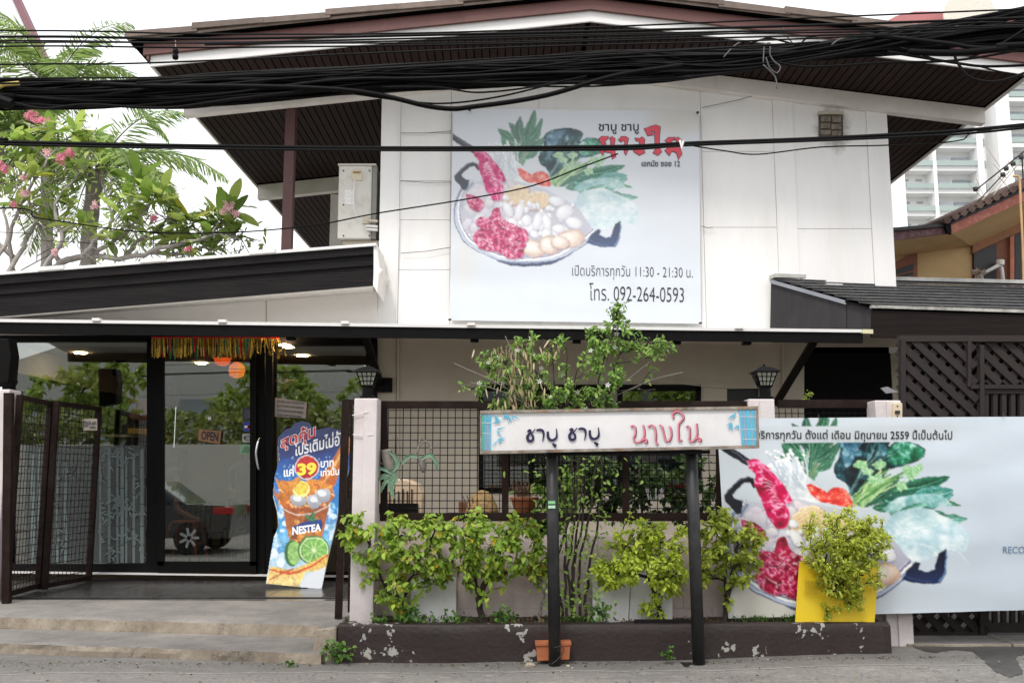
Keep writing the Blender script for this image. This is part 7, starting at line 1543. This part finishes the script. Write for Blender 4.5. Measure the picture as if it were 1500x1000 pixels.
# eaves
MB().prism([at(1300, 350, 14.8), at(1392, 340, 14.8), at(1424, 360, YO), at(1300, 378, YO)], (0, 0, .03)).build('soffit', ocr, HS)
MB().prism([at(1392, 340, 14.8), at(1700, 198, 14.8), at(1700, 235, YO), at(1424, 361, YO)], (0, 0, .03)).build('soffit', ocr, HS)
MB().pp([(1300, 339), (1390, 331), (1391, 342), (1300, 353)], 14.75, .04).build('fascia', drk, HS); MB().pp([(1300, 334), (1391, 326.5), (1391, 331), (1300, 339)], 14.7, .06).build('fascia_top', M_ink, HS)
MB().pp([(1393, 329), (1700, 188), (1700, 203), (1393, 343)], 14.75, .04).build('fascia', salm, HS); MB().pp([(1390, 326), (1700, 182), (1700, 188), (1393, 329)], 14.72, .08).build('fascia_top', M_ink, HS)
MB().pp([(1383, 326), (1393, 324), (1394, 343), (1388, 341)], 14.68, .06).build('eave_corner', M_black, HS)
for i in range(26):
    x = 1388 + i * 12; y = 326.5 - (x - 1388) * .468; c = at(x, y - 4, 14.6); MB().tube([c, c + Vector((.2, 2.2, .28))], .055, 8).build('corrugation', mat('old_roof_sheet', (.11, .07, .06), .9, .3, 8), HS)
MB().prism([at(1388, 325, 14.62), at(1700, 178, 14.62), at(1700, 178, 14.62) + Vector((.2, 2.2, .28)), at(1388, 325, 14.62) + Vector((.2, 2.2, .28))], (0, 0, .02)).build('roof_sheet', mat('old_roof_sheet', (.1, .07, .06), .9), HS)
VP = thing('vent_pipe', 'white bent plastic pipe with cap on the ochre house wall', 'pipe', at(1468, 420, 15.7)); MB().tube([at(1471, 425, 15.8), at(1467, 392, 15.8), at(1464, 388, 15.8), at(1437, 402, 15.7)], .032, 10).build('pipe', M_white_met, VP, smooth=True); MB().tube([at(1465, 388, 15.8), at(1465, 381, 15.8)], .065, 12).build('cap', M_trim, VP)
items = [(at(1434, 401, 15.6), rv(1), rv(1), .14, .06) for _ in range(26)]; link('white_fitting', leaves_mesh('fit', items, [(.6, .52, .46)] * 26), VP, kind='stuff')
AN = thing('roof_antenna', 'thin metal television antenna above the corrugated roof at right', 'antenna', at(1500, 280, 14.8)); ya = 14.9
for a, b, r_ in (((1430, 278), (1500, 222), .012), ((1409, 320), (1470, 255), .010), ((1412, 322), (1480, 250), .008), ((1450, 292), (1500, 230), .008), ((1420, 270), (1448, 300), .006), ((1455, 240), (1475, 262), .006), ((1476, 235), (1490, 255), .006), ((1430, 262), (1440, 285), .006), ((1445, 215), (1465, 245), .006), ((1500, 290), (1497, 225), .012), ((1462, 258), (1500, 300), .007)): MB().tube([at(*a, ya), at(*b, ya)], r_, 5).build('antenna_rod', M_greywall if r_ < .009 else M_bark, AN)
for x, y in ((1429, 277), (1469, 256), (1474, 247), (1496, 230), (1484, 240)): MB().lathe(at(x, y, ya - .03), [(.035, -.03), (.04, 0), (.035, .03)], 8).build('clamp', M_ink, AN)
MB().tube(catmull([at(1484, 258, 14.5), at(1493, 262, 14.5), at(1495, 300, 14.5), at(1498, 360, 14.5), at(1500, 440, 14.5)], 6), .018, 6).build('tan_cable', mat('tan_cable', (.55, .34, .16), .5), None, label='tan cable hanging down in front of the ochre house at the right edge', cat='cable')

# ------------------------------------------------------------------ overhead cables
YCB = 6.2
random.seed(5)
def cable(px, Y, r_, label, group=None, jit=0, m_=None, n=7, nm='overhead_cable'):
    if px[0][0] <= -50: px = [(px[0][0] - 900, px[0][1] + 24)] + list(px)
    if px[-1][0] >= 1515: px = list(px) + [(px[-1][0] + 800, px[-1][1] + (px[-1][1] - px[-2][1]) * 2.2)]
    if isinstance(Y, (list, tuple)): Y = Y[0]
    pts = catmull([at(x, y, Y if not isinstance(Y, (list, tuple)) else Y[i]) for i, (x, y) in enumerate(px)], n)
    if jit: s0 = random.uniform(0, 99); pts = [p + Vector((0, jit * noise.noise((p.x * .9, s0, 0)), jit * noise.noise((p.x * .9, s0, 9)))) for p in pts]
    return MB().tube(pts, r_, 6).build(nm, m_ or M_wire, None, smooth=True, label=label, cat='cable', group=group)
ctr = [(-80, 141), (0, 141), (150, 139), (300, 131), (500, 120), (700, 110), (900, 99), (1050, 92), (1200, 76), (1350, 58), (1500, 42), (1640, 26)]
hw = [15, 17, 20, 22, 19, 18, 24, 17, 13, 20, 32, 44]
G1 = 'black cables bundled together into one thick sagging bundle'
for k in range(100):
    t0 = random.uniform(-1, 1); a1, a2 = random.uniform(.004, .012), random.uniform(0, 6.28); ph = random.uniform(0, 99)
    px_l = []
    for i, ((x, y), h) in enumerate(zip(ctr, hw)):
        v_ = max(-1, min(1, t0 * .75 + .8 * noise.noise((i * .55, ph, 0)) + .25 * math.sin(i * .9 + a2))); px_l.append((x, y + h * v_))
    dep = YCB + .11 * math.cos(t0 * 3 + ph) ; r_ = random.choice((.0045, .006, .007, .0075, .009, .0115))
    cable(px_l, dep, r_, 'black cable lost among many in the thick bundle crossing below the roof', G1, .03, None, 6)
cols2 = [([(-60, 118), (200, 126), (500, 132), (640, 157), (700, 155), (800, 140), (900, 112), (1000, 96)], .016, 'thick black cable sagging lowest beneath the bundle over the wall banner'),
         ([(520, 138), (600, 149), (660, 151), (740, 140), (830, 118)], .006, 'thin black cable looping down from the bundle left of the wall banner'),
         ([(-60, 140), (0, 146), (60, 158), (130, 152), (240, 158), (330, 148), (430, 136)], .009, 'black cable drooping under the left end of the bundle'),
         ([(560, 128), (640, 128), (700, 136), (780, 128), (860, 112)], .006, 'thin black cable looping just above the thick sagging one'),
         ([(1140, 92), (1190, 98), (1300, 92), (1400, 88), (1500, 72), (1600, 50)], .008, 'black cable below the bundle crossing the right soffit'),
         ([(1300, 76), (1400, 92), (1440, 97), (1500, 96), (1600, 90)], .009, 'black cable dipping over the white bargeboard at right'),
         ([(1320, 70), (1380, 90), (1430, 97), (1480, 108), (1600, 118)], .006, 'thin cable curling along the white bargeboard toward the right edge'),
         ([(1396, 74), (1403, 92), (1420, 112), (1450, 119), (1480, 114), (1520, 100), (1580, 86)], .009, 'looped black cable hanging off the bundle at the right edge'),
         ([(1330, 52), (1390, 38), (1450, 34), (1520, 36), (1600, 32)], .006, 'thin cable arching above the bundle against the tower roof'),
         ([(1330, 76), (1400, 78), (1470, 72), (1540, 66)], .022, 'thick black cable in the right lower strand of the bundle'),
         ([(1420, 85), (1470, 62), (1505, 40)], .008, 'short black cable slanting across the bundle at the far right'),
         ([(1260, 50), (1380, 62), (1450, 70), (1600, 62)], .014, 'black cable leaving the lower edge of the bundle at right'),
         ([(1100, 62), (1125, 55), (1150, 60), (1170, 64), (1190, 52), (1250, 50)], .006, 'thin dark cable looping above the bundle over the right bargeboard')]
for p, r_, lb in cols2: cable(p, YCB - .15, r_, lb, None, .01)
for p, lb in (([(1118, 92), (1120, 68), (1128, 64), (1128, 80), (1134, 90), (1143, 98), (1138, 107), (1128, 100), (1122, 85)], 'loose grey loop of wire hanging off the bundle above the wall vent'), ([(1145, 38), (1152, 52), (1163, 66)], 'short loose wire end sticking up from the bundle'), ([(1218, 66), (1230, 58), (1250, 54)], 'short curled wire end over the right part of the bundle'), ([(1060, 84), (1075, 68), (1088, 60)], 'thin wire end rising from the bundle over the right gable'), ([(1118, 95), (1135, 112), (1138, 130)], 'faint thin wire dangling below the bundle near the vent')):
    cable(p, YCB - .2, .0045, lb, None, 0, mat('grey_wire', (.10, .10, .10), .5))
for k, (p, r_) in enumerate((([(-60, 46), (300, 50), (600, 49), (900, 39), (1200, 26), (1560, 11)], .0055), ([(-60, 55), (300, 57), (700, 50), (1100, 40), (1560, 24)], .0085), ([(-60, 61), (300, 63), (750, 53), (1100, 46), (1560, 36)], .006), ([(-60, 69), (300, 70), (700, 65), (1000, 57), (1300, 50)], .0055), ([(-60, 96), (200, 93), (500, 80), (800, 68), (1100, 60), (1400, 47)], .0055), ([(-60, 117), (250, 113), (500, 100), (800, 82), (1100, 68)], .0055), ([(200, 122), (450, 106), (700, 92), (900, 80), (1200, 62)], .007), ([(-60, 124), (150, 119), (400, 108), (650, 96), (850, 88)], .006), ([(300, 66), (600, 60), (900, 52), (1250, 47), (1560, 38)], .005), ([(-60, 64), (400, 64), (800, 60), (1300, 40)], .004))):
    cable(p, YCB - .3 - .05 * k, r_, ('topmost thin black wire crossing the photo along the roofline', 'second wire from the top at the left edge, thickest above the bundle', 'third wire from the top, running flat over the white bargeboard', 'lower wire of the close set of upper wires, ending near the gable', 'lone thin wire midway between the upper wires and the bundle at left', 'thin wire skimming just above the bundle at the left edge', 'thicker wire rising out of the bundle left of the gable peak', 'thin wire lying on top of the bundle at left', 'thin wire starting near the hanging insulator and running right', 'faintest thin wire among the upper set over the left gable')[k], 'thin wires strung above the bundle', 0)
lc = [(-60, 206), (0, 208), (300, 214), (600, 217), (900, 215), (1010, 210), (1200, 203), (1400, 192), (1500, 183), (1600, 174)]
cable(lc, 5.9, .012, 'upper of two thick black cables crossing the wall banner heading', None); cable([(x, y + 3.6 + 1.2 * math.sin(x * .01)) for x, y in lc], 5.88, .0075, 'lower black cable lashed beneath the thick one across the wall banner', None)
MB().tube([at(996, 206, 5.88), at(999, 218, 5.86), at(1001, 207, 5.87)], .008, 6).build('cable_tie', M_white_met, None, label='pale tie clipped round the thick cable at the wall banner edge', cat='cable tie')
cable([(-60, 305), (60, 322), (200, 338), (340, 341), (460, 330), (560, 310), (700, 288), (780, 272), (850, 245), (905, 224)], 5.95, .0045, 'thin wavy black wire sagging across the frangipani and the wall banner', None, .03)
cable([(1000, 210), (1060, 220), (1110, 226), (1200, 217), (1290, 214), (1400, 208), (1520, 185)], 5.9, .0042, 'thin wavy black wire hanging right of the banner under the cables', None, .03)
cable([(-60, 340), (60, 352), (200, 358), (350, 352)], 9, .003, 'faint thin wire low in front of the frangipani branches', None, .01)
IN = thing('cable_insulator', 'small black spool insulator hanging from the upper wires left of the gable', 'insulator', at(257, 80, 5.8)); c = at(257, 82, 5.8); MB().lathe(c, [(.008, .05), (.017, .04), (.02, .02), (.012, .01), (.02, 0), (.017, -.02), (.008, -.025)], 12).build('spool', M_black, IN, smooth=True); MB().tube([c + Vector((0, 0, .04)), at(257, 60, 5.8)], .003, 4).build('wire_hook', M_greywall, IN)
YL_ = thing('cable_clamp', 'dull yellow clamp with a black wrap at the left end of the cable bundle', 'clamp', at(5, 125, 6)); MB().tube([at(-6, 130, 6), at(6, 124, 6), at(28, 122, 6)], .014, 6).build('clamp_arm', mat('dull_yellow', (.5, .38, .1), .6, .2), YL_); MB().tube([at(0, 146, 5.98), at(18, 152, 5.98)], .03, 8).build('black_wrap', M_wire, YL_)

# ------------------------------------------------------------------ across the street (seen in the shop glass)
OW = thing('opposite_wall', 'long pale wall across the street, seen reflected in the shop glass', 'wall', (0, -4.5, 0)); MB().box(-26, 16, -4.7, -4.5, 0, 2.5).build('wall_slab', mat('pale_opposite_wall', (.66, .63, .58), .8, .06, 1), OW)
OH = thing('opposite_house', 'pale gabled house across the street, seen reflected in the glass', 'house', (-12, -14, 0)); MB().prism([(-22, -14, 0), (-6, -14, 0), (-6, -14, 6), (-13, -14, 8.5), (-22, -14, 5.5)], (0, -8, 0)).build('wall', mat('pale_house', (.55, .54, .52), .8, .05), OH)
O2 = thing('opposite_shophouse', 'beige two storey building across the street, seen reflected above the hedge', 'building', (2, -15, 0)); MB().box(-5.8, 16, -20, -15, 0, 6.2).build('wall', mat('beige_shophouse', (.52, .46, .34), .8, .06), O2)
for k in range(6): MB().box(-5 + k * 3.4, -2.8 + k * 3.4, -14.98, -14.9, 3.6, 5.2).build('window', mat('opp_window', (.2, .22, .22), .3), O2)
for k in range(4): MB().box(-20 + k * 3.4, -18.4 + k * 3.4, -13.98, -13.9, 3, 4.6).build('window', mwin, OH)
for i, (x, y, s) in enumerate(((-8, -7, 1.), (-3.5, -8, 1.2), (1.5, -7, .9), (6, -8, 1.1), (-14, -7.5, 1.2))):
    shrub('street_tree', ('round leafy tree across the street near the reflected car', 'tall leafy tree across the street seen in the middle glass', 'leafy tree across the street straight behind the camera', 'leafy tree across the street to the right', 'leafy tree across the street far left')[i], 'tree', (x, y, 0), [[Vector((x, y, 0)), Vector((x, y, 1.5)), Vector((x + .2, y, 3.4 * s))]],
          [(Vector((x + a, y + b, 3.7 * s + c_)), 1.3 * s, 1.2, .9 * s, 1) for a, b, c_ in ((-1, 0, -.2), (.9, .3, 0), (0, -.4, .7))], 110, (.26, .13), lambda a, b: mixc(col_jas(a, b), (.5, .55, .14), .45), 20, .2, trunk_r=.12, twig_j=.08)
items, cols = [], []
for _ in range(9000):
    x = random.uniform(-26, 12); top = 3.5 + .5 * noise.noise((x * .5, 0, 0)) + .3 * noise.noise((x * 1.7, 3, 0)); y = random.uniform(-7, -5); z = top - abs(random.gauss(0, .9)); items.append(((x, y, max(1.6, z)), rv(1), Vector((0, .6, .8)) + rv(.4), random.uniform(.18, .34), .15)); cols.append(mixc((.08, .14, .03), (.42, .46, .12), random.random()))
link('hedge', leaves_mesh('hedge', items, cols), None, kind='stuff', label='yellow green hedge above the wall across the street, reflected in the glass', cat='hedge')
CX = -7.7
CR = thing('parked_car', 'dark grey hatchback parked at the left kerb, seen reflected in the sliding door', 'car', (CX, 4.1, 0))
prof = [(-2.05, .32), (-2.1, .75), (-1.95, .95), (-1.2, 1.02), (-.5, 1.42), (.1, 1.48), (.9, 1.44), (1.6, 1.3), (2.0, .98), (2.1, .6), (2.05, .3)]
mcar = mat('dark_car_paint', (.03, .032, .036), .25, .05, coat=1)
cb = [Vector((CX - x, 3.3, z)) for x, z in prof]; MB().prism([Vector((p.x, 3.3, min(p.z, .98))) for p in cb], (0, 1.7, 0)).build('body', mcar, CR, bevel=.05)
cab = [(-1.15, .97), (-.5, 1.42), (.1, 1.49), (.9, 1.45), (1.6, 1.28), (1.95, .97)]; MB().prism([Vector((CX - x, 3.42, z)) for x, z in cab], (0, 1.46, 0)).build('cabin', mcar, CR, bevel=.05)
for w_ in ([(-.95, 1.0), (-.45, 1.36), (.25, 1.42), (.25, 1.0)], [(.33, 1.0), (.33, 1.42), (.95, 1.38), (1.5, 1.2), (1.6, 1.0)]): MB().prism([Vector((CX - x, 3.41, z)) for x, z in w_], (0, 1.48, 0)).build('side_window', mat('car_glass', (.05, .06, .065), .08), CR)
for sx in (-1.3, 1.3):
    for yy in (3.3, 5.0):
        w_ = MB().lathe((0, 0, 0), [(.2, -.1), (.31, -.1), (.33, -.06), (.33, .06), (.31, .1), (.2, .1)], 24).build('wheel', mat('tyre', (.02, .02, .02), .8), CR, bevel=0); w_.matrix_basis = Matrix.Translation((CX - sx, yy, .33)) @ Matrix.Rotation(R(90), 4, 'X')
        r_ = MB()
        for k in range(7): a = k * .8976; r_.bar((CX - sx, yy + (.1 if yy > 4 else -.1), .33), (CX - sx + .2 * math.cos(a), yy + (.1 if yy > 4 else -.1), .33 + .2 * math.sin(a)), .03, .05)
        r_.build('rim_spokes', mat('alloy_rim', (.7, .7, .72), .4), CR)
for yy in (3.4, 4.8): MB().box(CX - 2.13, CX - 2.08, yy, yy + .25, .72, .86).build('headlight', M_white_met, CR, bevel=.02)
for yy in (3.28, 4.9): MB().box(CX + 1.72, CX + 2.12, yy, yy + .12, .78, .93).build('tail_light', M_cr, CR, bevel=.02)
